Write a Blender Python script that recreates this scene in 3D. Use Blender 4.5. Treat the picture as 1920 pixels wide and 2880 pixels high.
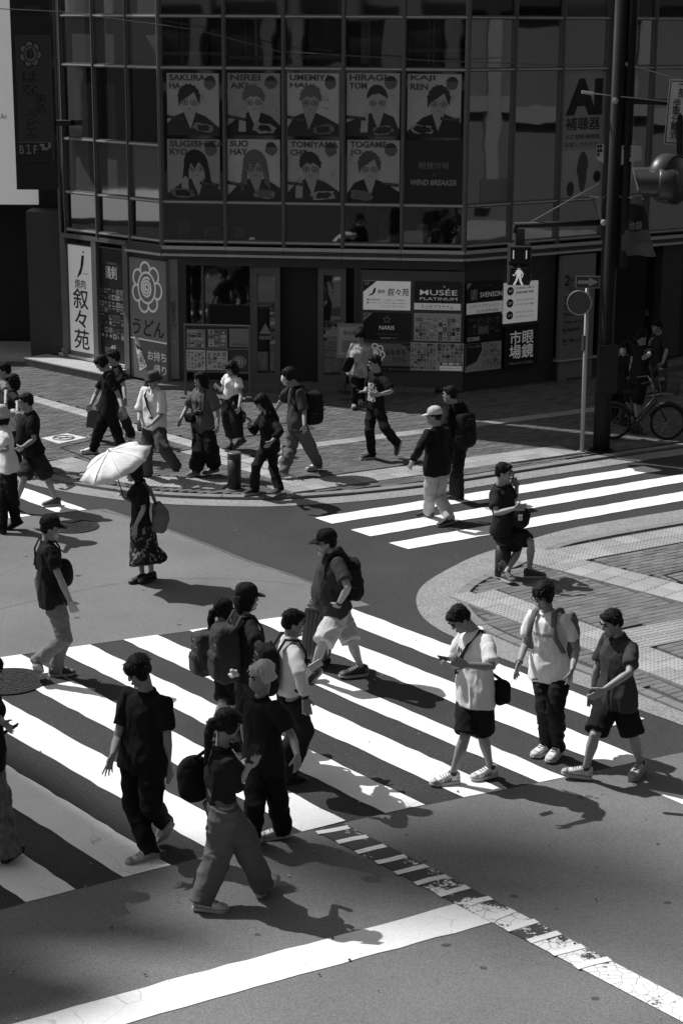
import bpy, bmesh, math, random
from mathutils import Vector, Matrix, noise as mnoise
from mathutils.bvhtree import BVHTree
R = math.radians
random.seed(7)
SC = bpy.context.scene
for o in list(bpy.data.objects):
    bpy.data.objects.remove(o, do_unlink=True)

# ------------------------------------------------------------------ camera
CAM_H, PITCH, ROLL = 6.638, 0.258862, 0.00549
FPX = 4265.3 / 0.816667            # focal length in pixels of the 1920 x 2880 photograph
_c, _s = math.cos(ROLL), math.sin(ROLL)
_r = Vector((1, 0, 0)); _u = Vector((0, math.sin(PITCH), math.cos(PITCH))); FW = Vector((0, math.cos(PITCH), -math.sin(PITCH)))
CX_ = _c * _r + _s * _u; CY_ = -_s * _r + _c * _u
EYE = Vector((0, 0, CAM_H))
cd = bpy.data.cameras.new('camera'); cam = bpy.data.objects.new('camera', cd)
SC.collection.objects.link(cam)
cam.matrix_world = Matrix(((CX_.x, CY_.x, -FW.x, EYE.x), (CX_.y, CY_.y, -FW.y, EYE.y), (CX_.z, CY_.z, -FW.z, EYE.z), (0, 0, 0, 1)))
cd.sensor_fit = 'VERTICAL'; cd.sensor_height = 36; cd.sensor_width = 24
cd.lens = FPX / 2880 * 36
cd.clip_start = 0.1; cd.clip_end = 2000
SC.camera = cam

# ------------------------------------------------------------------ light (a black and white photograph: everything neutral)
SUN_DIR = Vector((-0.887, 0.462, 0)).normalized()      # towards the sun, on the ground
SUN_EL = R(52)
w = bpy.data.worlds.new('World'); SC.world = w; w.use_nodes = True
nt = w.node_tree; nt.nodes.clear()
sky = nt.nodes.new('ShaderNodeTexSky'); sky.sky_type = 'NISHITA'; sky.sun_disc = False
sky.sun_elevation = SUN_EL; sky.sun_rotation = math.atan2(SUN_DIR.x, SUN_DIR.y)
bw = nt.nodes.new('ShaderNodeRGBToBW'); bg = nt.nodes.new('ShaderNodeBackground'); ow = nt.nodes.new('ShaderNodeOutputWorld')
nt.links.new(sky.outputs[0], bw.inputs[0]); nt.links.new(bw.outputs[0], bg.inputs[0]); nt.links.new(bg.outputs[0], ow.inputs[0])
bg.inputs[1].default_value = 0.115
ld = bpy.data.lights.new('sun', 'SUN'); ld.energy = 4.7; ld.angle = R(0.5); ld.color = (1, 1, 1)
sun = bpy.data.objects.new('sun', ld); SC.collection.objects.link(sun)
SV = Vector((SUN_DIR.x * math.cos(SUN_EL), SUN_DIR.y * math.cos(SUN_EL), math.sin(SUN_EL)))
sun.rotation_euler = SV.to_track_quat('Z', 'Y').to_euler(); sun.location = (-20, 20, 40)
SC.view_settings.view_transform = 'Standard'; SC.view_settings.look = 'None'
SC.view_settings.exposure = 0.0; SC.view_settings.gamma = 1.0; SC.view_settings.use_curve_mapping = False

# ------------------------------------------------------------------ measuring: photograph pixels (1920 x 2880) to places in the world
def ray(u, v):
    x = (u - 960) / FPX; y = -(v - 1440) / FPX
    return FW + x * CX_ + y * CY_
def gp(u, v, z=0.0):
    d = ray(u, v); return EYE + d * ((z - CAM_H) / d.z)
def aty(u, v, Y):
    d = ray(u, v); return EYE + d * (Y / d.y)
D_ = 1 / 0.816667
def GD(u, v, z=0.0):               # same, measured on the 1568 px wide view
    p = gp(u * D_, v * D_, z); return (p.x, p.y)
def zoom(x0, y0, k):
    return lambda x, y: (x0 + x / k, y0 + y / k)

# ------------------------------------------------------------------ objects
COL = SC.collection
def tag(o, label=None, cat=None, group=None, kind=None):
    if label: o['label'] = label
    if cat: o['category'] = cat
    if group: o['group'] = group
    if kind: o['kind'] = kind
    return o
def empty(name, loc, label=None, cat=None, group=None, kind=None, rz=0.0):
    o = bpy.data.objects.new(name, None); COL.objects.link(o)
    o.location = loc; o.rotation_euler = (0, 0, rz); o.empty_display_size = .2
    return tag(o, label, cat, group, kind)
def world_of(o):
    m = Matrix.Translation(o.location) @ o.rotation_euler.to_matrix().to_4x4()
    if o.parent: m = world_of(o.parent) @ o.matrix_parent_inverse @ m
    return m
def link(name, me, mat=None, parent=None, keep=True):
    o = bpy.data.objects.new(name, me); COL.objects.link(o)
    if mat is not None and len(me.materials) == 0:
        for m in (mat if isinstance(mat, (list, tuple)) else [mat]): me.materials.append(m)
    if parent is not None:
        o.parent = parent
        if keep: o.matrix_parent_inverse = world_of(parent).inverted()
    return o
def obj(name, bm, mat=None, parent=None, smooth=False):
    me = bpy.data.meshes.new(name); bm.to_mesh(me); bm.free()
    if smooth: me.polygons.foreach_set('use_smooth', [True] * len(me.polygons))
    return link(name, me, mat, parent)
def BM(): return bmesh.new()

def add_box(bm, c, s, rot=None, mi=0):
    hx, hy, hz = s[0] / 2, s[1] / 2, s[2] / 2
    M = rot if rot is not None else Matrix.Identity(3)
    vs = [bm.verts.new(Vector(c) + M @ Vector((x, y, z))) for x in (-hx, hx) for y in (-hy, hy) for z in (-hz, hz)]
    for f in ((0, 1, 3, 2), (4, 6, 7, 5), (0, 4, 5, 1), (2, 3, 7, 6), (0, 2, 6, 4), (1, 5, 7, 3)):
        bm.faces.new([vs[i] for i in f]).material_index = mi
def ring(bm, c, a, b, ra, rb, seg):
    return [bm.verts.new(c + a * (ra * math.cos(2 * math.pi * i / seg)) + b * (rb * math.sin(2 * math.pi * i / seg))) for i in range(seg)]
def loft(bm, rings, cap=True, mi=0):
    n = len(rings[0])
    for r0, r1 in zip(rings, rings[1:]):
        for i in range(n):
            bm.faces.new((r0[i], r0[(i + 1) % n], r1[(i + 1) % n], r1[i])).material_index = mi
    if cap:
        bm.faces.new(list(reversed(rings[0]))).material_index = mi
        bm.faces.new(rings[-1]).material_index = mi
def tube(bm, pts, rad, seg=10, side=None, rnd=False, mi=0):
    pts = [Vector(p) for p in pts]; n = len(pts)
    rad = list(rad) if isinstance(rad, (list, tuple)) else [rad] * n
    rad = [(r, r) if not isinstance(r, (list, tuple)) else r for r in rad]
    sd = Vector(side) if side is not None else None
    if rnd:
        t0 = (pts[0] - pts[1]).normalized(); t1 = (pts[-1] - pts[-2]).normalized()
        r0 = min(rad[0]); r1 = min(rad[-1])
        pts = [pts[0] + t0 * r0 * .75] + pts + [pts[-1] + t1 * r1 * .75]
        rad = [(rad[0][0] * .55, rad[0][1] * .55)] + rad + [(rad[-1][0] * .55, rad[-1][1] * .55)]
        n += 2
    rings = []; prev = None
    for i in range(n):
        t = (pts[min(i + 1, n - 1)] - pts[max(i - 1, 0)])
        if t.length < 1e-7: t = Vector((0, 0, 1))
        t.normalize()
        s = sd if sd is not None else (prev if prev is not None else (Vector((1, 0, 0)) if abs(t.x) < .9 else Vector((0, 1, 0))))
        s = s - t * s.dot(t)
        if s.length < 1e-5:
            s = t.orthogonal()
        s.normalize(); prev = s
        b = t.cross(s)
        rings.append(ring(bm, pts[i], s, b, rad[i][0], rad[i][1], seg))
    loft(bm, rings, True, mi)
def ellipsoid(bm, c, rx, M=None, seg=12, rings=8, mi=0):
    M = M if M is not None else Matrix.Identity(3); c = Vector(c)
    top = bm.verts.new(c + M @ Vector((0, 0, rx[2]))); bot = bm.verts.new(c - M @ Vector((0, 0, rx[2])))
    rr = []
    for j in range(1, rings):
        th = math.pi * j / rings
        rr.append([bm.verts.new(c + M @ Vector((rx[0] * math.sin(th) * math.cos(2 * math.pi * i / seg), rx[1] * math.sin(th) * math.sin(2 * math.pi * i / seg), rx[2] * math.cos(th)))) for i in range(seg)])
    for i in range(seg):
        k = (i + 1) % seg
        bm.faces.new((top, rr[0][i], rr[0][k])).material_index = mi
        bm.faces.new((bot, rr[-1][k], rr[-1][i])).material_index = mi
        for a, b in zip(rr, rr[1:]):
            bm.faces.new((a[i], b[i], b[k], a[k])).material_index = mi
def prism(bm, poly, z0, z1, mi=0):            # upright prism over a plan polygon
    n = len(poly)
    lo = [bm.verts.new((p[0], p[1], z0)) for p in poly]; hi = [bm.verts.new((p[0], p[1], z1)) for p in poly]
    area = sum(poly[i][0] * poly[(i + 1) % n][1] - poly[(i + 1) % n][0] * poly[i][1] for i in range(n))
    if area < 0: lo.reverse(); hi.reverse()
    bm.faces.new(hi).material_index = mi; bm.faces.new(list(reversed(lo))).material_index = mi
    for i in range(n):
        k = (i + 1) % n; bm.faces.new((lo[i], lo[k], hi[k], hi[i])).material_index = mi
def sheet(bm, poly, z, mi=0):
    vs = [bm.verts.new((p[0], p[1], z)) for p in poly]
    f = bm.faces.new(vs); f.material_index = mi; f.normal_update()
    if f.normal.z < 0: f.normal_flip()

# ------------------------------------------------------------------ materials: greys only
MATS = {}
def mat(name, v, rough=.8, spec=.3, n1=0, s1=8.0, n2=0, s2=80.0, bump=0, bs=60.0, metal=0, stretch=None, bump2=0, bs2=10.0, coat=0, speck=None):
    if name in MATS: return MATS[name]
    m = bpy.data.materials.new(name); m.use_nodes = True; MATS[name] = m
    t = m.node_tree; N = t.nodes; L = t.links; b = N['Principled BSDF']
    b.inputs['Base Color'].default_value = (v, v, v, 1); b.inputs['Roughness'].default_value = rough
    b.inputs['Specular IOR Level'].default_value = spec; b.inputs['Metallic'].default_value = metal
    b.inputs['Coat Weight'].default_value = coat
    m.diffuse_color = (v, v, v, 1)
    tc = N.new('ShaderNodeTexCoord'); vec = tc.outputs['Object']
    if stretch:
        mp = N.new('ShaderNodeMapping'); mp.inputs['Scale'].default_value = stretch; L.new(vec, mp.inputs[0]); vec = mp.outputs[0]
    def nz(scale, det=4):
        q = N.new('ShaderNodeTexNoise'); q.inputs['Scale'].default_value = scale; q.inputs['Detail'].default_value = det
        L.new(vec, q.inputs['Vector']); return q.outputs['Fac']
    fac = None
    def mul(a, k):
        r = N.new('ShaderNodeMapRange'); r.inputs['From Min'].default_value = .25; r.inputs['From Max'].default_value = .75
        r.inputs['To Min'].default_value = 1 - k; r.inputs['To Max'].default_value = 1 + k; L.new(a, r.inputs[0]); return r.outputs[0]
    for k, s in ((n1, s1), (n2, s2)):
        if k:
            f = mul(nz(s), k)
            if fac is None: fac = f
            else:
                mm = N.new('ShaderNodeMath'); mm.operation = 'MULTIPLY'; L.new(fac, mm.inputs[0]); L.new(f, mm.inputs[1]); fac = mm.outputs[0]
    if fac is not None:
        mm = N.new('ShaderNodeMath'); mm.operation = 'MULTIPLY'; mm.inputs[1].default_value = v; L.new(fac, mm.inputs[0]); col = mm.outputs[0]
        if speck:
            vo = N.new('ShaderNodeTexVoronoi'); vo.inputs['Scale'].default_value = speck[0]; L.new(vec, vo.inputs['Vector'])
            mx = N.new('ShaderNodeMix'); mx.inputs[2].default_value = speck[1]
            sp = N.new('ShaderNodeSeparateColor'); L.new(vo.outputs['Color'], sp.inputs[0])
            gt = N.new('ShaderNodeMath'); gt.operation = 'GREATER_THAN'; gt.inputs[1].default_value = speck[2]; L.new(sp.outputs[0], gt.inputs[0])
            L.new(gt.outputs[0], mx.inputs[0]); L.new(col, mx.inputs[2]); mx.inputs[3].default_value = speck[1]; col = mx.outputs[0]
        L.new(col, b.inputs['Base Color'])
    nin = None
    for k, s in ((bump, bs), (bump2, bs2)):
        if k:
            bp = N.new('ShaderNodeBump'); bp.inputs['Strength'].default_value = min(1, k); bp.inputs['Distance'].default_value = .02
            L.new(nz(s, 3), bp.inputs['Height'])
            if nin is not None: L.new(nin, bp.inputs['Normal'])
            nin = bp.outputs[0]
    if nin is not None: L.new(nin, b.inputs['Normal'])
    return m
def grey(v, rough=.6, spec=.3):
    return mat('paint_%03d_%02d' % (round(v * 1000), round(rough * 10)), v, rough, spec, n1=.06, s1=3)

# ------------------------------------------------------------------ lettering (built-in font, fitted once all texts exist)
TEXTS = []
def text(body, parent, org, ux, uz, wid, hei, m, bold=0.0, space=1.0, line=1.0, shear=0.0, lift=.004, wrap=None, name='lettering', align='CENTER'):
    """body fitted into a wid x hei box centred on org, in the plane spanned by ux (reading direction) and uz (up)"""
    body = body.replace('B1F', 'B１F') if body == 'B1F' else ('１F' if body == '1F' else body); c = bpy.data.curves.new(name, 'FONT'); c.body = body; c.align_x = align; c.offset = bold if all(ord(q) < 0x2000 for q in body) else min(bold, .009); c.space_character = space
    c.space_line = line; c.shear = shear; c.resolution_u = 3
    o = bpy.data.objects.new(name + '_tmp', c); COL.objects.link(o)
    TEXTS.append((o, parent, Vector(org), Vector(ux).normalized(), Vector(uz).normalized(), wid, hei, m, lift, wrap, name))
def vtext(body, *a, **k):
    k.setdefault('line', .85); text('\n'.join(body), *a, **k)
def finish_texts():
    bpy.context.view_layer.update(); dg = bpy.context.evaluated_depsgraph_get()
    for o, parent, org, ux, uz, wid, hei, m, lift, wrap, name in TEXTS:
        me = bpy.data.meshes.new_from_object(o.evaluated_get(dg))
        if not me.vertices: continue
        xs = [v.co.x for v in me.vertices]; ys = [v.co.y for v in me.vertices]
        x0, x1, y0, y1 = min(xs), max(xs), min(ys), max(ys)
        sx = wid / max(1e-6, x1 - x0); sy = hei / max(1e-6, y1 - y0)
        nrm = ux.cross(uz)
        for v in me.vertices:
            p = org + ux * ((v.co.x - (x0 + x1) / 2) * sx) + uz * ((v.co.y - (y0 + y1) / 2) * sy) + nrm * lift
            if wrap is not None:
                h = wrap.ray_cast(p + nrm * .6, -nrm)
                if h[0] is not None: p = h[0] + nrm * .005
            v.co = p
        me.materials.clear(); me.materials.append(m)
        me.name = name
        link(name, me, None, parent)
    for t in TEXTS:
        cu = t[0].data; bpy.data.objects.remove(t[0]); bpy.data.curves.remove(cu)
# ------------------------------------------------------------------ ground
M_asph = mat('dark_asphalt', .046, .85, .25, n1=.22, s1=.7, n2=.85, s2=85, bump=.35, bs=160, speck=(170, .12, .96))
M_lite = mat('pale_asphalt', .178, .9, .2, n1=.2, s1=.55, n2=.34, s2=85, bump=.2, bs=170)
M_mid = mat('grey_asphalt', .178, .9, .2, n1=.22, s1=.6, n2=.42, s2=95, bump=.3, bs=150)
M_white = mat('road_paint', .86, .7, .3, n1=.09, s1=1.8, n2=.07, s2=40, bump=.12, bs=120)
def add_cracks(m, scale, width, dark):
    t = m.node_tree; N = t.nodes; L = t.links; b = N['Principled BSDF']; src = b.inputs['Base Color'].links[0].from_socket
    tc = N.new('ShaderNodeTexCoord'); nz = N.new('ShaderNodeTexNoise'); nz.inputs['Scale'].default_value = 3; L.new(tc.outputs['Object'], nz.inputs['Vector'])
    mx = N.new('ShaderNodeMix'); mx.data_type = 'VECTOR'; mx.inputs[0].default_value = .12; L.new(tc.outputs['Object'], mx.inputs[4]); L.new(nz.outputs['Color'], mx.inputs[5])
    vo = N.new('ShaderNodeTexVoronoi'); vo.feature = 'DISTANCE_TO_EDGE'; vo.inputs['Scale'].default_value = scale; L.new(mx.outputs[1], vo.inputs['Vector'])
    n2 = N.new('ShaderNodeTexNoise'); n2.inputs['Scale'].default_value = .9; L.new(tc.outputs['Object'], n2.inputs['Vector'])
    mr = N.new('ShaderNodeMapRange'); mr.inputs['From Min'].default_value = 0; mr.inputs['From Max'].default_value = width; mr.inputs['To Min'].default_value = dark; mr.inputs['To Max'].default_value = 1; L.new(vo.outputs['Distance'], mr.inputs[0])
    gate = N.new('ShaderNodeMapRange'); gate.inputs['From Min'].default_value = .47; gate.inputs['From Max'].default_value = .55; L.new(n2.outputs['Fac'], gate.inputs[0])
    k = N.new('ShaderNodeMix'); k.data_type = 'FLOAT'; k.inputs[2].default_value = 1; L.new(gate.outputs[0], k.inputs[0]); L.new(mr.outputs[0], k.inputs[3])
    mm = N.new('ShaderNodeMix'); mm.data_type = 'RGBA'; mm.blend_type = 'MULTIPLY'; mm.inputs[0].default_value = 1; L.new(src, mm.inputs[6]); L.new(k.outputs[0], mm.inputs[7]); L.new(mm.outputs[2], b.inputs['Base Color'])
add_cracks(M_white, 2.6, .010, .68); add_cracks(M_mid, .35, .0025, .85); add_cracks(M_lite, .35, .0025, .8)
M_aggr = mat('washed_aggregate', .29, .9, .2, n1=.12, s1=2, n2=.7, s2=75, bump=.7, bs=80)
M_kerb = mat('kerb_stone', .22, .85, .25, n1=.15, s1=5, n2=.25, s2=70, bump=.3, bs=90)
M_joint = mat('joint_sand', .09, .95, .1, n1=.2, s1=8)
M_iron = mat('cast_iron', .03, .8, .2, n1=.4, s1=25, bump=.6, bs=40)
M_bar = mat('bare_ground', .12, .95, .2, n1=.2, s1=.4, n2=.2, s2=30)

bm = BM(); sheet(bm, [(-600, -600), (600, -600), (600, 900), (-600, 900)], -.06)
tag(obj('ground', bm, M_bar), kind='structure')
road = tag(empty('road', (0, 18, 0)), kind='structure')
bm = BM(); sheet(bm, [(-90, -60), (90, -60), (90, 80), (-90, 80)], 0.0); obj('asphalt', bm, M_asph, road)

def drop(pts): return [GD(*p) for p in pts]
# pale wedge, middle left, and the older surface at the bottom
A = drop([(-700, 1290), (-300, 1232), (3, 1193), (72, 1186), (135, 1180), (200, 1172.7), (242, 1169.5), (292, 1186), (387, 1216), (480, 1251), (572, 1288), (655, 1315), (727, 1341), (790, 1367), (850, 1390.5), (660, 1418), (435, 1450), (205, 1481), (0, 1512), (-400, 1580), (-900, 1670)])
bm = BM(); sheet(bm, A, .004); obj('pale_surface', bm, M_lite, road)
B = drop([(-900, 2360), (-400, 2205), (60, 2075), (284, 2017), (493, 1962), (693, 1912), (885, 1869.5), (1064, 1833), (1237, 1798.8), (1403, 1764), (1541, 1734), (1800, 1684), (2300, 1600), (2600, 2400), (1900, 3600), (0, 4200), (-1500, 3600)])
bm = BM(); sheet(bm, B, .004); obj('worn_surface', bm, M_mid, road)

E1 = Vector((.882, .468, 0)).normalized(); E2 = Vector((.637, -.771, 0)).normalized()
def stripe(poly, z=.009, name='crosswalk_stripe', m=M_white):
    # slightly ragged painted outline, 3 mm thick
    rag = []
    n = len(poly)
    for i in range(n):
        a = Vector((*poly[i], 0)); b = Vector((*poly[(i + 1) % n], 0)); L_ = (b - a).length
        k = max(1, int(L_ / .16)); nn = Vector((-(b - a).y, (b - a).x, 0)).normalized()
        for j in range(k):
            p = a + (b - a) * (j / k)
            if j: p = p + nn * random.uniform(-.011, .011)
            rag.append((p.x, p.y))
    bm = BM(); sheet(bm, rag, z); return obj(name, bm, m, road)
# near crossing: lower corners measured, stripes run along -E2 up to the far edge line
U0 = Vector((*GD(41.2, 1505.8), 0)); U1 = Vector((*GD(850, 1389), 0)); UD = (U1 - U0).normalized(); UN = Vector((-UD.y, UD.x, 0))
low = [((59.8, 2074.4), (174, 2045)), ((284.4, 2016.9), (392.9, 1989.2)), ((493, 1962), (594, 1936)), ((693, 1912), (793.5, 1886.8)), ((884.6, 1869.6), (975.7, 1850.3)), ((1064, 1833), (1154, 1816)), ((1237, 1798.8), (1297, 1786.5)), ((1403, 1764), (1481, 1746))]
def up_to_line(p, q0=U0, qn=UN, d=-E2):
    t = (q0 - p).dot(qn) / d.dot(qn); return p + d * t
DIRS = Vector((.634, -.773, 0)).normalized()
def stripe_between(la, lb, name='crosswalk_stripe'):
    a, b = Vector((*GD(*la), 0)), Vector((*GD(*lb), 0))
    ua, ub = up_to_line(a, d=-DIRS), up_to_line(b, d=-DIRS)
    stripe([(a.x, a.y), (b.x, b.y), (ub.x, ub.y), (ua.x, ua.y)], name=name)
step = (Vector((*GD(1403, 1764), 0)) - Vector((*GD(284.4, 2016.9), 0))) / 6
for i, (la, lb) in enumerate(low):
    stripe_between(la, lb)
for k in (1, 2):                       # further stripes outside the frame on the left
    a0 = Vector((*GD(59.8, 2074.4), 0)) - step * k; b0 = a0 + step * .5
    ua, ub = up_to_line(a0, d=-DIRS), up_to_line(b0, d=-DIRS)
    stripe([(a0.x, a0.y), (b0.x, b0.y), (ub.x, ub.y), (ua.x, ua.y)])
# last stripe by the kerb, top right
a = up_to_line(Vector((*GD(1403, 1764), 0)) + step * .98, d=-DIRS); b = a + step * .5
stripe([tuple(a.xy), tuple(b.xy), tuple((b + DIRS * 4.6).xy), tuple((a + DIRS * 4.6).xy)])
# far crossing right
for q in ([(722.5, 1190.4), (1476.6, 1071.6), (1519.7, 1081.6), (762, 1204)], [(805, 1218), (1750, 1059), (1770, 1073), (849.7, 1233)], [(892.4, 1248), (1760, 1096), (1785, 1112), (937.2, 1262.6)]):
    stripe(drop(q))
# far crossing left
stripe(drop([(36, 1115), (199.7, 1172), (135.4, 1179.6), (14, 1133)])); stripe(drop([(-90, 1128), (72, 1186), (3, 1193), (-190, 1140)]))
# stop line and worn lane line
stripe(drop([(-420, 2478), (42, 2351), (235, 2297), (430, 2242), (702, 2172), (1045, 2078), (1128, 2121), (784, 2216), (490, 2296), (300, 2351), (-260, 2512)]), name='stop_line')
stripe(drop([(1488, 1815), (1568, 1829), (1900, 1890), (1900, 1986), (1568, 1850)]), name='stop_line')
# worn paint: procedural wear that grows towards the crossing
m = bpy.data.materials.new('worn_paint'); m.use_nodes = True; t = m.node_tree; N = t.nodes; L = t.links
tc = N.new('ShaderNodeTexCoord'); nz = N.new('ShaderNodeTexNoise'); nz.inputs['Scale'].default_value = 26; nz.inputs['Detail'].default_value = 6; nz.inputs['Roughness'].default_value = .7
n2 = N.new('ShaderNodeTexNoise'); n2.inputs['Scale'].default_value = 3.2; n2.inputs['Detail'].default_value = 2
vo = N.new('ShaderNodeTexVoronoi'); vo.feature = 'DISTANCE_TO_EDGE'; vo.inputs['Scale'].default_value = 9
L.new(tc.outputs['Object'], nz.inputs['Vector']); L.new(tc.outputs['Object'], n2.inputs['Vector']); L.new(tc.outputs['Object'], vo.inputs['Vector'])
sp = N.new('ShaderNodeSeparateXYZ'); L.new(tc.outputs['Object'], sp.inputs[0])
mr = N.new('ShaderNodeMapRange'); mr.inputs['From Min'].default_value = 14.3; mr.inputs['From Max'].default_value = 11.9; mr.inputs['To Min'].default_value = -.26; mr.inputs['To Max'].default_value = .24
L.new(sp.outputs['Y'], mr.inputs[0])
def math_(op, a, b):
    q = N.new('ShaderNodeMath'); q.operation = op
    for i, x in enumerate((a, b)):
        if isinstance(x, (int, float)): q.inputs[i].default_value = x
        else: L.new(x, q.inputs[i])
    return q.outputs[0]
s_ = math_('ADD', math_('ADD', nz.outputs['Fac'], math_('MULTIPLY', math_('SUBTRACT', n2.outputs['Fac'], .5), 1.1)), mr.outputs[0])
on = N.new('ShaderNodeMapRange'); on.inputs['From Min'].default_value = .5; on.inputs['From Max'].default_value = .54; L.new(s_, on.inputs[0])
cr = math_('GREATER_THAN', vo.outputs['Distance'], .014)
mx = N.new('ShaderNodeMix'); mx.data_type = 'FLOAT'; mx.inputs[2].default_value = .06; mx.inputs[3].default_value = .82; L.new(math_('MULTIPLY', on.outputs[0], cr), mx.inputs[0])
L.new(mx.outputs[0], N['Principled BSDF'].inputs['Base Color']); N['Principled BSDF'].inputs['Roughness'].default_value = .85
M_worn = m
bl = [(719, 1909), (868, 1984), (1044.6, 2078), (1127.6, 2121), (1321, 2222), (1568, 2351.6), (1900, 2525)]
br = [(785, 1893), (978.5, 1990), (1171.7, 2089.5), (1398, 2208), (1568, 2296.5), (1900, 2470)]
bm = BM(); sheet(bm, drop(bl + br[::-1]), .0125); obj('worn_lane_line', bm, M_worn, road)
Z5 = zoom(860, 2200, 1.479)
for (a, b) in (((45, 217), (178, 193)), ((130, 257), (255, 232)), ((210, 300), (330, 270)), ((292, 342), (415, 313)), ((372, 386), (500, 354)), ((455, 430), (588, 398)), ((550, 478), (675, 442)), ((672, 516), (768, 488)), ((775, 575), (860, 540)), ((830, 622), (958, 583)), ((925, 670), (1052, 633)), ((1020, 722), (1152, 688)), ((1120, 778), (1262, 742))):
    pa = gp(*Z5(*a)); pb = gp(*Z5(*b)); n_ = Vector((-(pb - pa).y, (pb - pa).x, 0)).normalized() * .035
    j = Vector((random.uniform(-.01, .01), random.uniform(-.01, .01), 0))
    mid = (pa + pb) / 2 + j
    stripe([tuple((pa - n_).xy), tuple((mid - n_ * .9).xy), tuple((pb - n_).xy), tuple((pb + n_).xy), tuple((mid + n_ * 1.1).xy), tuple((pa + n_).xy)], z=.017, name='lane_line_bar')

# seams where the surfaces meet, and a cut line across the dark asphalt
def seam(pts, wd, z, m=M_joint):
    q = smooth_line(drop(pts), 5); e = offset_poly(q, wd); bm = BM()
    for i in range(len(q) - 1):
        j = [random.uniform(.5, 1.2) for _ in range(2)]
        sheet(bm, [q[i], q[i + 1], tuple(Vector(q[i + 1]).lerp(Vector(e[i + 1]), j[1])), tuple(Vector(q[i]).lerp(Vector(e[i]), j[0]))], z)
    obj('seam', bm, m, road)
def smooth_line(pl, n=6):
    out = []
    for i in range(len(pl) - 1):
        p0 = Vector(pl[max(0, i - 1)]); p1 = Vector(pl[i]); p2 = Vector(pl[i + 1]); p3 = Vector(pl[min(len(pl) - 1, i + 2)])
        for k in range(n):
            t_ = k / n
            out.append(tuple(.5 * ((2 * p1) + (p2 - p0) * t_ + (2 * p0 - 5 * p1 + 4 * p2 - p3) * t_ * t_ + (3 * p1 - p0 - 3 * p2 + p3) * t_ ** 3)))
    out.append(tuple(pl[-1])); return out
def offset_poly(pl, d):
    out = []
    for i, p in enumerate(pl):
        a = Vector(pl[max(0, i - 1)]); b = Vector(pl[min(len(pl) - 1, i + 1)]); t_ = (b - a).normalized(); out.append(tuple(Vector(p) + Vector((-t_.y, t_.x)) * d))
    return out
seam([(232, 1173), (292, 1190), (387, 1220), (480, 1255), (572, 1292), (655, 1319), (727, 1345), (780, 1366)], .012, .0105)
seam([(640, 1236), (900, 1340), (960, 1360)], .006, .0085); seam([(0, 1400), (280, 1340), (520, 1330), (690, 1345)], .006, .0085, mat('seam_grey', .07))

# manhole covers
def manhole(u, v, r, label):
    x, y = GD(u, v)
    t = empty('manhole_cover', (x, y, .0), label, 'manhole cover')
    bm = BM(); rings = [ring(bm, Vector((x, y, z)), Vector((1, 0, 0)), Vector((0, 1, 0)), rr, rr, 40) for rr, z in ((r, .003), (r, .016), (r - .03, .018), (r - .035, .012))]
    loft(bm, rings, True); obj('rim', bm, M_iron, t)
    bm = BM(); loft(bm, [ring(bm, Vector((x, y, z)), Vector((1, 0, 0)), Vector((0, 1, 0)), rr, rr, 40) for rr, z in ((r - .045, .003), (r - .045, .015))], True); obj('lid', bm, M_iron, t)
    bm = BM()
    for q in range(1, 5):
        for k in range(6 + q * 6):
            a = 2 * math.pi * k / (6 + q * 6) + q * .3; rr = (r - .07) * q / 4.6
            add_box(bm, (x + rr * math.cos(a), y + rr * math.sin(a), .017), (.05, .03, .004), Matrix.Rotation(a + (.8 if k % 2 else -.4), 3, 'Z'))
    o = obj('tread_stud', bm, M_iron, t); o['kind'] = 'stuff'
manhole(170, 1211, .34, 'dark iron manhole cover in the pale wedge of asphalt')
manhole(18, 1567, .40, 'dark iron manhole cover at the left edge beside the zebra stripes')
# asphalt patch that interrupts the stripe beside the lower manhole
bm = BM(); sheet(bm, drop([(-40, 1552), (88, 1550), (122, 1546), (166, 1566), (74, 1583), (-40, 1600)]), .0125); obj('asphalt_patch', bm, M_asph, road)

# ------------------------------------------------------------------ pavements
def offset_poly(pl, d):
    out = []
    for i, p in enumerate(pl):
        a = Vector(pl[max(0, i - 1)]); b = Vector(pl[min(len(pl) - 1, i + 1)]); t_ = (b - a).normalized(); out.append(tuple(Vector(p) + Vector((-t_.y, t_.x)) * d))
    return out
def smooth_line(pl, n=6):
    out = []
    for i in range(len(pl) - 1):
        p0 = Vector(pl[max(0, i - 1)]); p1 = Vector(pl[i]); p2 = Vector(pl[i + 1]); p3 = Vector(pl[min(len(pl) - 1, i + 2)])
        for k in range(n):
            t_ = k / n
            out.append(tuple(.5 * ((2 * p1) + (p2 - p0) * t_ + (2 * p0 - 5 * p1 + 4 * p2 - p3) * t_ * t_ + (3 * p1 - p0 - 3 * p2 + p3) * t_ ** 3)))
    out.append(tuple(pl[-1])); return out
def inside(p, poly):
    x, y = p; c = False; n = len(poly); j = n - 1
    for i in range(n):
        xi, yi = poly[i]; xj, yj = poly[j]
        if (yi > y) != (yj > y) and x < (xj - xi) * (y - yi) / (yj - yi) + xi: c = not c
        j = i
    return c
KF = smooth_line(drop([(-700, 890), (-330, 975), (-120, 1028), (0, 1066), (122, 1105), (260, 1130), (392, 1144), (560, 1149.5), (655, 1148), (788, 1140), (980, 1119.5), (1175, 1089.5), (1406, 1053.5), (1568, 1030), (1900, 984)]))
H_S = .045                                                     # pavement height above the road
pav = tag(empty('pavement', (0, 29, 0)), kind='structure')
KR_ = KF[-1]; KL_ = KF[0]
far_poly = KF + [(60, 70), (-60, 70), (-60, KL_[1] + 30)]
bm = BM(); prism(bm, far_poly, -.03, H_S - .03); obj('bed', bm, M_joint, pav)
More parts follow.
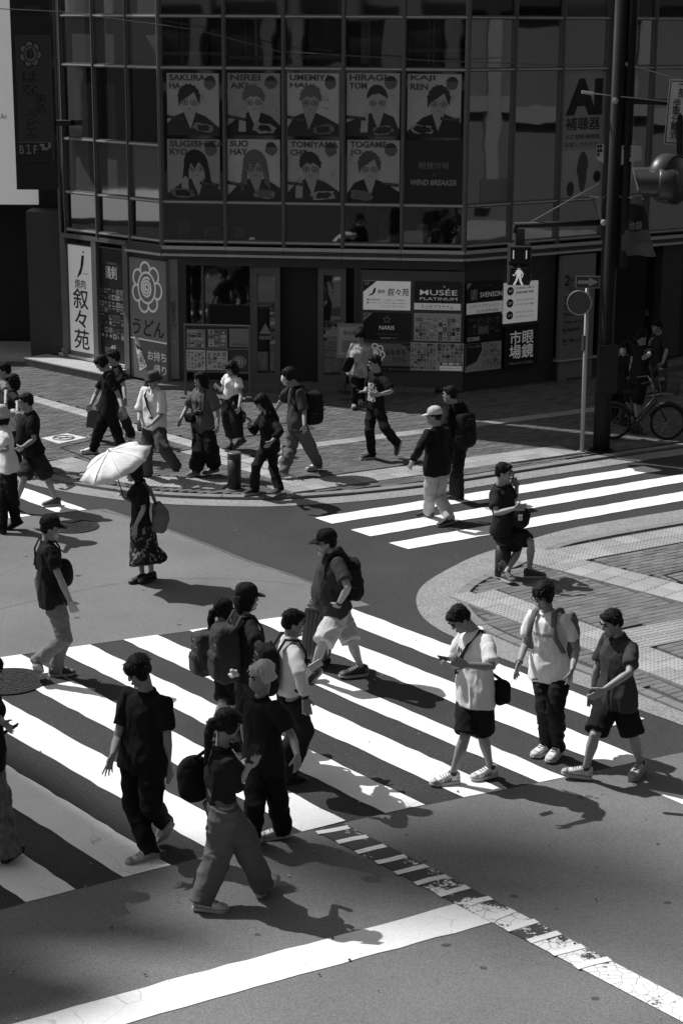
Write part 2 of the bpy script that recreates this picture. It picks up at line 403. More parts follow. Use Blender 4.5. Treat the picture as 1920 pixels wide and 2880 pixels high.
gut = offset_poly(KF, -.36)
bm = BM()
for i in range(len(KF) - 1): sheet(bm, [KF[i], KF[i + 1], gut[i + 1], gut[i]], .007)
obj('gutter', bm, M_aggr, pav)
kb = offset_poly(KF, .17)
def kerb_stones(line, inner, parent, every=5, h=H_S, gap=.006):
    i = 0
    while i < len(line) - 1:
        j = min(i + every, len(line) - 1)
        poly = [Vector(p) for p in line[i:j + 1]] + [Vector(p) for p in inner[i:j + 1][::-1]]
        c = sum(poly, Vector((0, 0))) / len(poly); poly = [tuple(c + (p - c) * (1 - gap / max(.1, (p - c).length))) for p in poly]
        bm = BM(); prism(bm, poly, -.02, h + random.uniform(-.002, .002)); obj('kerb_stone', bm, M_kerb, parent); i = j
kf_out = offset_poly(KF, .012)
kerb_stones(kf_out, kb, pav)

# bricks: a running bond clipped to a region; the nearest are objects, the rest one mesh
def brick_mesh(name, m, L_, W_, h):
    bm = BM(); b = .004
    lo = [(-L_ / 2, -W_ / 2), (L_ / 2, -W_ / 2), (L_ / 2, W_ / 2), (-L_ / 2, W_ / 2)]
    r0 = [bm.verts.new((x, y, 0)) for x, y in lo]; r1 = [bm.verts.new((x, y, h - b)) for x, y in lo]
    r2 = [bm.verts.new((x - math.copysign(b, x), y - math.copysign(b, y), h)) for x, y in lo]
    for a, c in ((r0, r1), (r1, r2)):
        for i in range(4): bm.faces.new((a[i], a[(i + 1) % 4], c[(i + 1) % 4], c[i]))
    bm.faces.new(r2)
    me = bpy.data.meshes.new(name); bm.to_mesh(me); bm.free(); me.materials.append(m); return me
def visible(p, m=.12):
    d = Vector((p[0], p[1], p[2] if len(p) > 2 else 0)) - EYE
    z = d.dot(FW)
    if z < 1: return False
    x = d.dot(CX_) / z * FPX / 960; y = d.dot(CY_) / z * FPX / 1440
    return abs(x) < 1 + m and abs(y) < 1 + m
def lay_bricks(parent, region, holes, ex, org, L_, W_, zt, mats, limit, seed, joint=.006, blind=None):
    rnd = random.Random(seed); ey = Vector((-ex.y, ex.x)); spots = []
    xs = [(Vector(p) - org).dot(ex) for p in region]; ys = [(Vector(p) - org).dot(ey) for p in region]
    j0, j1 = int(min(ys) / W_) - 1, int(max(ys) / W_) + 1; i0, i1 = int(min(xs) / L_) - 1, int(max(xs) / L_) + 1
    for j in range(j0, j1 + 1):
        for i in range(i0, i1 + 1):
            c = org + ex * ((i + (.5 if j % 2 else 0)) * L_) + ey * (j * W_)
            if not visible((c.x, c.y, zt)): continue
            # clip: whole bricks only, cut halves where an edge runs through
            tests = [c + ex * sx * L_ * .46 + ey * sy * W_ * .42 for sx in (-1, 0, 1) for sy in (-1, 1)]
            ok = [inside(q, region) and not any(inside(q, h_) for h_ in holes) for q in tests]
            if all(ok): spots.append((c, 1.0, 0.0))
            elif ok[0] and ok[1] and ok[2] and ok[3]: spots.append((c - ex * L_ * .25, .5, 0))
            elif ok[2] and ok[3] and ok[4] and ok[5]: spots.append((c + ex * L_ * .25, .5, 0))
    spots.sort(key=lambda q: (Vector((q[0].x, q[0].y, 0)) - EYE).length)
    ang = math.atan2(ex.y, ex.x); meshes = [brick_mesh('brick', m_, L_ - joint, W_ - joint, .06) for m_ in mats]
    for c, sc_, _ in spots[:limit]:
        o = bpy.data.objects.new('brick', meshes[rnd.randrange(len(meshes))]); COL.objects.link(o)
        o.location = (c.x, c.y, zt - .06 + rnd.uniform(-.003, .002)); o.rotation_euler = (rnd.uniform(-.008, .008), rnd.uniform(-.006, .006), ang + rnd.uniform(-.006, .006))
        o.scale = (sc_, 1, 1); o.parent = parent; o.matrix_parent_inverse = world_of(parent).inverted()
    rest = spots[limit:]
    if rest:
        bm = BM()
        for c, sc_, _ in rest:
            z = zt + rnd.uniform(-.003, .002); k = rnd.randrange(len(mats)); hl, hw = (L_ * sc_ - joint) / 2, (W_ - joint) / 2; b = .004
            q = [(c + ex * (sx * hl) + ey * (sy * hw)) for sx, sy in ((-1, -1), (1, -1), (1, 1), (-1, 1))]
            q2 = [(c + ex * (sx * (hl - b)) + ey * (sy * (hw - b))) for sx, sy in ((-1, -1), (1, -1), (1, 1), (-1, 1))]
            lo = [bm.verts.new((p.x, p.y, z - .03)) for p in q]; hi = [bm.verts.new((p.x, p.y, z)) for p in q2]
            bm.faces.new(hi).material_index = k
            for i in range(4): bm.faces.new((lo[i], lo[(i + 1) % 4], hi[(i + 1) % 4], hi[i])).material_index = k
        o = obj('brick', bm, list(mats), parent); o['kind'] = 'stuff'

# tactile tiles
def tile_mesh(kind, S, m):
    bm = BM(); h = .012; add_box(bm, (0, 0, -.02), (S - .006, S - .006, .04))
    if kind == 'dot':
        n = 5
        for i in range(n):
            for j in range(n):
                c = Vector(((i - 2) * S / n, (j - 2) * S / n, 0)); a, b = Vector((1, 0, 0)), Vector((0, 1, 0))
                r1 = ring(bm, c, a, b, .018, .018, 8); r2 = ring(bm, c + Vector((0, 0, .006)), a, b, .011, .011, 8)
                for q in range(8): bm.faces.new((r1[q], r1[(q + 1) % 8], r2[(q + 1) % 8], r2[q]))
                bm.faces.new(r2)
    else:
        for i in range(4):
            y = (i - 1.5) * S / 4
            lo = [bm.verts.new(p) for p in ((-S * .46, y - .017, 0), (S * .46, y - .017, 0), (S * .46, y + .017, 0), (-S * .46, y + .017, 0))]
            hi = [bm.verts.new(p) for p in ((-S * .44, y - .009, .006), (S * .44, y - .009, .006), (S * .44, y + .009, .006), (-S * .44, y + .009, .006))]
            bm.faces.new(hi)
            for q in range(4): bm.faces.new((lo[q], lo[(q + 1) % 4], hi[(q + 1) % 4], hi[q]))
    me = bpy.data.meshes.new('tactile_tile'); bm.to_mesh(me); bm.free(); me.materials.append(m); return me
M_tile = [mat('tactile_tile_%d' % i, v, .85, .25, n1=.10, s1=3, n2=.16, s2=60) for i, v in enumerate((.34, .38, .31))]
TM = {k: [tile_mesh(k, .3, m_) for m_ in M_tile] for k in ('dot', 'bar')}
def tile_strip(parent, kind, org, ex, na, nb, zt, skip=(), shift=None, S=.3):
    """na tiles along ex, nb tiles across (to the left of ex); shift(j) moves row j along"""
    ex = Vector(ex).normalized(); ey = Vector((-ex.y, ex.x)); ang = math.atan2(ex.y, ex.x); hole = []
    for j in range(nb):
        s0 = shift[j] if shift else 0
        for i in range(na):
            if (i, j) in skip: continue
            c = Vector(org) + ex * ((i + s0 + .5) * S) + ey * ((j + .5) * S)
            hole.append([tuple(c + ex * (a * S / 2) + ey * (b * S / 2)) for a, b in ((-1, -1), (1, -1), (1, 1), (-1, 1))])
            if not visible((c.x, c.y, zt)): continue
            o = bpy.data.objects.new('tactile_tile', TM[kind][random.randrange(3)]); COL.objects.link(o)
            o.location = (c.x, c.y, zt + random.uniform(-.001, .002)); o.rotation_euler = (0, 0, ang)
            o.parent = parent; o.matrix_parent_inverse = world_of(parent).inverted()
    return hole
ef = Vector((.853, .522)).normalized()
holes = []
# warning band along the kerb, right part of the far corner
o0 = Vector((-.70, 25.98)); holes += tile_strip(pav, 'dot', o0, (.86, .51), 15, 2, H_S + .003, shift=(0, -.5))
holes += tile_strip(pav, 'dot', o0 + Vector((.86, .51)) * 4.15 + Vector((-.51, .86)) * .0, (.86, .51), 3, 2, H_S + .003, shift=(.5, .5))
# warning band, left part
for k, (px, py, dx, dy, n_) in enumerate(((-4.62, 27.72, .68, -.733, 3), (-3.93, 27.0, .83, -.558, 4), (-2.92, 26.33, .985, -.17, 4))):
    holes += tile_strip(pav, 'dot', Vector((px, py)), (dx, dy), n_, 2, H_S + .003 + k * .0005)
# guide bars running in from the left, and the branch towards the right
holes += tile_strip(pav, 'bar', Vector((-5.75, 32.75)), (.655, -.756), 24, 1, H_S + .004)
holes += tile_strip(pav, 'bar', Vector((-2.55, 28.55)), (.655, -.756), 9, 1, H_S + .0045)
holes += tile_strip(pav, 'bar', Vector((-.75, 28.72)), (.855, .518), 22, 1, H_S + .004)
fregion = [tuple(p) for p in kb] + [(24, 42), (-24, 46)]
M_bk = [mat('far_brick_%d' % i, v, .85, .25, n1=.15, s1=2.5, n2=.2, s2=60) for i, v in enumerate((.115, .13, .10, .145))]
lay_bricks(pav, fregion, holes, ef, Vector((0, 27)), .2, .1, H_S, M_bk, 260, 3)
# iron frame of a cover in the far pavement, and a printed notice on the bricks
def frame_cover(parent, pts, z):
    q = [Vector((*p, 0)) for p in pts]; bm = BM()
    for i in range(4):
        a, b = q[i], q[(i + 1) % 4]; c = (a + b) / 2; d = (b - a)
        add_box(bm, (c.x, c.y, z), (d.length, .03, .006), Matrix.Rotation(math.atan2(d.y, d.x), 3, 'Z'))
    obj('cover_frame', bm, M_iron, parent)
frame_cover(pav, drop([(140, 1035), (262, 1005), (360, 1040), (240, 1075)]), H_S + .004)
frame_cover(pav, drop([(560, 1010), (720, 990), (690, 975), (540, 992)]), H_S + .004)
M_notice = mat('notice_white', .62, .6, .3, n1=.06, s1=5)
npoly = drop([(96, 1013), (155, 1002), (200, 1012), (136, 1026)])
no = empty('pavement_notice', (sum(p[0] for p in npoly) / 4, sum(p[1] for p in npoly) / 4, H_S), 'white no smoking notice stuck flat on the brick pavement', 'ground sticker')
bm = BM(); prism(bm, npoly, H_S + .001, H_S + .006); obj('sticker', bm, M_notice, no)
nc = Vector((no.location.x, no.location.y, H_S + .009)); na = (Vector((*npoly[1], 0)) - Vector((*npoly[0], 0))).normalized(); nb_ = Vector((-na.y, na.x, 0)); bm = BM()
pr = [nc + na * (.17 * math.cos(a)) + nb_ * (.17 * math.sin(a)) for a in [2 * math.pi * k / 24 for k in range(25)]]
tube(bm, pr, .012, 4); tube(bm, [nc - na * .12 + nb_ * .12, nc + na * .12 - nb_ * .12], .012, 4); tube(bm, [nc - na * .09, nc + na * .09], .012, 4)
obj('symbol', bm, grey(.12), no)

# ---- near corner on the right
isl = tag(empty('pavement', (4.5, 21, 0)), kind='structure')
GR = smooth_line(drop([(1900, 1116), (1568, 1170.6), (1328, 1211), (1203, 1244), (1094, 1277), (1015, 1315.5), (970, 1346), (955, 1378), (967, 1414), (1004, 1445), (1062, 1473), (1142, 1509), (1231, 1542), (1361, 1586), (1467, 1631), (1568, 1668), (1900, 1800)]))
KRi = smooth_line(drop([(1900, 1148), (1568, 1198.7), (1337.6, 1239.4), (1253, 1263), (1178, 1296), (1130, 1316), (1085, 1336), (1056, 1359), (1049, 1384), (1062, 1412), (1095, 1442), (1138.7, 1465), (1233.5, 1505.5), (1361, 1556), (1463, 1594.7), (1568, 1638), (1900, 1772)]))
bm = BM()
n_ = min(len(GR), len(KRi))
for i in range(n_ - 1): sheet(bm, [GR[i], GR[i + 1], KRi[i + 1], KRi[i]], .007)
obj('gutter', bm, M_aggr, isl)
H_I = .03
ipoly = KRi + [(14, 14), (16, 30)]
bm = BM(); prism(bm, ipoly, -.03, H_I - .025); obj('bed', bm, M_joint, isl)
kin = offset_poly(KRi, .13); kerb_stones(KRi, kin, isl, 3, H_I)
holes = []
e_i = Vector((.845, .535)).normalized(); e_d = Vector((.714, -.700)).normalized(); e_k = Vector((.59, -.807)).normalized()
Gz = zoom(1320, 1200, 2.613); Dz = zoom(1180, 1620, 2.24); Tz = zoom(1560, 1480, 4.355)
g2 = lambda q: Vector(gp(*q)[:2])
pR1 = g2(Tz(300, 455)); holes += tile_strip(isl, 'dot', pR1 - e_i * .3, e_i, 12, 1, H_I + .003); holes += tile_strip(isl, 'dot', pR1 - e_i * .3 + Vector((-e_i.y, e_i.x)) * .3, e_i, 12, 1, H_I + .003, shift=(-.6,))
pR2 = g2(Tz(100, 585)); holes += tile_strip(isl, 'bar', pR2, e_d, 12, 2, H_I + .004)
holes += tile_strip(isl, 'dot', pR2 - e_d * .9 , e_d, 3, 2, H_I + .0035)
pR3 = g2(Dz(500, 262)); holes += tile_strip(isl, 'dot', pR3 - e_k * .9, e_k, 15, 2, H_I + .003, shift=(0, .4))
pR4 = g2(Tz(985, 1545)); holes += tile_strip(isl, 'bar', pR4 , Vector((.866, .50)), 6, 2, H_I + .004)
iregion = [tuple(p) for p in kin] + [(12, 15), (14, 28)]
M_bi = [mat('near_brick_%d' % i, v, .85, .25, n1=.12, s1=3, n2=.2, s2=70) for i, v in enumerate((.165, .18, .155, .19, .14))]
lay_bricks(isl, iregion, holes, e_i, Vector((3, 20)), .2, .1, H_I, M_bi, 270, 5)
frame_cover(isl, [tuple(g2(Tz(*q))) for q in ((1330, 630), (1700, 545), (2100, 700), (1700, 780))], H_I + .004)
# dark stains on the asphalt
bm = BM(); rs_ = random.Random(21)
for k in range(34):
    u, v = (rs_.uniform(700, 1900), rs_.uniform(2230, 2850)) if k < 24 else (rs_.uniform(20, 900), rs_.uniform(1480, 1760))
    if k < 5: u, v = 1600 + 25 * k + rs_.uniform(-8, 8), 2236 + rs_.uniform(-12, 14)
    p = gp(u, v); s = rs_.uniform(.01, .032)
    pts = [(p.x + s * math.cos(a) * rs_.uniform(.75, 1.15) * 1.3, p.y + s * math.sin(a) * rs_.uniform(.75, 1.15)) for a in [i * .3491 for i in range(18)]]
    sheet(bm, pts, .0055 + .00008 * k)
o = obj('stain', bm, mat('stain_dark', .09, .8, .2, n1=.3, s1=30), road); o['kind'] = 'stuff'
# crumbs, leaves and gum on the road and pavements
bm = BM()
for k in range(80):
    u = random.uniform(0, 1920); v = random.uniform(1350, 2880); p = gp(u, v)
    s = random.uniform(.005, .015); z0 = .016 if not inside((p.x, p.y), ipoly) else H_I + .004
    if inside((p.x, p.y), far_poly): z0 = H_S + .004
    pts = [(p.x + s * math.cos(a) * random.uniform(.5, 1), p.y + s * math.sin(a) * random.uniform(.5, 1)) for a in [i * 1.05 for i in range(6)]]
    prism(bm, pts, z0, z0 + .004, random.randrange(2))
tag(obj('road_crumbs', bm, [grey(.45), grey(.04)]), 'scattered crumbs, leaves and chewing gum on the asphalt and paving', 'litter', kind='stuff')
# ------------------------------------------------------------------ the corner building: three straight facades
class Facet:
    def __init__(s, a, b):
        s.o = Vector((a[0], a[1], 0)); s.d = (Vector((b[0], b[1], 0)) - s.o); s.L = s.d.length; s.d.normalize()
        s.n = Vector((s.d.y, -s.d.x, 0))          # outward, towards the street
        s.M = Matrix((s.d, s.n, Vector((0, 0, 1)))).transposed()
    def P(s, a, z, off=0): return s.o + s.d * a + s.n * off + Vector((0, 0, z))
    def on(s, u, v, off=0):                       # photograph pixel -> (along, height) on the facade plane
        d = ray(u, v); t = (s.o + s.n * off - EYE).dot(s.n) / d.dot(s.n); p = EYE + d * t
        return ((p - s.o).dot(s.d), p.z)
    def onD(s, u, v, off=0): return s.on(u * D_, v * D_, off)
    def box(s, bm, a0, a1, z0, z1, f0, f1, mi=0):
        add_box(bm, s.P((a0 + a1) / 2, (z0 + z1) / 2, (f0 + f1) / 2), (abs(a1 - a0), abs(f1 - f0), abs(z1 - z0)), s.M, mi)
F1 = Facet((-5.45, 36.1), (-3.30, 34.05)); F2 = Facet((-3.30, 34.05), (2.18, 33.45)); F3 = Facet((2.18, 33.45), (7.9, 37.25))
ZS = [F2.onD(650, v)[1] for v in (588, 574, 558, 467, 157, 37.5)]     # flashing, louvre top, sill, transoms
z_fl, z_lv, z_sill, z_t1, z_t2, z_t3 = ZS
z_mid1 = F1.onD(371, 334)[1]
Z_TOP = z_t3 + (z_t2 - z_t3) * 0 + 2.45
M_alu = mat('aluminium_frame', .13, .45, .45, n1=.1, s1=4, metal=.0)
M_alu_l = mat('aluminium_edge', .5, .4, .5, n1=.1, s1=4)
M_dark = mat('dark_cladding', .05, .55, .35, n1=.15, s1=3)
M_blk = mat('black_panel', .028, .6, .3, n1=.15, s1=3)
def glass(name, v, rough):
    m = bpy.data.materials.new(name); m.use_nodes = True; b = m.node_tree.nodes['Principled BSDF']
    N = m.node_tree.nodes; L = m.node_tree.links
    b.inputs['Base Color'].default_value = (v, v, v, 1); b.inputs['Roughness'].default_value = rough; b.inputs['IOR'].default_value = 2.0
    tc = N.new('ShaderNodeTexCoord'); nz = N.new('ShaderNodeTexNoise'); nz.inputs['Scale'].default_value = 1.3; nz.inputs['Detail'].default_value = 1
    bp = N.new('ShaderNodeBump'); bp.inputs['Strength'].default_value = .16; bp.inputs['Distance'].default_value = .012
    L.new(tc.outputs['Object'], nz.inputs['Vector']); L.new(nz.outputs['Fac'], bp.inputs['Height']); L.new(bp.outputs[0], b.inputs['Normal'])
    return m
def clear_glass(name, tint):
    m = glass(name, .01, .03); N = m.node_tree.nodes; L = m.node_tree.links; b = N['Principled BSDF']; out = N['Material Output']
    tr = N.new('ShaderNodeBsdfTransparent'); tr.inputs[0].default_value = (tint, tint, tint, 1); gl = N.new('ShaderNodeBsdfGlossy'); gl.inputs['Roughness'].default_value = .02
    fr = N.new('ShaderNodeFresnel'); fr.inputs[0].default_value = 1.9; mx = N.new('ShaderNodeMixShader')
    nrm = b.inputs['Normal'].links[0].from_socket; L.new(nrm, gl.inputs['Normal']); L.new(nrm, fr.inputs['Normal'])
    L.new(fr.outputs[0], mx.inputs[0]); L.new(tr.outputs[0], mx.inputs[1]); L.new(gl.outputs[0], mx.inputs[2]); L.new(mx.outputs[0], out.inputs[0]); return m
M_clear = clear_glass('clear_pane', .82)
M_glass = [glass('window_glass_%d' % i, v, .03) for i, v in enumerate((.012, .02, .03, .008))]
M_gl_pale = [glass('blind_glass_%d' % i, v, .05) for i, v in enumerate((.09, .13))]

bld = empty('corner_building', (0, 34, 0), 'dark glass fronted corner building with shops behind the far pavement', 'building')
rg = random.Random(11)
def mull_us(f, us, v): return [f.onD(u, v)[0] for u in us]
m1 = mull_us(F1, (146, 219, 295, 371), 300); m2 = mull_us(F2, (371, 516, 651, 788, 925, 1068), 310); m3 = mull_us(F3, (1068, 1178, 1286, 1390, 1494), 310)
sp3 = (m3[-1] - m3[0]) / 4; m3 = m3 + [m3[-1] + sp3, m3[-1] + 2 * sp3]
m2[0] = 0; m2[-1] = F2.L; m3[0] = 0; m1[-1] = F1.L; m1[0] = max(0, m1[0])
rows_std = [z_sill, z_t1, z_t2, z_t3, Z_TOP]
def window_grid(f, ms, rows, name):
    for i in range(len(ms) - 1):
        for j in range(len(rows) - 1):
            a0, a1, z0, z1 = ms[i] + .035, ms[i + 1] - .035, rows[j] + .03, rows[j + 1] - .03
            bm = BM(); tw = Matrix.Rotation(rg.uniform(-.006, .006), 3, 'Z') @ Matrix.Rotation(rg.uniform(-.006, .006), 3, 'X')
            add_box(bm, f.P((a0 + a1) / 2, (z0 + z1) / 2, -.045), (a1 - a0 + .03, .012, z1 - z0 + .03), f.M @ tw)
            mm = rg.choice(M_glass)
            if f is F1 and j in (1, 3, 4) : mm = rg.choice(M_gl_pale)
            if f is F3 and j == 3 and i == 2: mm = M_gl_pale[i % 2]
            if (f is F2 and j in (0, 2)) or (f is F3 and j in (0, 1, 2)): mm = M_clear
            obj('window_pane', bm, mm, bld)
    for k, a in enumerate(ms):
        bm = BM(); f.box(bm, a - .035, a + .035, rows[0] - .08, rows[-1] + .1, -.06, .015); f.box(bm, a - .012, a + .012, rows[0] - .08, rows[-1] + .1, .017, .045)
        obj('mullion', bm, M_alu, bld)
    for z in rows[:-1]:
        for i in range(len(ms) - 1):
            bm = BM(); f.box(bm, ms[i] + .036, ms[i + 1] - .036, z - .035, z + .035, -.055, .012); f.box(bm, ms[i] + .036, ms[i + 1] - .036, z - .012, z + .012, .014, .03, 1)
            obj('transom', bm, [M_alu, M_alu_l], bld)
window_grid(F1, m1, [z_sill, z_t1, z_mid1, z_t2, z_t3, Z_TOP], 'l')
window_grid(F2, m2, rows_std, 'm'); window_grid(F3, m3, rows_std, 'r')
# rooms behind the panes: back wall, floor slabs, blinds, boxes
M_room = mat('room_wall', .12, .8, .2, n1=.15, s1=1.5); M_cur = [mat('curtain_%d' % i, v, .8, .2, n1=.1, s1=6) for i, v in enumerate((.22, .4, .6))]
rr_ = random.Random(77)
for f, ms in ((F2, m2), (F3, m3)):
    bm = BM(); f.box(bm, .02, f.L - .02, z_sill, Z_TOP, -.53, -.51); obj('room_wall', bm, M_room, bld)
    for i in range(len(ms) - 1):
        a0, a1 = ms[i] + .05, ms[i + 1] - .05; w_ = a1 - a0
        for q in range(rr_.choice((1, 2, 2, 3))):                       # top row: posts, curtain edges
            x = a0 + rr_.random() * w_ * .85; bm = BM(); f.box(bm, x, x + rr_.choice((.03, .05, .16)), z_t2 + .08, z_t3 - .06, -.36, -.33 + .01 * q); obj('curtain', bm, rr_.choice(M_cur), bld)
        if rr_.random() < .7: bm = BM(); zz = rr_.uniform(z_t2 + .1, z_t2 + .3); f.box(bm, a0, a1, zz, zz + .06, -.3, -.2); obj('inner_sill', bm, M_cur[1], bld)
        for q in range(rr_.choice((1, 2, 3))):                          # strip under the posters: boxes and chair backs
            x = a0 + rr_.random() * w_ * .8; h_ = rr_.uniform(.12, .5); bm = BM(); f.box(bm, x, min(a1, x + rr_.uniform(.08, .3)), z_sill + .04, z_sill + .04 + h_, -.32, -.2 - .02 * q); obj('stored_box', bm, rr_.choice(M_cur[:2] + [M_dark]), bld)
        if f is F3 and i != 2:
            for q in range(rr_.choice((2, 3))):
                x = a0 + rr_.random() * w_ * .8; zz = z_t1 + .1 + rr_.random() * 1.2; bm = BM(); f.box(bm, x, min(a1, x + rr_.uniform(.12, .4)), zz, zz + rr_.uniform(.05, .7), -.4, -.3 - .02 * q); obj('stored_box', bm, rr_.choice(M_cur[:2] + [M_dark]), bld)
    if f is F3:
        for i in (0, 1, 3):
            for q in range(6): bm = BM(); f.box(bm, ms[i] + .06, ms[i + 1] - (.06 if i != 1 else .5), z_t3 - .12 - .11 * q, z_t3 - .055 - .11 * q, -.2, -.17); obj('blind_slat', bm, M_cur[2 if i else 1], bld)
# upper storeys, out of the frame: plain banded wall that carries on to the roof
for f in (F1, F2, F3):
    bm = BM(); f.box(bm, -.0, f.L, Z_TOP + .1, 26, -.5, -.02); obj('upper_wall', bm, M_dark, bld)
    for q in range(6):
        bm = BM(); f.box(bm, .3, f.L - .3, Z_TOP + .9 + q * 3.1, Z_TOP + 2.6 + q * 3.1, -.015, .02); obj('upper_window_band', bm, M_glass[0], bld)
bm = BM(); prism(bm, [tuple((f_.P(a, 0, -.55)).xy) for f_, a in ((F1, 0), (F1, F1.L), (F2, F2.L), (F3, F3.L))] + [(8, 52), (-16, 52)], -.02, 25.9)
obj('core', bm, M_blk, bld)
# louvre band and flashings under the windows
for f, ms in ((F2, m2), (F3, m3)):
    for i in range(len(ms) - 1):
        bm = BM(); f.box(bm, ms[i] + .004, ms[i + 1] - .004, z_lv - .02, z_sill - .085, -.03, .05, 1); obj('sill_band', bm, [M_alu, M_alu_l], bld)
        bm = BM()
        for q in range(4): f.box(bm, ms[i] + .02, ms[i + 1] - .02, z_fl + .03 + q * .03, z_fl + .043 + q * .03, -.02, .03)
        f.box(bm, ms[i], ms[i + 1], z_fl + .015, z_lv - .022, -.05, -.021); obj('louvre', bm, M_alu, bld)
        bm = BM(); f.box(bm, ms[i] + .005, ms[i + 1] - .005, z_fl - .03, z_fl + .012, -.05, .075); obj('flashing', bm, M_alu_l, bld)
a_l0, a_l1 = F1.onD(293, 560)[0], F1.L
bm = BM()
for q in range(5): F1.box(bm, a_l0, a_l1, z_fl + .03 + q * .03, z_fl + .043 + q * .03, -.02, .03)
F1.box(bm, a_l0, a_l1, z_fl + .015, z_sill - .09, -.05, -.021); obj('louvre', bm, M_alu, bld)
bm = BM(); F1.box(bm, a_l0, a_l1 + .03, z_fl - .03, z_fl + .012, -.05, .075); obj('flashing', bm, M_alu_l, bld)
bm = BM(); F1.box(bm, 0, a_l0 - .01, z_sill - .17, z_sill - .085, -.05, .03); obj('flashing', bm, M_alu, bld)
# corner posts
for (p, nm) in ((F1.P(0, 0, 0), 'l'), (F1.P(F1.L, 0, 0), 'c'), (F2.P(F2.L, 0, 0), 'r')):
    bm = BM(); prism(bm, [(p.x + .035 * math.cos(a), p.y + .035 * math.sin(a)) for a in [2 * math.pi * k / 10 for k in range(10)]], z_sill - .1, Z_TOP + .1); obj('corner_post', bm, M_alu_l if nm == 'c' else M_alu, bld)

# ---- street level
G0 = -.02
def gpanel(f, uL, uR, v, z0, z1, f0, f1, m, name, parent=None, mi=0):
    a0 = f.onD(uL, v)[0]; a1 = f.onD(uR, v)[0]
    bm = BM(); f.box(bm, a0, a1, z0, z1, f0, f1); return obj(name, bm, m, parent or bld)
zc = z_fl - .04
for f in (F1, F2, F3):
    bm = BM(); f.box(bm, 0, f.L, G0, z_sill, -.42, -.32); obj('back_wall', bm, M_blk, bld)
# facade posts on the left facade
for u in (150, 221, 292):
    a = F1.onD(u, 700)[0]; bm = BM(); F1.box(bm, a - .07, a + .07, G0, z_sill - .18, -.3, .03); obj('post', bm, M_alu, bld)
bm = BM(); F1.box(bm, F1.onD(292, 700)[0] + .08, F1.L - .02, zc - .14, zc, -.3, -.05); obj('lintel', bm, M_dark, bld)
# plinth with a pale sunlit cap and steps on the left facade
a0, a1 = F1.onD(132, 868)[0] - .2, F1.onD(290, 890)[0] + .1
for k in range(7):
    b0 = a0 + (a1 - a0) * k / 7; b1 = a0 + (a1 - a0) * (k + 1) / 7 - .006
    bm = BM(); F1.box(bm, b0, b1, .02, .19, .12, .62, 0); obj('plinth_block', bm, mat('plinth_tile', .16, .8, .2, n1=.15, s1=4, n2=.2, s2=50), bld)
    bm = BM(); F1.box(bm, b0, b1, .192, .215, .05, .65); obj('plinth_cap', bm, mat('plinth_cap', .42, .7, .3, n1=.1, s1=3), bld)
for q in range(2):
    bm = BM(); F1.box(bm, a0 + .3, a1 - .1, .22 + q * .07, .275 + q * .07, -.25, .02 - q * .08); obj('sill_step', bm, M_alu_l, bld)
# main facade: piers, door frames, dark opening
for uL, uR in ((376, 428), (812, 828)):
    gpanel(F2, uL, uR, 750, G0, zc, -.3, -.03, M_dark, 'pier')
bm = BM(); F2.box(bm, 0, F2.L, zc - .16, zc, -.28, -.02); obj('lintel', bm, M_dark, bld)
for uL, uR in ((433, 462), (462, 571)):
    gpanel(F2, uL, uR, 750, .1, zc - .17, -.27, -.25, M_glass[0], 'shop_glass')
for u in (462, 573):
    gpanel(F2, u - 2, u + 3, 750, .1, zc - .17, -.24, -.17, M_alu, 'shop_frame')
def door(uL, uR, hand):
    a0 = F2.onD(uL, 750)[0]; a1 = F2.onD(uR, 750)[0]; w_ = .1; z1 = zc - .18
    d = tag(empty('door', F2.P((a0 + a1) / 2, .1, -.2)), None); d.parent = bld; d.matrix_parent_inverse = world_of(bld).inverted()
    bm = BM(); F2.box(bm, a0, a0 + w_, .1, z1, -.2, -.13); F2.box(bm, a1 - w_, a1, .1, z1, -.2, -.13); F2.box(bm, a0 + w_, a1 - w_, z1 - .13, z1, -.2, -.13); F2.box(bm, a0 + w_, a1 - w_, .1, .3, -.2, -.13)
    obj('door_frame', bm, M_alu, d); bm = BM(); F2.box(bm, a0 + w_, a1 - w_, .3, z1 - .13, -.175, -.16); obj('door_glass', bm, M_glass[1], d)
    bm = BM(); zz = 1.12; c = F2.P(a1 - .28 if hand > 0 else a0 + .28, zz, -.155)
    tri = [c + F2.d * x + Vector((0, 0, z)) for x, z in ((-.11, -.09), (.11, -.09), (0, .11))]
    vs = [bm.verts.new(p) for p in tri]; bm.faces.new(vs); obj('warning_sticker', bm, grey(.3), d)
    bm = BM(); add_box(bm, c + Vector((0, 0, -.16)), (.24, .006, .07), F2.M); obj('door_label', bm, grey(.22), d)
door(576, 641, 1); door(728, 792, -1)
gpanel(F2, 641, 728, 750, .1, zc - .17, -.31, -.30, M_blk, 'open_doorway')
# entrance step: pale slabs
s0, s1 = F2.onD(372, 905)[0], F2.onD(1000, 912)[0]
for k in range(9):
    b0 = s0 + (s1 - s0) * k / 9; b1 = s0 + (s1 - s0) * (k + 1) / 9 - .008
    bm = BM(); F2.box(bm, b0, b1, .0, .13, -.3, .42); obj('step_slab', bm, mat('step_stone', .14, .8, .2, n1=.15, s1=3, n2=.15, s2=60), bld)
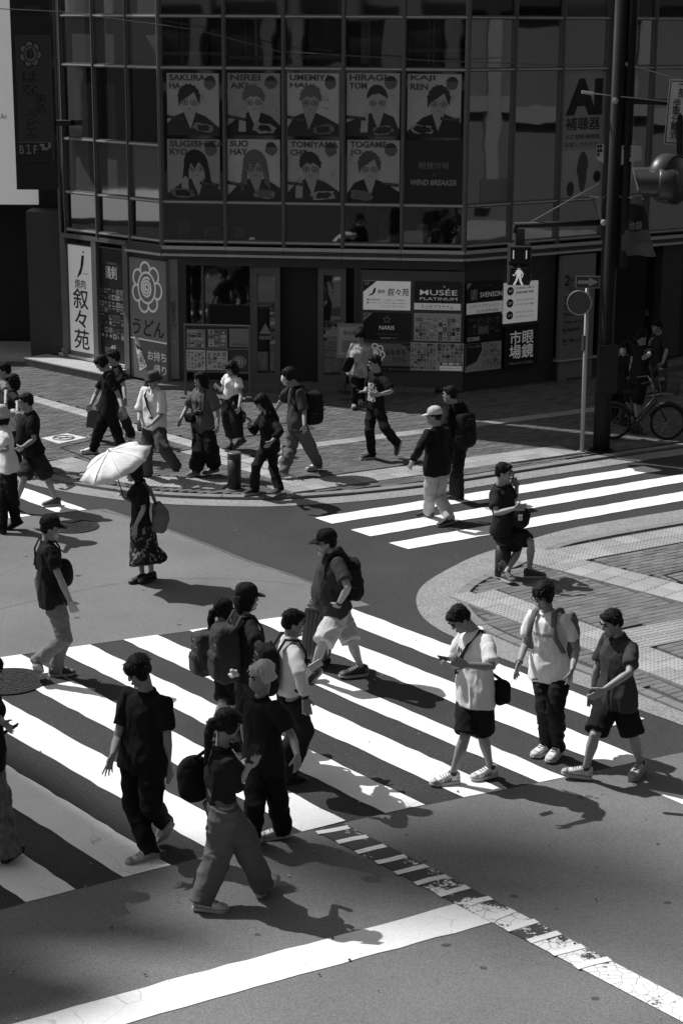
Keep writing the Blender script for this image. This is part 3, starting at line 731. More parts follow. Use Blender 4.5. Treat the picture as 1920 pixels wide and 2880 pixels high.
# right facade: dark walls, plinth
bm = BM(); F3.box(bm, 0, F3.onD(1275, 750)[0], G0, zc, -.3, -.06); obj('shop_wall', bm, M_dark, bld)
bm = BM(); F3.box(bm, F3.onD(1276, 750)[0], F3.onD(1372, 750)[0], G0, .42, -.3, .06); obj('plinth_block', bm, M_dark, bld)
bm = BM(); F3.box(bm, F3.onD(1270, 900)[0], F3.onD(1372, 900)[0], .425, .445, -.3, .1); obj('plinth_cap', bm, M_alu_l, bld)
gpanel(F3, 1372, 1398, 750, G0, zc, -.3, .0, M_blk, 'pier'); gpanel(F3, 1515, 1560, 750, .25, zc, -.3, -.02, M_dark, 'pier')
gpanel(F3, 1398, 1514, 750, .2, zc, -.26, -.24, M_glass[3], 'shop_glass')
bm = BM(); F3.box(bm, F3.onD(1440, 860)[0], F3.L, .0, .17, -.2, .5); obj('step_slab', bm, mat('step_stone', .2), bld)
for u in (1488, 1523):
    a, z = F3.onD(u * 0 + (1484 if u == 1488 else 1513), 717, -.23); bm = BM()
    vs = [bm.verts.new(F3.P(a + x, z + y, -.225)) for x, y in ((-.08, -.07), (.08, -.07), (0, .09))]; bm.faces.new(vs); obj('warning_sticker', bm, grey(.12), bld)
# unseen slab added above the corner, placed to cast the shadow edge on the pavement
bm = BM(); add_box(bm, F1.P(F1.L, 14, .75) + F2.n * .1, (.25, 1.3, 12), Matrix.Rotation(math.atan2(F2.d.y, F2.d.x), 3, 'Z'))
t = empty('shade_blade', F1.P(F1.L, 14, .75), 'unseen tall slab added high on the building corner to shade the pavement', 'sign'); obj('tall_box', bm, M_dark, t)

# ------------------------------------------------------------------ signs and posters
def board(f, D4, off, th, m, name, label, cat, group=None, frame=None, parent=None):
    """upright board from pixel box (1568 wide view); returns the thing and a helper placing things on its face"""
    u0, v0, u1, v1 = D4; um = (u0 + u1) / 2; vm = (v0 + v1) / 2
    a0 = f.onD(u0, vm, off)[0]; a1 = f.onD(u1, vm, off)[0]; z1 = f.onD(um, v0, off)[1]; z0 = f.onD(um, v1, off)[1]
    if parent is None:
        t = empty(name, f.P((a0 + a1) / 2, z0, off), label, cat, group)
    else: t = parent
    bm = BM(); f.box(bm, a0, a1, z0, z1, off - th, off); obj('panel' if parent is None else name, bm, m, t)
    if frame:
        bm = BM(); e = .02
        f.box(bm, a0 - e, a0 - .001, z0 - e, z1 + e, off - th, off + .012); f.box(bm, a1 + .001, a1 + e, z0 - e, z1 + e, off - th, off + .012)
        f.box(bm, a0, a1, z0 - e, z0 - .001, off - th, off + .012); f.box(bm, a0, a1, z1 + .001, z1 + e, off - th, off + .012); obj('frame', bm, frame, t)
    class H: pass
    h = H(); h.t, h.f, h.a0, h.a1, h.z0, h.z1, h.off = t, f, a0, a1, z0, z1, off
    h.w, h.hh = a1 - a0, z1 - z0
    h.p = lambda x, y, l=0: f.P(a0 + x * (a1 - a0), z0 + y * (z1 - z0), off + l)
    def rect(x0, y0, x1, y1, m_, l=.003, nm='print'):
        bm = BM(); vs = [bm.verts.new(h.p(x, y, l)) for x, y in ((x0, y0), (x1, y0), (x1, y1), (x0, y1))]; bm.faces.new(vs); return obj(nm, bm, m_, t)
    def poly(pts, m_, l=.004, nm='print'):
        bm = BM(); bm.faces.new([bm.verts.new(h.p(x, y, l)) for x, y in pts]); return obj(nm, bm, m_, t)
    def tx(s, x, y, w_, h_, m_, **k): text(s, t, h.p(x, y), f.d, Vector((0, 0, 1)), w_ * h.w, h_ * h.hh, m_, lift=k.pop('lift', .006), **k)
    def vt(s, x, y, w_, h_, m_, **k): vtext(s, t, h.p(x, y), f.d, Vector((0, 0, 1)), w_ * h.w, h_ * h.hh, m_, lift=k.pop('lift', .006), **k)
    h.rect, h.poly, h.tx, h.vt = rect, poly, tx, vt
    def cells(x0, y0, x1, y1, nx, ny, seed, tones=(.06, .18, .36, .55, .75), fill=.86, l=.005):
        r_ = random.Random(seed); bm = BM(); ms = [grey(v) for v in tones]
        for i in range(nx):
            for j in range(ny):
                cx, cy = x0 + (i + .5) * (x1 - x0) / nx, y0 + (j + .5) * (y1 - y0) / ny; hw = (x1 - x0) / nx * fill / 2; hh = (y1 - y0) / ny * fill / 2
                k = r_.randrange(len(tones))
                if r_.random() < .5:
                    bm.faces.new([bm.verts.new(h.p(cx + a, cy + b, l)) for a, b in ((-hw, -hh), (hw, -hh), (hw, hh), (-hw, hh))]).material_index = k
                    n = 9; bm.faces.new([bm.verts.new(h.p(cx + hw * .6 * math.cos(2 * math.pi * q / n), cy + hh * .62 * math.sin(2 * math.pi * q / n), l + .002)) for q in range(n)]).material_index = r_.randrange(len(tones))
                else:
                    for q in range(3):
                        yy = cy + hh * (.66 - q * .66); ww = hw * r_.uniform(.5, 1)
                        bm.faces.new([bm.verts.new(h.p(cx - hw + a, yy + b, l)) for a, b in ((0, -hh * .22), (ww * 2, -hh * .22), (ww * 2, hh * .2), (0, hh * .2))]).material_index = r_.randrange(len(tones))
        return obj('printed_pictures', bm, ms, t)
    h.cells = cells
    return h
def ribbon(bm, pts, wd, close=False):
    n = len(pts); L_ = []
    for i, p in enumerate(pts):
        a = pts[(i - 1) % n] if close or i > 0 else pts[i]; b = pts[(i + 1) % n] if close or i < n - 1 else pts[i]
        L_.append((p, (b - a).normalized()))
    return L_
def flower(h, cx, cy, rad, wd, m, fill=None, l=.006):
    """rose emblem: petals round an oval with a spiral in it"""
    f = h.f; asp = h.w / h.hh
    def Q(x, y, ll): return h.p(cx + x * rad, cy + y * rad * asp, ll)
    def stroke(bm, pl, close=False, ll=l):
        n = len(pl)
        for i in range(n if close else n - 1):
            (x0, y0), (x1, y1) = pl[i], pl[(i + 1) % n]; dx, dy = x1 - x0, y1 - y0; q = math.hypot(dx, dy) or 1; nx, ny = -dy / q * wd / 2, dx / q * wd / 2
            ex, ey = dx / q * wd * .25, dy / q * wd * .25
            bm.faces.new([bm.verts.new(Q(*c, ll)) for c in ((x0 + nx - ex, y0 + ny - ey), (x0 - nx - ex, y0 - ny - ey), (x1 - nx + ex, y1 - ny + ey), (x1 + nx + ex, y1 + ny + ey))])
    out = []
    np_ = 7
    for k in range(np_):
        a0 = 2 * math.pi * k / np_ + .35; 
        for q in range(9):
            a = a0 + 2 * math.pi / np_ * q / 9; r_ = .74 + .26 * math.sin(math.pi * q / 9) ** .6
            out.append((r_ * math.cos(a) * .88, r_ * math.sin(a)))
    if fill is not None:
        bm = BM(); bm.faces.new([bm.verts.new(Q(x, y, l - .002)) for x, y in out]); obj('emblem', bm, fill, h.t)
    bm = BM(); stroke(bm, out, True)
    oval = [(.56 * math.cos(2 * math.pi * k / 26) * .9, .6 * math.sin(2 * math.pi * k / 26)) for k in range(26)]; stroke(bm, oval, True, l + .0008)
    for k in range(np_):
        a = 2 * math.pi * k / np_ + .35; stroke(bm, [(.55 * math.cos(a) * .9, .58 * math.sin(a)), (.74 * math.cos(a) * .88, .74 * math.sin(a))], False, l + .0016)
    sp_ = [((.40 - .0085 * k) * math.cos(.42 * k + 1) * .85, (.42 - .0085 * k) * math.sin(.42 * k + 1)) for k in range(42)]; stroke(bm, sp_, False, l + .0024)
    obj('emblem', bm, m, h.t)

def glow_mat(name, v, e):
    m = mat(name, v, .4, .4, n1=.05, s1=2); b = m.node_tree.nodes['Principled BSDF']; b.inputs['Emission Color'].default_value = (1, 1, 1, 1); b.inputs['Emission Strength'].default_value = e; return m
W = glow_mat('glow_print', .62, .10); WH = grey(.5); DK = grey(.02); MD = grey(.16); LG = grey(.32); CH = grey(.06)  # W: white print with a little glow added, on unlit signs too
P_w = glow_mat('lightbox_white', .55, .16); P_o = mat('sign_midtone', .22, .45, .4, n1=.06, s1=2); P_k = mat('sign_black', .018, .4, .4, n1=.1, s1=2)
# left facade: three tall signs
h = board(F1, (161, 565, 217, 868), -.04, .08, P_w, 'shop_sign', 'tall white upright sign with black brush lettering by the left corner', 'sign', frame=M_alu)
h.rect(.0, .0, 1, .2, grey(.16), .004, 'lower_panel'); h.vt('叙々苑', .47, .45, .62, .46, DK, bold=.03, line=.95); h.tx('焼肉', .47, .715, .44, .07, DK, bold=.02)
h.poly([(.42, .77), (.34, .755), (.5, .84), (.56, .93), (.66, .93), (.62, .86), (.52, .79)], DK, .006, 'emblem'); h.poly([(.6, .955), (.63, .945), (.66, .957), (.63, .968)], DK, .006, 'emblem'); h.tx('JOJOEN', .7, .795, .2, .012, DK)
h.tx('9F', .9, .17, .2, .03, WH); h.tx('焼肉レストラン 本店', .45, .165, .55, .018, LG)
h = board(F1, (228, 572, 289, 870), -.05, .07, P_k, 'shop_sign', 'tall black menu sign between the white brush sign and the udon sign', 'sign', frame=M_alu)
h.tx('鶏剣', .5, .82, .42, .1, WH, bold=.03); h.tx('地鶏 炭火焼', .5, .89, .4, .022, MD); h.tx('4F', .52, .245, .2, .04, WH, bold=.01); h.tx('電話 03-5979-0000'[:6], .5, .2, .4, .015, MD)
for k in range(4): h.cells(.06, .31 + k * .1, .96, .4 + k * .1, 6, 2, 31 + k, (.03, .08, .16, .26), .9)
h.rect(.2, .2, .45, .245, MD)
h = board(F1, (300, 596, 383, 872), .0, .12, P_o, 'shop_sign', 'grey noodle shop sign with a big rose emblem and takeaway panel', 'sign')
h.rect(0, .0, 1, .325, grey(.16), .003, 'lower_panel'); h.rect(0, .325, 1, .338, W, .005); flower(h, .48, .765, .46, .085, W)
h.tx('うどん', .5, .435, .86, .14, DK, bold=.03, shear=.15)
h.tx('お持ち', .72, .21, .5, .08, W, bold=.01); h.tx('帰り', .8, .1, .34, .08, W, bold=.01)
h.poly([(.12, .3), (.26, .26), (.44, .11), (.24, .06)], W, .006, 'picture'); h.poly([(.12, .34), (.2, .34), (.31, .255), (.13, .285)], grey(.4), .008, 'picture'); h.poly([(.13, .285), (.31, .255), (.28, .23), (.24, .25), (.2, .235), (.16, .25)], CH, .009, 'picture')
flower(h, .29, .155, .14, .1, MD, l=.011)
h = board(F1, (386, 596, 398, 872), -.0, .1, P_o, 'shop_sign', 'narrow grey sign with small emblem beside the udon sign', 'sign') if False else board(F2, (389, 596, 410, 870), -.02, .06, P_o, 'shop_sign', 'narrow grey sign with small emblem and floor arrow right of the takeaway panel', 'sign')
flower(h, .5, .735, .4, .11, LG); h.vt('はなまるうどん', .5, .55, .55, .22, CH, bold=.02, line=.75); h.tx('B1F', .5, .375, .8, .04, LG, bold=.02); h.poly([(.3, .33), (.6, .33), (.6, .31), (.75, .31), (.75, .28), (.6, .28), (.6, .295), (.45, .295), (.45, .315), (.3, .315)], LG, .006, 'arrow')

# tenant boards right of the door
gp_ = board(F2, (826, 622, 1064, 896), -.03, .1, mat('tenant_frame', .085, .5, .4, n1=.1, s1=3), 'tenant_board', 'grey frame holding the tenant signs right of the entrance', 'sign board')
h = board(F2, (834, 646, 942, 712), .0, .02, P_w, 'tenant_sign', 'white barbecue restaurant sign with brush writing, top left of the tenant board', 'sign', 'tenant signs')
h.poly([(0, 1), (.28, 1), (0, .62)], P_k, .004, 'corner'); h.tx('9F', .08, .9, .11, .13, LG, bold=.01); h.tx('焼肉', .38, .64, .15, .14, DK, bold=.02); h.tx('叙々苑', .74, .63, .46, .27, DK, bold=.03, shear=.1)
h.poly([(.09, .48), (.19, .58), (.23, .76), (.27, .76), (.25, .62), (.2, .52)], DK, .006, 'emblem'); h.tx('■営業時間　11:30a.m.~10:00p.m.', .5, .35, .84, .07, CH); h.tx('■ランチタイム　平 日  11:30a.m.~4:00p.m.', .5, .24, .84, .07, CH); h.tx('土・日・祝  11:30a.m.~3:00p.m.', .62, .13, .55, .07, CH)
h = board(F2, (951, 648, 1058, 712), .0, .02, P_k, 'tenant_sign', 'black beauty salon sign with white capitals, top right of the tenant board', 'sign', 'tenant signs')
h.rect(0, 0, 1, .24, W, .004); h.tx('MUSÉE', .52, .65, .8, .24, W, bold=.005); h.tx('PLATINUM', .52, .4, .8, .1, W); h.tx('ミュゼプラチナム', .5, .12, .7, .14, DK); h.poly([(.62, .84), (.64, .87), (.66, .84), (.64, .81)], W, .006, 'emblem')
h = board(F2, (834, 719, 942, 781), .0, .02, P_k, 'tenant_sign', 'black cosmetics sign with star emblem below the barbecue sign', 'sign', 'tenant signs')
h.poly([(0, 1), (.2, 1), (0, .68)], LG, .004, 'corner'); h.tx('6F', .06, .91, .09, .12, DK); h.tx('NARIS', .5, .46, .32, .15, W); h.tx('OPEN 10:00', .5, .22, .5, .06, MD); h.rect(.37, .04, .6, .1, LG, .004); h.rect(.62, .04, .7, .1, MD, .004)
bm = BM(); pts = [h.p(.5 + (.085 if k % 2 == 0 else .04) * math.sin(math.pi * k / 5), .76 + (.14 if k % 2 == 0 else .066) * math.cos(math.pi * k / 5), .006) for k in range(10)]
tube(bm, pts + [pts[0]], .008, 4); obj('emblem', bm, LG, h.t)
h = board(F2, (950, 720, 1058, 784), .0, .02, grey(.5), 'menu_poster', 'crowded grey menu poster under the beauty salon sign', 'poster', 'menu posters'); h.tx('ランチメニュー', .5, .92, .8, .1, WH, bold=.02); h.cells(.03, .04, .5, .84, 6, 6, 41); h.cells(.52, .04, .98, .84, 5, 5, 42)
h = board(F2, (834, 789, 942, 853), .0, .02, P_o, 'tenant_sign', 'grey udon sign with large rose emblem at the bottom of the tenant board', 'sign', 'tenant signs')
h.rect(0, 0, 1, .2, P_k, .004); flower(h, .26, .62, .22, .1, W, grey(.3)); h.tx('はなまる', .68, .7, .42, .2, DK, bold=.03, shear=-.1); h.tx('うどん', .76, .44, .3, .17, DK, bold=.03); h.poly([(.8, 1), (1, 1), (1, .72)], P_k, .004, 'corner'); h.tx('B1F', .92, .9, .12, .1, WH, bold=.01); h.tx('サンシャイン通り店 10:00~22:15', .6, .09, .76, .08, LG)
h = board(F2, (942, 788, 1064, 852), .006, .02, grey(.6), 'menu_poster', 'pale crowded menu poster with open sign beside the udon sign', 'poster', 'menu posters'); h.cells(.01, .06, .48, .98, 8, 10, 43, (.05, .18, .35, .5, .65)); h.cells(.5, .34, .99, .98, 6, 5, 44, (.06, .18, .3, .45)); h.rect(.56, .2, .97, .33, MD, .008); h.tx('営業中', .77, .265, .34, .1, W, bold=.02, lift=.011); h.rect(.56, .03, .97, .19, W, .008); h.tx('店内でお召し上がり', .77, .11, .34, .05, DK, lift=.011)
# right facade
h = board(F3, (1071, 648, 1155, 719), .0, .05, P_k, 'tenant_sign', 'black wig salon sign with script monogram left of the floor guide', 'sign', 'tenant signs')
h.rect(0, 0, .98, .36, W, .004); h.tx('SVENSON', .66, .6, .6, .16, W); h.tx('レディス スヴェンソン', .5, .25, .78, .13, DK); h.tx('Tel. 03-5979-6356', .56, .08, .6, .1, DK); h.rect(.1, .45, .29, .8, MD, .004); h.tx('S', .195, .62, .1, .26, WH, shear=.4); h.tx('ウィッグ・増毛', .5, .9, .35, .07, MD)
h.poly([(0, 1), (.14, 1), (0, .8)], LG, .005, 'corner')
h = board(F3, (1071, 726, 1154, 783), .0, .03, P_k, 'menu_poster', 'black restaurant poster with pale calligraphy below the wig salon sign', 'poster', 'menu posters'); h.cells(.03, .3, .9, .95, 7, 5, 51, (.02, .04, .08, .14)); h.tx('鶏剣', .45, .45, .28, .36, LG, bold=.03); h.rect(.02, .04, .36, .2, WH, .004); h.tx('4F', .12, .12, .12, .1, DK)
h = board(F3, (1069, 787, 1150, 851), .0, .03, grey(.5), 'menu_poster', 'pale menu sheet with dark photograph, lowest on the right wall', 'poster', 'menu posters'); h.poly([(0, .2), (.3, .35), (.45, .75), (.42, 1), (0, 1)], grey(.03), .004, 'picture'); h.cells(.48, .06, .98, .97, 5, 8, 52, (.08, .3, .45, .6)); h.tx('寿司と海鮮', .22, .9, .34, .08, WH)
h = board(F3, (1157, 648, 1234, 740), .03, .05, P_w, 'floor_guide', 'white floor guide with black floor numbers under the walking signal', 'sign')
for k, (fl, a, b) in enumerate((('3F', 'お支払い窓口', '補聴器'), ('2F', 'メガネ / サングラス', 'パーソナルカラー診断'), ('1F', 'メガネ / サングラス', 'コンタクトレンズ'))):
    y = .8 - k * .3; n = 20; h.poly([(.17 + .1 * math.cos(2 * math.pi * q / n), y + .1 * h.w / h.hh * math.sin(2 * math.pi * q / n)) for q in range(n)], DK, .005, 'disc'); h.tx(fl, .17, y, .12, .06, W, lift=.009); h.tx(a, .6, y + .06, .52, .055, DK, bold=.015); h.tx(b, .6, y - .05, .54, .055, DK, bold=.015)
h = board(F3, (1158, 748, 1234, 842), .02, .05, P_k, 'shop_sign', 'black square sign with big white characters below the floor guide', 'sign')
h.tx('市眼\n場鏡', .5, .55, .72, .68, W, bold=.03, line=.95); h.tx('MEGANE ICHIBA', .5, .1, .7, .06, WH)
h = board(F3, (1284, 585, 1362, 898), .06, .08, mat('banner_grey', .22, .6, .3, n1=.06, s1=1.5), 'shop_sign', 'tall pale brand list panel behind the mirror post', 'sign')
h.tx('2', .18, .82, .17, .075, DK, bold=.02); h.tx('F', .33, .815, .1, .03, DK); h.tx('Selection', .38, .765, .3, .014, DK); h.rect(.08, .75, .5, .752, DK, .005)
for s_, y, w_ in (('GUCCI', .695, .36), ('SAINT LAURENT', .635, .62), ('PRADA', .575, .34), ('Tiffany & Co.', .515, .6), ('BURBERRY', .46, .53), ('鯖江 職人メガネ', .38, .66)):
    h.tx(s_, .1 + w_ / 2, y, w_, .024, DK, bold=.01); h.rect(.1, y - .026, .22, y - .021, CH, .005)
h.tx('眼鏡市場', .52, .09, .5, .035, DK, bold=.01)

# window films on the first floor: names and bands, plain figures only
names = [('SAKURA', 'HA', 'WBK-01SH'), ('NIREI', 'AKI', 'WBK-02SH'), ('UMEMIYA', 'HAJ', 'WBK-05UH'), ('HIRAGI', 'TOM', 'WBK-06TI'), ('KAJI', 'REN', 'WBK-07KR'), ('SUGISHITA', 'KYO', 'WBK-03SK'), ('SUO', 'HAY', 'WBK-04SH'), ('TOMIYAMA', 'CHO', 'WBK-08TC'), ('TOGAME', 'JO', 'WBK-09TJ')]
boxes = [(384, 168, 503, 311), (523, 168, 643, 311), (660, 168, 778, 313), (796, 168, 917, 313), (935, 170, 1058, 316), (385, 320, 505, 463), (523, 320, 643, 463), (661, 322, 779, 464), (797, 322, 917, 465)]
descr = ['upper row, far left window: pale poster headed SAKURA', 'upper row: pale poster headed NIREI', 'upper row, middle: pale poster headed UMEMIYA', 'upper row: pale poster headed HIRAGI', 'upper row, far right: pale poster headed KAJI', 'lower row, far left window: pale poster headed SUGISHITA', 'lower row: pale poster headed SUO', 'lower row: pale poster headed TOMIYAMA', 'lower row, far right: pale poster headed TOGAME']
P_f = [mat('poster_film_%d' % i, v, .35, .45, n1=.1, s1=2) for i, v in enumerate((.38, .29, .42, .38))]
pm = [grey(v, .5) for v in (.02, .035, .07, .11)]
for k, (bx, nm) in enumerate(zip(boxes, names)):
    h = board(F2, bx, -.018, .012, P_f[k % 4], 'window_poster', descr[k], 'poster', 'window posters')
    rr = random.Random(100 + k); c = .5 + rr.uniform(-.09, .09); dk = pm[rr.randrange(2)]; fc = grey(.25 + rr.random() * .08, .5); hd_c = pm[rr.choice((0, 1, 1, 2, 3))]; tl = rr.uniform(-.18, .18)
    def rp(x, y): return (min(.995, max(.005, c + x - tl * (y - .4) * .6)), min(.995, max(.005, y)))
    h.tx(nm[0], .05 + .058 * len(nm[0]), .93, .116 * len(nm[0]), .1, pm[2], bold=.03); h.tx(nm[1], .05 + .055 * len(nm[1]), .80, .11 * len(nm[1]), .1, pm[2], bold=.03)
    sh = rr.uniform(-.07, .07)
    h.poly([(0, 0), (.0, .16 + sh), rp(-.3, .31), rp(-.1, .38), rp(.1, .38), rp(.3, .31), (1, .16 - sh), (1, 0)], dk, .004, 'printed_shape')
    h.poly([rp(-.09, .42), rp(-.11, .36), rp(.0, .1), rp(.11, .36), rp(.09, .42)], fc, .005, 'printed_shape')                                  # neck and open collar
    h.poly([rp(.17 * math.cos(a), .56 + (.2 if math.sin(a) > 0 else .24) * math.sin(a)) for a in [2 * math.pi * q / 18 for q in range(18)]], fc, .006, 'printed_shape')
    st = (3, 0, 0, 1, 3, 2, 2, 0, 3)[k]
    if st == 0:
        n = 26; ang = [math.pi * (-.1 + 1.2 * q / (n - 1)) for q in range(n)]
        hp_ = [rp((.2 + (.035 if q % 2 else 0) * rr.uniform(.2, 1)) * math.cos(a), .61 + (.2 + (.05 if q % 2 else 0) * rr.random()) * math.sin(a)) for q, a in enumerate(ang)] + [rp(-.17 + .34 * q / 6, .64 - (.05 if q % 2 else 0) * rr.uniform(.4, 1)) for q in range(1, 6)]
    elif st == 1: hp_ = [rp(.2 * math.cos(a), .6 + .22 * math.sin(a)) for a in [math.pi * q / 16 for q in range(17)]] + [rp(-.18, .6), rp(-.1, .66), rp(.04, .68), rp(.17, .62)]
    elif st == 2: hp_ = [rp(.27, .2), rp(.25, .45)] + [rp(.23 * math.cos(a), .6 + .24 * math.sin(a)) for a in [math.pi * q / 16 for q in range(17)]] + [rp(-.27, .42), rp(-.3, .16), rp(-.17, .26), rp(-.155, .52), rp(-.1, .62), rp(-.02, .54), rp(.05, .64), rp(.14, .55), rp(.16, .3)]
    else: hp_ = [rp(.2, .5)] + [rp((.21 + .02 * (q % 2)) * math.cos(a), .6 + (.22 + .02 * (q % 2)) * math.sin(a)) for q, a in enumerate([math.pi * q / 16 for q in range(17)])] + [rp(-.21, .46), rp(-.15, .56), rp(-.06, .60), rp(.1, .70), rp(.15, .58)]
    h.poly(hp_, hd_c, .008, 'printed_shape')
    for e in (-1, 1):                                                 # spectacles: dark rim round a pale lens
        h.poly([rp(e * .085 + .066 * math.cos(q * .6283), .53 + .045 * math.sin(q * .6283)) for q in range(10)], pm[0], .0095, 'printed_shape'); h.poly([rp(e * .085 + .052 * math.cos(q * .6283), .53 + .034 * math.sin(q * .6283)) for q in range(10)], fc, .011, 'printed_shape')
        h.poly([rp(e * .085 + .024 * math.cos(q * 1.0472), .53 + .018 * math.sin(q * 1.0472)) for q in range(6)], pm[1], .0125, 'printed_shape')
    if k % 2: h.poly([rp(-.34, .06), rp(-.30, .34), rp(-.22, .42), rp(-.17, .36), rp(-.2, .06)], fc, .0085, 'printed_shape')
    h.poly([rp(-.03, .43), rp(.03, .43), rp(.02, .42), rp(-.02, .42)], pm[1], .010, 'printed_shape')
    h.poly([(.83 + .12 * math.cos(a) * rr.uniform(.85, 1.1), .85 + .11 * math.sin(a) * rr.uniform(.85, 1.1)) for a in [2 * math.pi * q / 14 for q in range(14)]], pm[3], .005, 'printed_shape')
    h.poly([(.83 + .1 * math.cos(a) * rr.uniform(.9, 1.1), .88 + .08 * math.sin(a)) for a in [math.pi * q / 8 for q in range(9)]], pm[1], .006, 'printed_shape')
    for q in range(7):                                                # loose pen strokes
        x, y, a, l_ = rr.uniform(.04, .96), rr.uniform(.35, .75), rr.uniform(0, 3.1), rr.uniform(.03, .1)
        if abs(x - c) < .24: continue
        dx, dy = l_ * math.cos(a), l_ * math.sin(a); h.poly([(min(.99, max(.01, x + u_ * dx - v_ * dy * .12)), min(.99, max(.01, y + u_ * dy + v_ * dx * .12))) for u_, v_ in ((-1, -.4), (1, -.1), (1, .1), (-1, .4))], pm[2], .007, 'printed_shape')
    left_ = rr.random() < .5; sx = .0 if left_ else .62; sl_ = rr.uniform(.02, .07)
    h.poly([(sx, .33), (sx + .36, .33 - sl_), (sx + .36, .28 - sl_), (sx, .28)], pm[0], .012, 'printed_band')
    text(nm[2], h.t, h.p(sx + .18, .305 - sl_ / 2), (F2.d * h.w * .36 - Vector((0, 0, sl_ * h.hh))).normalized(), Vector((0, 0, 1)), .3 * h.w, .04 * h.hh, grey(.16), lift=.015)
    lx, ly, ro, n = (.7 if left_ else .28), rr.uniform(.09, .14), rr.uniform(-.5, .5), 22
    def tag_(k_, jit, m_, l_): h.poly([(min(.995, max(.005, lx + (k_ * .25 * (math.copysign(abs(math.cos(a)) ** .6, math.cos(a)) * math.cos(ro) * 1.0) - k_ * .07 * math.sin(a) * math.sin(ro)) * rr.uniform(1 - jit, 1 + jit))), max(.006, ly + (k_ * .085 * math.copysign(abs(math.sin(a)) ** .6, math.sin(a)) + k_ * .1 * math.cos(a) * math.sin(ro)) * rr.uniform(1 - jit, 1 + jit))) for a in [2 * math.pi * q / n for q in range(n)]], m_, l_, 'printed_shape')
    tag_(rr.uniform(.8, 1), .2, grey((.2, .27, .14)[k % 3], .5), .013); tag_(rr.uniform(.5, .75), .25, pm[rr.choice((0, 1, 3))], .015)
h = board(F2, (930, 322, 1062, 467), -.018, .012, P_k, 'window_poster', 'black poster with grey slanted title, right of the lower poster row', 'poster', 'window posters'); h.tx('眼鏡市場', .5, .6, .52, .11, grey(.16), bold=.01); h.tx('×', .5, .45, .06, .05, grey(.12)); h.tx('WIND BREAKER', .5, .33, .8, .09, grey(.28), bold=.03, shear=.25)
h = board(F3, (1291, 165, 1387, 462), -.015, .012, mat('ai_poster', .3, .4, .4, n1=.1, s1=1.5), 'window_poster', 'tall pale window poster headed AI left of the signal pole', 'poster')
h.tx('AI', .48, .81, .86, .28, grey(.022), bold=.06); h.tx('補聴器', .47, .605, .82, .1, grey(.022), bold=.03); h.tx('人工知能補聴器', .47, .505, .82, .038, grey(.022)); h.tx('お試しできます。', .47, .445, .82, .036, grey(.022))
h.rect(0, 0, 1, .4, grey(.38), .004, 'picture'); h.poly([(.5 + .1 * math.cos(a) * (1.4 if math.sin(a) > 0 else 1), .23 + .16 * math.sin(a)) for a in [2 * math.pi * q / 20 for q in range(20)]], grey(.08), .006, 'picture'); h.poly([(.22 + .09 * math.cos(a), .1 + .06 * math.sin(a)) for a in [2 * math.pi * q / 14 for q in range(14)]], grey(.05), .006, 'picture'); h.poly([(.85 + .09 * math.cos(a), .19 + .045 * math.sin(a)) for a in [2 * math.pi * q / 14 for q in range(14)]], grey(.02), .006, 'picture')
# pale paper inside a window on the right facade
h = board(F3, (1103, 411, 1166, 465), -.03, .01, grey(.2), 'window_poster', 'blank pale sheet in the window between the posters and the AI poster', 'poster')

# ------------------------------------------------------------------ neighbours on the left
left = empty('dark_building', (-9, 39, 0), 'dark neighbouring building at the left edge behind the hanging sign', 'building')
p0 = aty(152 * D_, 700 * D_, 36.4); p1 = aty(60 * D_, 700 * D_, 36.4)
bm = BM(); prism(bm, [(-16, 38.6), (p0.x - .02, 38.6), (p0.x - .02, 45), (-16, 45)], -.02, 7.6); obj('wall', bm, M_blk, left)
bm = BM(); prism(bm, [(p1.x + .05, 36.5), (p0.x - .06, 36.3), (p0.x - .06, 37.2), (p1.x + .05, 37.3)], -.02, 3.0); obj('pillar', bm, M_dark, left)
bm = BM(); prism(bm, [(-14, 37.5), (p0.x - .06, 37.3), (p0.x - .06, 38.5), (-14, 38.5)], 3.02, 3.5); obj('canopy', bm, M_blk, left)
bm = BM(); prism(bm, [(-14, 37.4), (p1.x + .1, 36.4), (p1.x + .1, 38.4), (-14, 38.5)], -.02, .12); obj('step_slab', bm, mat('step_pale', .5, .7, .3, n1=.08, s1=2), left)
# big white sign behind, dark projecting sign in front
ws = empty('wall_sign', (-8, 37, 4), 'big plain white wall sign partly hidden by the dark hanging sign', 'sign')
qa = aty(-160 * D_, 60 * D_, 37.2); qb = aty(88 * D_, 470 * D_, 37.2)
bm = BM(); add_box(bm, ((qa.x + qb.x) / 2, 37.3, (qb.z + 7.4) / 2), (qb.x - qa.x, .2, 7.4 - qb.z)); obj('panel', bm, glow_mat('wall_sign_glow', .6, .2), ws)  # panel glows to stand in for sunlight on its white face
text('An', ws, aty(9 * D_, 267 * D_, 37.19), (1, 0, 0), (0, 0, 1), .12, .11, CH, lift=.02)
Y = 35.2; qa = aty(22 * D_, 0, Y); qb = aty(128 * D_, 436 * D_, Y)
hs = empty('hanging_sign', ((qa.x + qb.x) / 2, Y, qb.z), 'tall dark hanging sign with rose emblem and floor arrow at upper left', 'sign')
class FF: pass
FS = Facet((qa.x, Y), (qb.x, Y + .02))
bm = BM(); add_box(bm, ((qa.x + qb.x) / 2, Y + .2, (qb.z + 9) / 2), (qb.x - qa.x, .36, 9 - qb.z)); obj('tall_box', bm, P_k, hs)
bm = BM(); add_box(bm, (qb.x + .1, Y + .6, qb.z + 1.2), (.3, .25, .1)); obj('bracket', bm, M_dark, hs)
h = board(FS, (40, 80, 122, 370), .03, .015, mat('hang_panel', .045, .5, .4, n1=.05, s1=2), 'lit_panel', None, None, parent=hs)
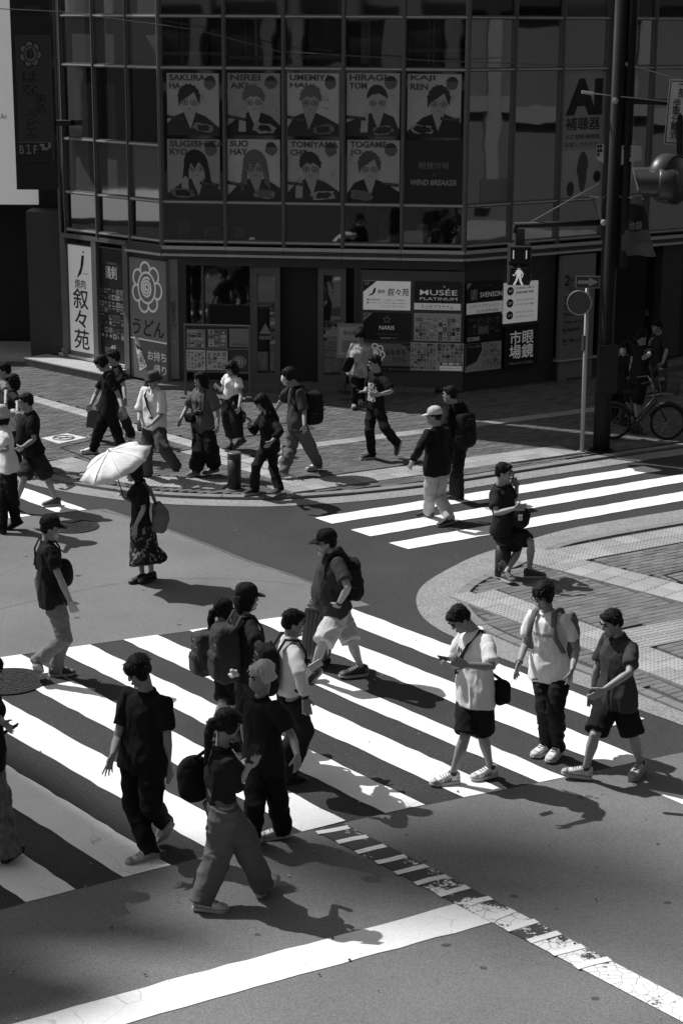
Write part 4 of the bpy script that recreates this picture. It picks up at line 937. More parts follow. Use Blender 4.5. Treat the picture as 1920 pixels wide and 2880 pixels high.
h.t = hs; flower(h, .42, .85, .36, .09, grey(.03), grey(.17)); h.vt('はな', .38, .62, .46, .19, DK, bold=.05, line=.95); h.vt('まる', .64, .46, .34, .15, DK, bold=.05, line=.95); h.vt('うどん', .38, .29, .38, .22, DK, bold=.05, line=.95)
h = board(FS, (44, 326, 118, 368), .04, .008, P_k, 'floor_panel', None, None, parent=hs); h.rect(0, .97, 1, 1.0, grey(.2), .003); h.tx('B1F', .3, .6, .55, .5, grey(.26), bold=.03)
h.poly([(.66, .9), (.8, .9), (.8, .7), (.92, .7), (.92, .95), (1.0, .95), (1.0, .72), (.88, .55), (.72, .55), (.72, .76), (.66, .76)], grey(.26), .006, 'arrow')
h = board(FS, (44, 10, 106, 26), .04, .008, P_k, 'small_panel', None, None, parent=hs); h.tx('補聴器', .5, .5, .55, .6, grey(.08))

# ------------------------------------------------------------------ the other side of the street, seen in the windows, and pieces added for reflection and shade
op = empty('street_block', (0, -22, 0), 'pale office block across the street, seen only in the window reflections', 'building')
M_op = mat('office_wall', .26, .8, .2, n1=.1, s1=.3); M_op2 = mat('office_spandrel', .14, .8, .2, n1=.1, s1=.3)
bm = BM(); prism(bm, [(-40, -30), (44, -30), (44, -20), (-40, -20)], -.02, 40); obj('wall', bm, M_op2, op)
rq = random.Random(5)
for q in range(10):
    bm = BM(); add_box(bm, (2, -19.95, 5.2 + q * 3.5), (82, .16, 2.2)); obj('window_band', bm, M_glass[0], op)
    bm = BM(); add_box(bm, (2, -19.7, 3.75 + q * 3.5), (82, .5, .35)); obj('ledge', bm, M_op, op)
for q in range(28):
    bm = BM(); add_box(bm, (-39 + q * 3 + rq.uniform(-.3, .3), -19.6, 20), (rq.choice((.35, .6, .9)), .6, 39.9)); obj('pier', bm, M_op, op)
for q in range(40):
    bm = BM(); fl = rq.randrange(10); add_box(bm, (-38 + rq.random() * 80, -19.85, 5.2 + fl * 3.5 + rq.uniform(-.4, .6)), (rq.uniform(.8, 2.2), .05, rq.uniform(.5, 1.4))); obj('blind', bm, M_op, op)
ob = empty('street_block', (34, 5, 0), 'dark office block on the right side street, seen only in window reflections', 'building')
M_ob = mat('side_block_wall', .028, .8, .2, n1=.2, s1=.2); bm = BM(); prism(bm, [(30, -40), (44, -40), (44, 33), (30, 33)], -.02, 34); obj('wall', bm, M_ob, ob)
for q in range(14):
    bm = BM(); add_box(bm, (29.9, -38 + q * 5.2 + rq.uniform(-.6, .6), 17), (.3, rq.choice((.3, .5, 1.1)), 33)); obj('pier', bm, mat('side_block_pier', .05, .8, .2), ob)
for q in range(9):
    bm = BM(); add_box(bm, (29.88, -3.5, 3.8 + q * 3.4), (.2, 72, .5)); obj('ledge', bm, mat('side_block_pier', .05), ob)
for q in range(30):
    bm = BM(); add_box(bm, (29.95, rq.uniform(-38, 31), 5.2 + rq.randrange(8) * 3.4), (.06, rq.uniform(.8, 2.4), rq.uniform(.6, 1.6))); obj('blind', bm, mat('side_block_blind', .07), ob)
kr = empty('mirror_slab', (-16, 36, 0), 'unseen flat white roof added in the side street for its reflection in the left windows', 'mirror_slab')  # white roof added only to make a bright reflection in the left panes
bm = BM(); prism(bm, [(-20, 31.5), (-13.2, 32.5), (-13.2, 39), (-20, 39)], 1.98, 2.12); obj('roof', bm, mat('mirror_white', .8, .6, .3), kr)
for x, y in ((-19.6, 32.2), (-13.6, 33), (-13.6, 38.6), (-19.6, 38.6)): bm = BM(); tube(bm, [(x, y, 0), (x, y, 1.98)], .06, 8); obj('post', bm, M_alu, kr)
# unseen tower and roof pieces, added and shaped to throw soft shade on the crossing
def tower_at(gx, gy, dist):
    return Vector((gx, gy, 0)) + Vector((SUN_DIR.x, SUN_DIR.y, math.tan(SUN_EL))) * dist
S_ = Vector((SUN_DIR.x, SUN_DIR.y, 0)); Nn = Vector((-S_.y, S_.x, 0))
tw = empty('shade_tower', (-50, 40, 0), 'unseen tower added beyond the left edge to shade the crossing', 'building')
M_tw = mat('shade_wall', .25, .8, .2, n1=.1, s1=.2)
def shade_part(pts, dist, z_low, name):
    """a block whose roof outline throws its shade over the given patch of road"""
    z = dist * math.tan(SUN_EL); pl = [tuple((Vector((*GD(*q), 0)) + S_ * dist).xy) for q in pts]
    bm = BM(); prism(bm, pl, z_low, z); bmesh.ops.recalc_face_normals(bm, faces=bm.faces); obj(name, bm, M_tw, tw)
shade_part([(-500, 1480), (-60, 1662), (395, 1950), (450, 2000), (330, 2105), (-100, 2150), (-900, 2200)], 44, 0, 'shade_body')
shade_part([(-700, 2230), (-100, 2225), (130, 2235), (330, 2275), (230, 2330), (-100, 2420), (-700, 2600)], 43, 20, 'shade_block')
shade_part([(-100, 2160), (300, 2152), (560, 2158), (590, 2176), (300, 2186), (-100, 2196)], 45, 54, 'shade_deck')
shade_part([(1000, 2016), (1600, 1996), (1760, 2000), (1700, 2010), (1100, 2026)], 110, 138, 'shade_bar')  # thin bars added high up for the faint shade bands on the road
shade_part([(950, 2140), (1700, 2128), (1800, 2140), (1250, 2149)], 112, 140, 'shade_bar')
# ------------------------------------------------------------------ street furniture
def at(u, v, Y): return aty(u * D_, v * D_, Y)
M_pole = mat('pole_dark', .014, .6, .2, n1=.2, s1=5); M_gal = mat('galvanised', .36, .45, .4, n1=.12, s1=6); M_stl = mat('dark_steel', .03, .4, .5)
M_wht = mat('enamel_white', .55, .4, .4, n1=.05, s1=4); M_lens = mat('smoked_lens', .01, .15, .5); M_rubber = mat('rubber', .02, .8, .2)
EX, EZ, EY = Vector((1, 0, 0)), Vector((0, 0, 1)), Vector((0, 1, 0))
PB = Vector((*GD(1379, 1042), H_S)); PY = PB.y
pole = empty('signal_pole', PB, 'thick dark signal pole at the kerb on the right carrying arms and lamps', 'pole')
bm = BM(); tube(bm, [PB, PB + EZ * 1.1, PB + EZ * 1.12, PB + EZ * 9.2], [.135, .13, .122, .115], 16); obj('shaft', bm, M_pole, pole, True)
bm = BM(); tube(bm, [PB + Vector((.2, .05, 2.9)), PB + Vector((.2, .05, 9.2))], .085, 12); obj('cable_duct', bm, M_pole, pole, True)
bm = BM(); add_box(bm, PB + Vector((0.02, -.14, 1.35)), (.3, .2, .75)); obj('control_box', bm, M_pole, pole)
bm = BM(); tube(bm, [PB, PB + EZ * .02], .2, 16); obj('base_plate', bm, M_pole, pole)
# arm with the walking signal
a0 = at(1180, 517, PY); a1 = at(1392, 511, PY)
bm = BM(); tube(bm, [a0, a1], .045, 10); tube(bm, [a0 + EX * .02, a0 + EX * .02 - EZ * .12], .035, 8); obj('arm', bm, M_pole, pole, True)
bm = BM(); tube(bm, [at(1218, 510, PY), at(1376, 420, PY)], .008, 5); obj('stay_wire', bm, M_gal, pole)
for u, v in ((1385, 511), (1412, 231)): bm = BM(); ellipsoid(bm, at(u, v, PY - .15), (.05, .05, .05), None, 10, 6); obj('clamp_bolt', bm, M_gal, pole, True)
q0, q1 = at(1168, 562, PY), at(1215, 655, PY)
wx = q1.x - q0.x; hz = q0.z - q1.z; cx = (q0.x + q1.x) / 2
ps = empty('walking_signal', (cx, PY, q1.z), 'lit walking figure signal hanging from the arm above the floor guide', 'traffic light')
bm = BM()
for k in range(2): add_box(bm, (cx, PY + .08, q0.z - hz * (.25 + .5 * k)), (wx, .26, hz * .485))
add_box(bm, (cx, PY + .05, q0.z + .12), (.14, .16, .24)); obj('housing', bm, M_stl, ps)
bm = BM()
for k in range(2):
    zt = q0.z - hz * (.02 + .5 * k); add_box(bm, (cx, PY - .15, zt), (wx * .96, .2, .015)); add_box(bm, (cx - wx * .47, PY - .14, zt - hz * .18), (.012, .18, hz * .36)); add_box(bm, (cx + wx * .47, PY - .14, zt - hz * .18), (.012, .18, hz * .36))
obj('hood', bm, M_stl, ps)
bm = BM()
for k in range(2): add_box(bm, (cx, PY - .056, q0.z - hz * (.25 + .5 * k)), (wx * .86, .01, hz * .42))
obj('lens', bm, M_lens, ps)
m = bpy.data.materials.new('lit_signal'); m.use_nodes = True; b = m.node_tree.nodes['Principled BSDF']; b.inputs['Base Color'].default_value = (.5, .5, .5, 1); b.inputs['Emission Color'].default_value = (1, 1, 1, 1); b.inputs['Emission Strength'].default_value = .35; M_lit = m
bm = BM(); fx, fz, fy = cx - .01, q0.z - hz * .75, PY - .068
ellipsoid(bm, (fx, fy, fz + .125), (.026, .008, .03), None, 10, 6)
def flat(pts): bm.faces.new([bm.verts.new((fx + x, fy + .004 * 0, fz + z)) for x, z in pts])
flat([(-.035, .09), (.035, .09), (.04, -.02), (-.035, -.02)]); flat([(.037, .085), (.075, .03), (.06, -.035), (.048, -.03), (.058, .02), (.037, .045)]); flat([(-.037, .085), (-.037, .045), (-.07, .01), (-.09, .02), (-.095, .005), (-.07, -.01), (-.05, .02)])
flat([(-.035, -.022), (.0, -.022), (-.02, -.08), (-.055, -.15), (-.085, -.14), (-.05, -.075)]); flat([(.002, -.022), (.04, -.022), (.045, -.08), (.075, -.14), (.05, -.155), (.015, -.085)])
obj('walking_figure', bm, M_lit, ps)
bm = BM()
for s_ in (-1, 1):
    for k in range(8): add_box(bm, (cx + s_ * wx * .27 * 1.1, PY - .068, q0.z - hz * (.14 + k * .026)), (.017, .006, .015))
obj('countdown_bar', bm, M_lit, ps)
# upper arm with the notice plate and the vehicle signal
b0 = at(1398, 231, PY); b1 = at(1680, 239, PY)
bm = BM(); tube(bm, [b0, b1], .045, 10); obj('arm', bm, M_pole, pole, True)
bm = BM(); tube(bm, [at(1335, 211, PY - .1), at(1362, 215, PY - .1)], .03, 6); tube(bm, [at(1362, 215, PY - .1), at(1560, 236, PY - .1)], .009, 5); obj('stay_wire', bm, M_gal, pole)
bm = BM(); tube(bm, [at(1412, 138, PY), at(1440, 148, PY)], .03, 6); tube(bm, [at(1440, 148, PY), at(1640, 205, PY)], .009, 5); obj('stay_wire', bm, M_gal, pole)
c0, c1 = at(1534, 182, PY - .12), at(1572, 333, PY - .12)
np_ = empty('notice_plate', ((c0.x + c1.x) / 2, PY - .1, c1.z), 'white upright plate with a black border and vertical Japanese writing on the upper arm', 'sign')
tl = Matrix.Rotation(R(-2.5), 3, 'Y'); cc = Vector(((c0.x + c1.x) / 2, PY - .1, (c0.z + c1.z) / 2)); ux, uz = tl @ EX, tl @ EZ
ux, uz = (EX - EZ * .03).normalized(), (EZ + EX * .045).normalized(); Mx = Matrix((ux, EY, uz)).transposed(); W_, H_ = c1.x - c0.x, c0.z - c1.z
bm = BM(); add_box(bm, cc, (W_, .02, H_), Mx); obj('plate', bm, M_wht, np_)
bm = BM()
for a, b, sx, sz in ((-.44, 0, .012, H_ * .94), (.44, 0, .012, H_ * .94), (0, -.47, W_ * .86, .012), (0, .47, W_ * .86, .012)): add_box(bm, cc + ux * (a * W_) + uz * (b * H_) - EY * .013, (sx, .004, sz), Mx)
obj('border', bm, DK, np_)
vtext('一部', np_, cc - EY * .012 + uz * (.33 * H_) + ux * .05, ux, uz, .11, .2, DK, bold=.02); vtext('歩車分離式', np_, cc - EY * .012 - uz * (.1 * H_) - ux * .01, ux, uz, .125, H_ * .62, DK, bold=.02)
# vehicle signal: three hooded lamps seen from the side
vs = empty('traffic_signal', at(1540, 470, PY - .6), 'big hooded traffic signal seen from the side at the right edge', 'traffic light')
vc = at(1502, 412, PY - .2); ax = Vector((-1, .12, 0)).normalized(); sy = Vector((-.12, -1, 0)).normalized()
rr = (at(0, 440, PY).z - at(0, 380, PY).z); rr = abs(rr) / 2
for k in range(3):
    c = vc + sy * (.42 * k) + EX * (.02 * k) ; bm = BM()
    n = 20; b_ = EZ; a_ = sy
    def rg_(off, rad_, z0=0, lo=0): return [bm.verts.new(c + ax * off * 1 + a_ * (rad_ * math.cos(2 * math.pi * i / n)) + b_ * (rad_ * math.sin(2 * math.pi * i / n))) for i in range(n)]
    base = rg_(0, .185); tip = [bm.verts.new(c + ax * (.30 + .05 * math.sin(2 * math.pi * i / n)) + a_ * (.178 * math.cos(2 * math.pi * i / n)) + b_ * (.178 * math.sin(2 * math.pi * i / n))) for i in range(n)]
    loft(bm, [base, tip], False); inner = [bm.verts.new(v.co + (c - v.co) * .02) for v in tip]
    obj('hood', bm, mat('hood_pale', .5, .45, .4) if k == 0 else M_stl, vs, True)
    bm = BM(); tube(bm, [c - ax * .02, c + ax * .03], [.17, .15], 20); obj('lens', bm, M_lens, vs)
bm = BM(); pr = []
for k in range(24):
    a = 2 * math.pi * k / 24; pr.append((.235 * math.cos(a), .235 * math.sin(a)))
c = vc + sy * .42
rings = []
for off, sc in ((-.02, .94), (-.05, 1.0), (-.22, 1.0), (-.3, .8)):
    rings.append([bm.verts.new(c + ax * off + sy * (x * sc + math.copysign(.42, x) * (1 if abs(x) > .02 else 0)) + EZ * (z * sc)) for x, z in pr])
loft(bm, rings); obj('housing', bm, M_stl, vs, True)
ax2 = Vector((.72, -.69, -.05)).normalized(); c = at(1551, 413, PY - .9); r2 = abs(at(0, 356, PY - 1).z - at(0, 471, PY - 1).z) / 2; b_ = EZ; a_ = ax2.cross(b_).normalized()
def rr_(o_, s_): return [bm.verts.new(c + ax2 * o_ + a_ * (r2 * s_ * math.cos(2 * math.pi * i / 32)) + b_ * (r2 * s_ * math.sin(2 * math.pi * i / 32))) for i in range(32)]
bm = BM(); loft(bm, [rr_(o_, s_) for o_, s_ in ((-.30, .84), (-.25, .97), (-.2, 1), (.02, 1), (.02, .955), (-.02, .95))]); obj('backing_shield', bm, mat('shield_grey', .05, .4, .4), vs, True)
bm = BM(); loft(bm, [rr_(-.015, .945), rr_(.03, .9), rr_(.05, .5)]); obj('shield_front', bm, M_stl, vs, True)
bm = BM(); tube(bm, [at(1560, 236, PY), at(1560, 360, PY - .3)], .05, 8); obj('hanger', bm, M_pole, vs)
# white plates on the pole
def plate(pts, Y, name, label, squares=None):
    q = [at(u, v, Y) for u, v in pts]; c = sum(q, Vector()) / len(q); t = empty(name, c, label, 'sign plate'); bm = BM()
    f = [bm.verts.new(p) for p in q]; k = [bm.verts.new(p + EY * .02) for p in q]; bm.faces.new(f); bm.faces.new(k[::-1])
    for i in range(len(q)): bm.faces.new((f[i], k[i], k[(i + 1) % len(q)], f[(i + 1) % len(q)]))
    bmesh.ops.recalc_face_normals(bm, faces=bm.faces); obj('plate', bm, M_wp, t)
    if squares:
        bm = BM()
        for u, v in squares: add_box(bm, at(u, v, Y - .006), (.035, .004, .045))
        obj('check_pattern', bm, DK, t)
    return t
M_wp = mat('plate_white', .42, .5, .3, n1=.05, s1=3)
plate([(1409, 216), (1437, 214), (1434, 333), (1407, 333)], PY + .3, 'white_plate', 'narrow blank white plate behind the pole below the upper arm')
plate([(1370, 331), (1386, 331), (1385, 375), (1370, 366)], PY - .02, 'white_plate', 'small white plate with black squares on the left of the pole', [(1373, 336), (1379, 336), (1379, 346), (1373, 346), (1373, 355)])
plate([(1423, 334), (1473, 335), (1472, 369), (1447, 371), (1422, 381)], PY - .02, 'white_plate', 'white plate with black squares on the right of the pole', [(1433, 340), (1439, 340), (1445, 340), (1439, 349), (1445, 349), (1445, 358)])
# street banner and pennant
def cloth_quad(rows, Y, mats, bands, name, parent):
    bm = BM(); grid = []
    for j, (uL, uR, v) in enumerate(rows):
        grid.append([bm.verts.new(at(uL + (uR - uL) * i / 8, v + 2.5 * math.sin(i * .9 + j), Y + .05 * math.sin(i * .8 + j * .7))) for i in range(9)])
    for j in range(len(grid) - 1):
        for i in range(8): bm.faces.new((grid[j][i], grid[j][i + 1], grid[j + 1][i + 1], grid[j + 1][i])).material_index = bands[j]
    return obj(name, bm, mats, parent, True)
bn = empty('street_banner', at(1465, 585, PY), 'dark and grey cloth banner hanging right of the signal pole', 'banner')
cloth_quad([(1425, 1475, 455), (1428, 1476, 470), (1430, 1478, 476), (1432, 1484, 494), (1431, 1486, 505), (1430, 1490, 530), (1426, 1494, 548), (1426, 1500, 570), (1428, 1506, 588)], PY, [mat('banner_pale', .12, .7, .2), mat('banner_dark', .02, .7, .2), mat('banner_mid', .09, .7, .2)], [0, 1, 1, 1, 1, 2, 2, 2], 'cloth', bn)
bm = BM(); tube(bm, [at(1418, 451, PY), at(1478, 457, PY)], .012, 6); obj('rod', bm, M_gal, bn)
text('池袋', bn, at(1458, 518, PY - .07), EX, EZ, .2, .13, grey(.2), bold=.03); text('池袋カワイイ展', bn, at(1475, 553, PY - .08), EX, EZ, .2, .07, DK, bold=.02)
pn = empty('pennant', at(1376, 515, PY), 'pale triangular pennant hanging left of the signal pole', 'banner')
cloth_quad([(1357, 1388, 452), (1364, 1388, 475), (1371, 1388, 500), (1376, 1388, 515)], PY + .02, [mat('pennant_pale', .16, .7, .2)], [0, 0, 0], 'cloth', pn)
bm = BM(); tube(bm, [at(1353, 451, PY), at(1390, 454, PY)], .012, 6); obj('rod', bm, M_gal, pn)
# one-way sign and round mirror back on a pale post
SB = Vector((*GD(1335, 1046), H_S)); SY = SB.y
sp_ = empty('sign_post', SB, 'pale thin post with an arrow sign and a round dark disc', 'sign post')
top = at(1349, 640, SY)
bm = BM(); tube(bm, [SB, Vector((SB.x + (top.x - SB.x) * .9, SY, top.z))], .035, 12); obj('post', bm, M_gal, sp_, True)
bm = BM(); tube(bm, [SB, SB + EZ * .02], .09, 12); obj('base_plate', bm, M_gal, sp_)
q0, q1 = at(1322, 634, SY - .06), at(1376, 662, SY - .06); c = (q0 + q1) / 2; w_, h_ = q1.x - q0.x, q0.z - q1.z
as_ = empty('arrow_sign', c, 'dark rectangular sign with a pale arrow pointing right', 'sign'); bm = BM(); add_box(bm, c, (w_, .015, h_)); obj('plate', bm, mat('sign_edge', .2, .5, .3), as_)
bm = BM(); add_box(bm, c - EY * .01, (w_ * .93, .006, h_ * .87)); obj('face', bm, mat('sign_blue', .035, .5, .3), as_)
bm = BM(); bm.faces.new([bm.verts.new(c + Vector((x * w_, -.016, z * h_))) for x, z in ((-.42, -.13), (.04, -.13), (.04, -.36), (.42, .02), (.04, .40), (.04, .15), (-.42, .15))]); obj('arrow', bm, mat('sign_arrow', .26, .5, .3), as_)
q = at(1330, 695, SY - .07); rd = abs(at(0, 667, SY).z - at(0, 722, SY).z) / 2
ds = empty('round_sign', q, 'round dark sign disc with a pale rim on the thin post', 'sign'); bm = BM(); n_d = Vector((-.25, -1, 0)).normalized()
tube(bm, [q, q + n_d * .02], rd, 28); obj('disc', bm, mat('sign_disc', .05, .5, .3, n1=.1, s1=3), ds)
bm = BM(); a_ = n_d.cross(EZ); pr = [q + n_d * .02 + a_ * (rd * math.cos(2 * math.pi * k / 30)) + EZ * (rd * math.sin(2 * math.pi * k / 30)) for k in range(31)]; tube(bm, pr, .009, 5); obj('rim', bm, M_gal, ds, True)
stk = empty('post_sticker', at(1341, 800, SY - .03), 'dark tape and sticker wrapped round the thin post', 'sticker'); bm = BM()
tube(bm, [at(1341.5, 770, SY), at(1340, 805, SY)], .038, 12); obj('tape', bm, grey(.06), stk)
# bollards
def bollard(u, v, vtop, label, rough):
    b = Vector((*GD(u, v), H_S if u < 800 else H_I)); top = at(u, vtop, b.y); hh = top.z - b.z
    t = empty('bollard', b, label, 'bollard', 'bollards'); r_ = .098
    bm = BM(); tube(bm, [b, b + EZ * (hh * .82)], r_, 20); obj('shaft', bm, mat('bollard_black', .022, .45, .4, n1=.2, s1=6, bump=.1, bs=50), t, True)
    bm = BM(); tube(bm, [b + EZ * (hh * .82), b + EZ * (hh * .95)], r_ * 1.015, 20); obj('band', bm, mat('bollard_band', .045, .5, .4, n1=.4, s1=20), t)
    bm = BM(); tube(bm, [b + EZ * (hh * .952), b + EZ * (hh * .98), b + EZ * hh], [r_ * 1.05, r_ * 1.05, r_ * .9], 20); obj('cap', bm, mat('bollard_cap', .10, .5, .4), t)
    bm = BM(); tube(bm, [b, b + EZ * .015], r_ * 1.35, 20); obj('base_plate', bm, mat('bollard_foot', .2), t)
    return t, b + EZ * hh
bollard(539, 1131, 1038, 'black bollard at the kerb of the far pavement', 0)
_, B2 = bollard(1153, 1330, 1232, 'black bollard with a pale worn band that a man sits on', 1)
bm = BM(); c = Vector((B2.x, B2.y, B2.z - .33))
for k in range(5): add_box(bm, c + Vector((-.04 + .03 * (k % 3), -.1, .04 * (k // 2) - .05)), (.05, .012, .05), Matrix.Rotation(.5 * k, 3, 'Y'))
tg = empty('torn_sticker', c, 'torn pale sticker on the bollard under the seated man', 'sticker'); obj('paper', bm, grey(.2), tg)
# reflective post by the bicycle
Nz = zoom(1600, 700, 3.92)
rp = at(Nz(502, 0)[0] * .816667, 1000, 31); q = aty(*Nz(502, 1090), 31.2); g0 = Vector((q.x, 31.2, H_S))
bp = empty('banded_post', g0, 'round dark post with four pale reflective bands behind the signal pole', 'post'); bm = BM(); tube(bm, [g0, Vector((q.x, 31.2, q.z + .03))], .12, 18); obj('shaft', bm, M_pole, bp, True)
bm = BM()
for k in range(4): zz = aty(*Nz(502, 1100 + 28 * k), 31.2).z; tube(bm, [(q.x, 31.2, zz - .011), (q.x, 31.2, zz + .011)], .124, 18)
obj('reflective_band', bm, mat('reflector', .5, .4, .4), bp)
# menu stand left of the doors
mx = F2; SO = 1.0
s_l, s_r = F2.onD(425, 800, SO)[0], F2.onD(573, 800, SO)[0]; zt = F2.onD(500, 750, SO)[1]; zm = F2.onD(500, 801, SO)[1]; zb = F2.onD(500, 852, SO)[1]
ms_ = empty('menu_stand', F2.P((s_l + s_r) / 2, H_S, SO), 'metal stand of six restaurant posters in front of the shop window', 'display stand')
bm = BM()
for a in (s_l, s_r): F2.box(bm, a - .02, a + .02, H_S, zt + .02, SO - .03, SO + .01); F2.box(bm, a - .05, a + .05, H_S, H_S + .03, SO - .2, SO + .2)
F2.box(bm, s_l, s_r, zt, zt + .03, SO - .03, SO); F2.box(bm, s_l, s_r, zm - .03, zm + .02, SO - .03, SO); F2.box(bm, s_l, s_r, zb - .03, zb, SO - .03, SO); obj('frame', bm, mat('stand_frame', .12, .5, .4), ms_)
bm = BM(); F2.box(bm, s_l + .02, s_r - .02, zb, zt, SO - .04, SO - .025); obj('back_panel', bm, M_dark, ms_)
tiles = [((429, 756, 472, 799), 'poster of dishes on the stand, top left', grey(.25), 61, 5, 7), ((477, 756, 522, 799), 'poster of dishes on the stand, top middle', grey(.2), 62, 3, 4), ((527, 755, 571, 797), 'grey poster with rose emblem on the stand, top right', P_o, 0, 0, 0), ((429, 804, 472, 850), 'text menu on the stand, bottom left', grey(.65), 63, 5, 9), ((475, 806, 523, 850), 'pale bowl menu on the stand, bottom middle', grey(.5), 64, 4, 4), ((527, 804, 572, 850), 'dark poster with one round dish on the stand, bottom right', grey(.05), 0, 0, 0)]
for bx, lb, m_, sd_, nx, ny in tiles:
    h = board(F2, bx, SO + .006, .02, m_, 'menu_poster', lb, 'poster', 'posters on the menu stand')
    if nx: h.cells(.04, .06, .96, .94, nx, ny, sd_, (.05, .14, .28, .45, .6))
    elif 'rose' in lb: flower(h, .5, .6, .36, .1, LG, grey(.2)); h.tx('はなまるうどん', .5, .15, .75, .12, DK, bold=.03)
    else:
        for q in range(6): h.poly([(.5 + (.36 - .05 * q) * math.cos(2 * math.pi * k / 16) - .02 * q, .42 + (.3 - .045 * q) * math.sin(2 * math.pi * k / 16)) for k in range(16)], grey((.3, .05, .4, .12, .45, .2)[q]), .005 + .002 * q, 'picture')
# slanted menu easel by the right door
sa, zz = F2.onD(803, 785, .9); ez = empty('menu_easel', F2.P(sa, H_S, .9), 'small slanted menu easel on a thin leg beside the right door', 'display stand')
lean = Matrix.Rotation(R(14), 3, 'X'); cc = F2.P(sa, F2.onD(803, 783, .9)[1], .9)
bm = BM(); add_box(bm, cc, (.46, .03, .62), F2.M @ lean); obj('panel', bm, mat('easel_frame', .24, .5, .3), ez)
bm = BM(); add_box(bm, cc + F2.n * .022, (.38, .008, .5), F2.M @ lean); obj('sheet', bm, grey(.36), ez)
text('叙々苑', ez, cc + F2.n * .05 + EZ * .15, F2.d, EZ, .22, .08, DK, bold=.03, lift=.01)
bm = BM()
for k in range(6): add_box(bm, cc + F2.n * (.035 + .01 * k) - EZ * (.0 + .035 * k), (.28, .004, .012), F2.M @ lean)
obj('print', bm, grey(.12), ez)
bm = BM(); tube(bm, [cc - EZ * .3, Vector((cc.x - .1, cc.y, H_S + .13))], .018, 8); tube(bm, [Vector((cc.x - .1, cc.y, H_S + .13)), Vector((cc.x - .1, cc.y, H_S + .15))], .14, 14); obj('leg', bm, M_stl, ez)

# bicycle at the right edge
BY = gp(*Nz(1075, 2105), H_S).y
def NB(x, y, dy=0): return aty(*Nz(x, y), BY + dy)
fw_ = NB(1080, 1915); rw = NB(480, 1940); R_w = fw_.z - NB(1080, 2108).z
rw.z = fw_.z; fw_.z = rw.z = H_S + R_w
bk = empty('bicycle', ((fw_.x + rw.x) / 2, BY, H_S), 'dark city bicycle with front basket behind the signal pole', 'bicycle')
def wheel(c):
    wt = empty('wheel', c); wt.parent = bk; wt.matrix_parent_inverse = world_of(bk).inverted()
    def circ(r_, k=36): return [c + Vector((r_ * math.cos(2 * math.pi * i / k), 0, r_ * math.sin(2 * math.pi * i / k))) for i in range(k + 1)]
    bm = BM(); tube(bm, circ(R_w - .015), .018, 8, side=(0, 1, 0)); obj('tyre', bm, M_rubber, wt, True)
    bm = BM(); tube(bm, circ(R_w - .04), .013, 6, side=(0, 1, 0)); obj('rim', bm, mat('bike_rim', .07, .4, .4), wt, True)
    bm = BM()
    for i in range(18):
        a = 2 * math.pi * i / 18; tube(bm, [c + Vector((.02 * math.cos(a + 1), .03 * (-1) ** i, .02 * math.sin(a + 1))), c + Vector(((R_w - .05) * math.cos(a), 0, (R_w - .05) * math.sin(a)))], .0028, 4)
    tube(bm, [c - EY * .05, c + EY * .05], .022, 8); obj('spokes', bm, mat('bike_spoke', .1, .35, .5), wt)
    bm = BM(); tube(bm, [c + Vector(((R_w + .025) * math.cos(a), 0, (R_w + .025) * math.sin(a))) for a in [R(20 + 10 * k) for k in range(15)]], (.03), 6, side=(0, 1, 0)); obj('mudguard', bm, M_stl, bk, True)
wheel(fw_); wheel(rw)
bb = rw.lerp(fw_, .42) - EZ * .05; head = fw_ + Vector((-.22, 0, .42)); seat = bb + Vector((-.12, 0, .5))
bm = BM(); tube(bm, [fw_, head + Vector((.03, 0, -.1)), head, head + Vector((-.05, 0, .22))], .016, 8); tube(bm, [head - EZ * .1, bb], .02, 8); tube(bm, [head, bb + EZ * .1], .016, 8); tube(bm, [bb, seat], .017, 8); tube(bm, [seat - EZ * .12, rw + EY * .05], .01, 6); tube(bm, [seat - EZ * .12, rw - EY * .05], .01, 6); tube(bm, [bb, rw], .012, 6); obj('frame', bm, M_stl, bk, True)
hb = head + Vector((-.05, 0, .22)); bm = BM(); tube(bm, [hb + Vector((-.22, -.27, .05)), hb + Vector((-.05, -.22, .08)), hb, hb + Vector((-.05, .22, .08)), hb + Vector((-.22, .27, .05))], .012, 8); obj('handlebar', bm, mat('bike_rim', .07), bk, True)
bm = BM(); ellipsoid(bm, seat + EZ * .04, (.13, .08, .04), None, 12, 8); obj('saddle', bm, M_rubber, bk, True)
bm = BM(); bc = fw_ + Vector((.0, 0, .60)); 
for zf, sx, sy_ in ((-.12, .13, .15), (0, .15, .17), (.12, .17, .19)):
    pr = [bc + Vector((x * sx, y * sy_, zf)) for x, y in ((-1, -1), (1, -1), (1, 1), (-1, 1), (-1, -1))]; tube(bm, pr, .006, 4)
for i in range(9):
    f = -1 + i / 4
    for s_ in (-1, 1):
        tube(bm, [bc + Vector((f * .13, s_ * .15, -.12)), bc + Vector((f * .17, s_ * .19, .12))], .004, 4); tube(bm, [bc + Vector((s_ * .13, f * .15, -.12)), bc + Vector((s_ * .17, f * .19, .12))], .004, 4)
add_box(bm, bc - EZ * .12, (.26, .3, .01)); obj('basket', bm, M_stl, bk)
bm = BM(); tube(bm, [bb - EY * .06, bb + EY * .06], .07, 14); tube(bm, [bb - EY * .07, bb + Vector((.12, -.09, -.12))], .01, 6); add_box(bm, bb + Vector((.12, -.13, -.12)), (.08, .09, .02)); tube(bm, [bb + EY * .07, bb + Vector((-.12, .09, .12))], .01, 6); add_box(bm, bb + Vector((-.12, .13, .12)), (.08, .09, .02)); obj('crank', bm, M_stl, bk)
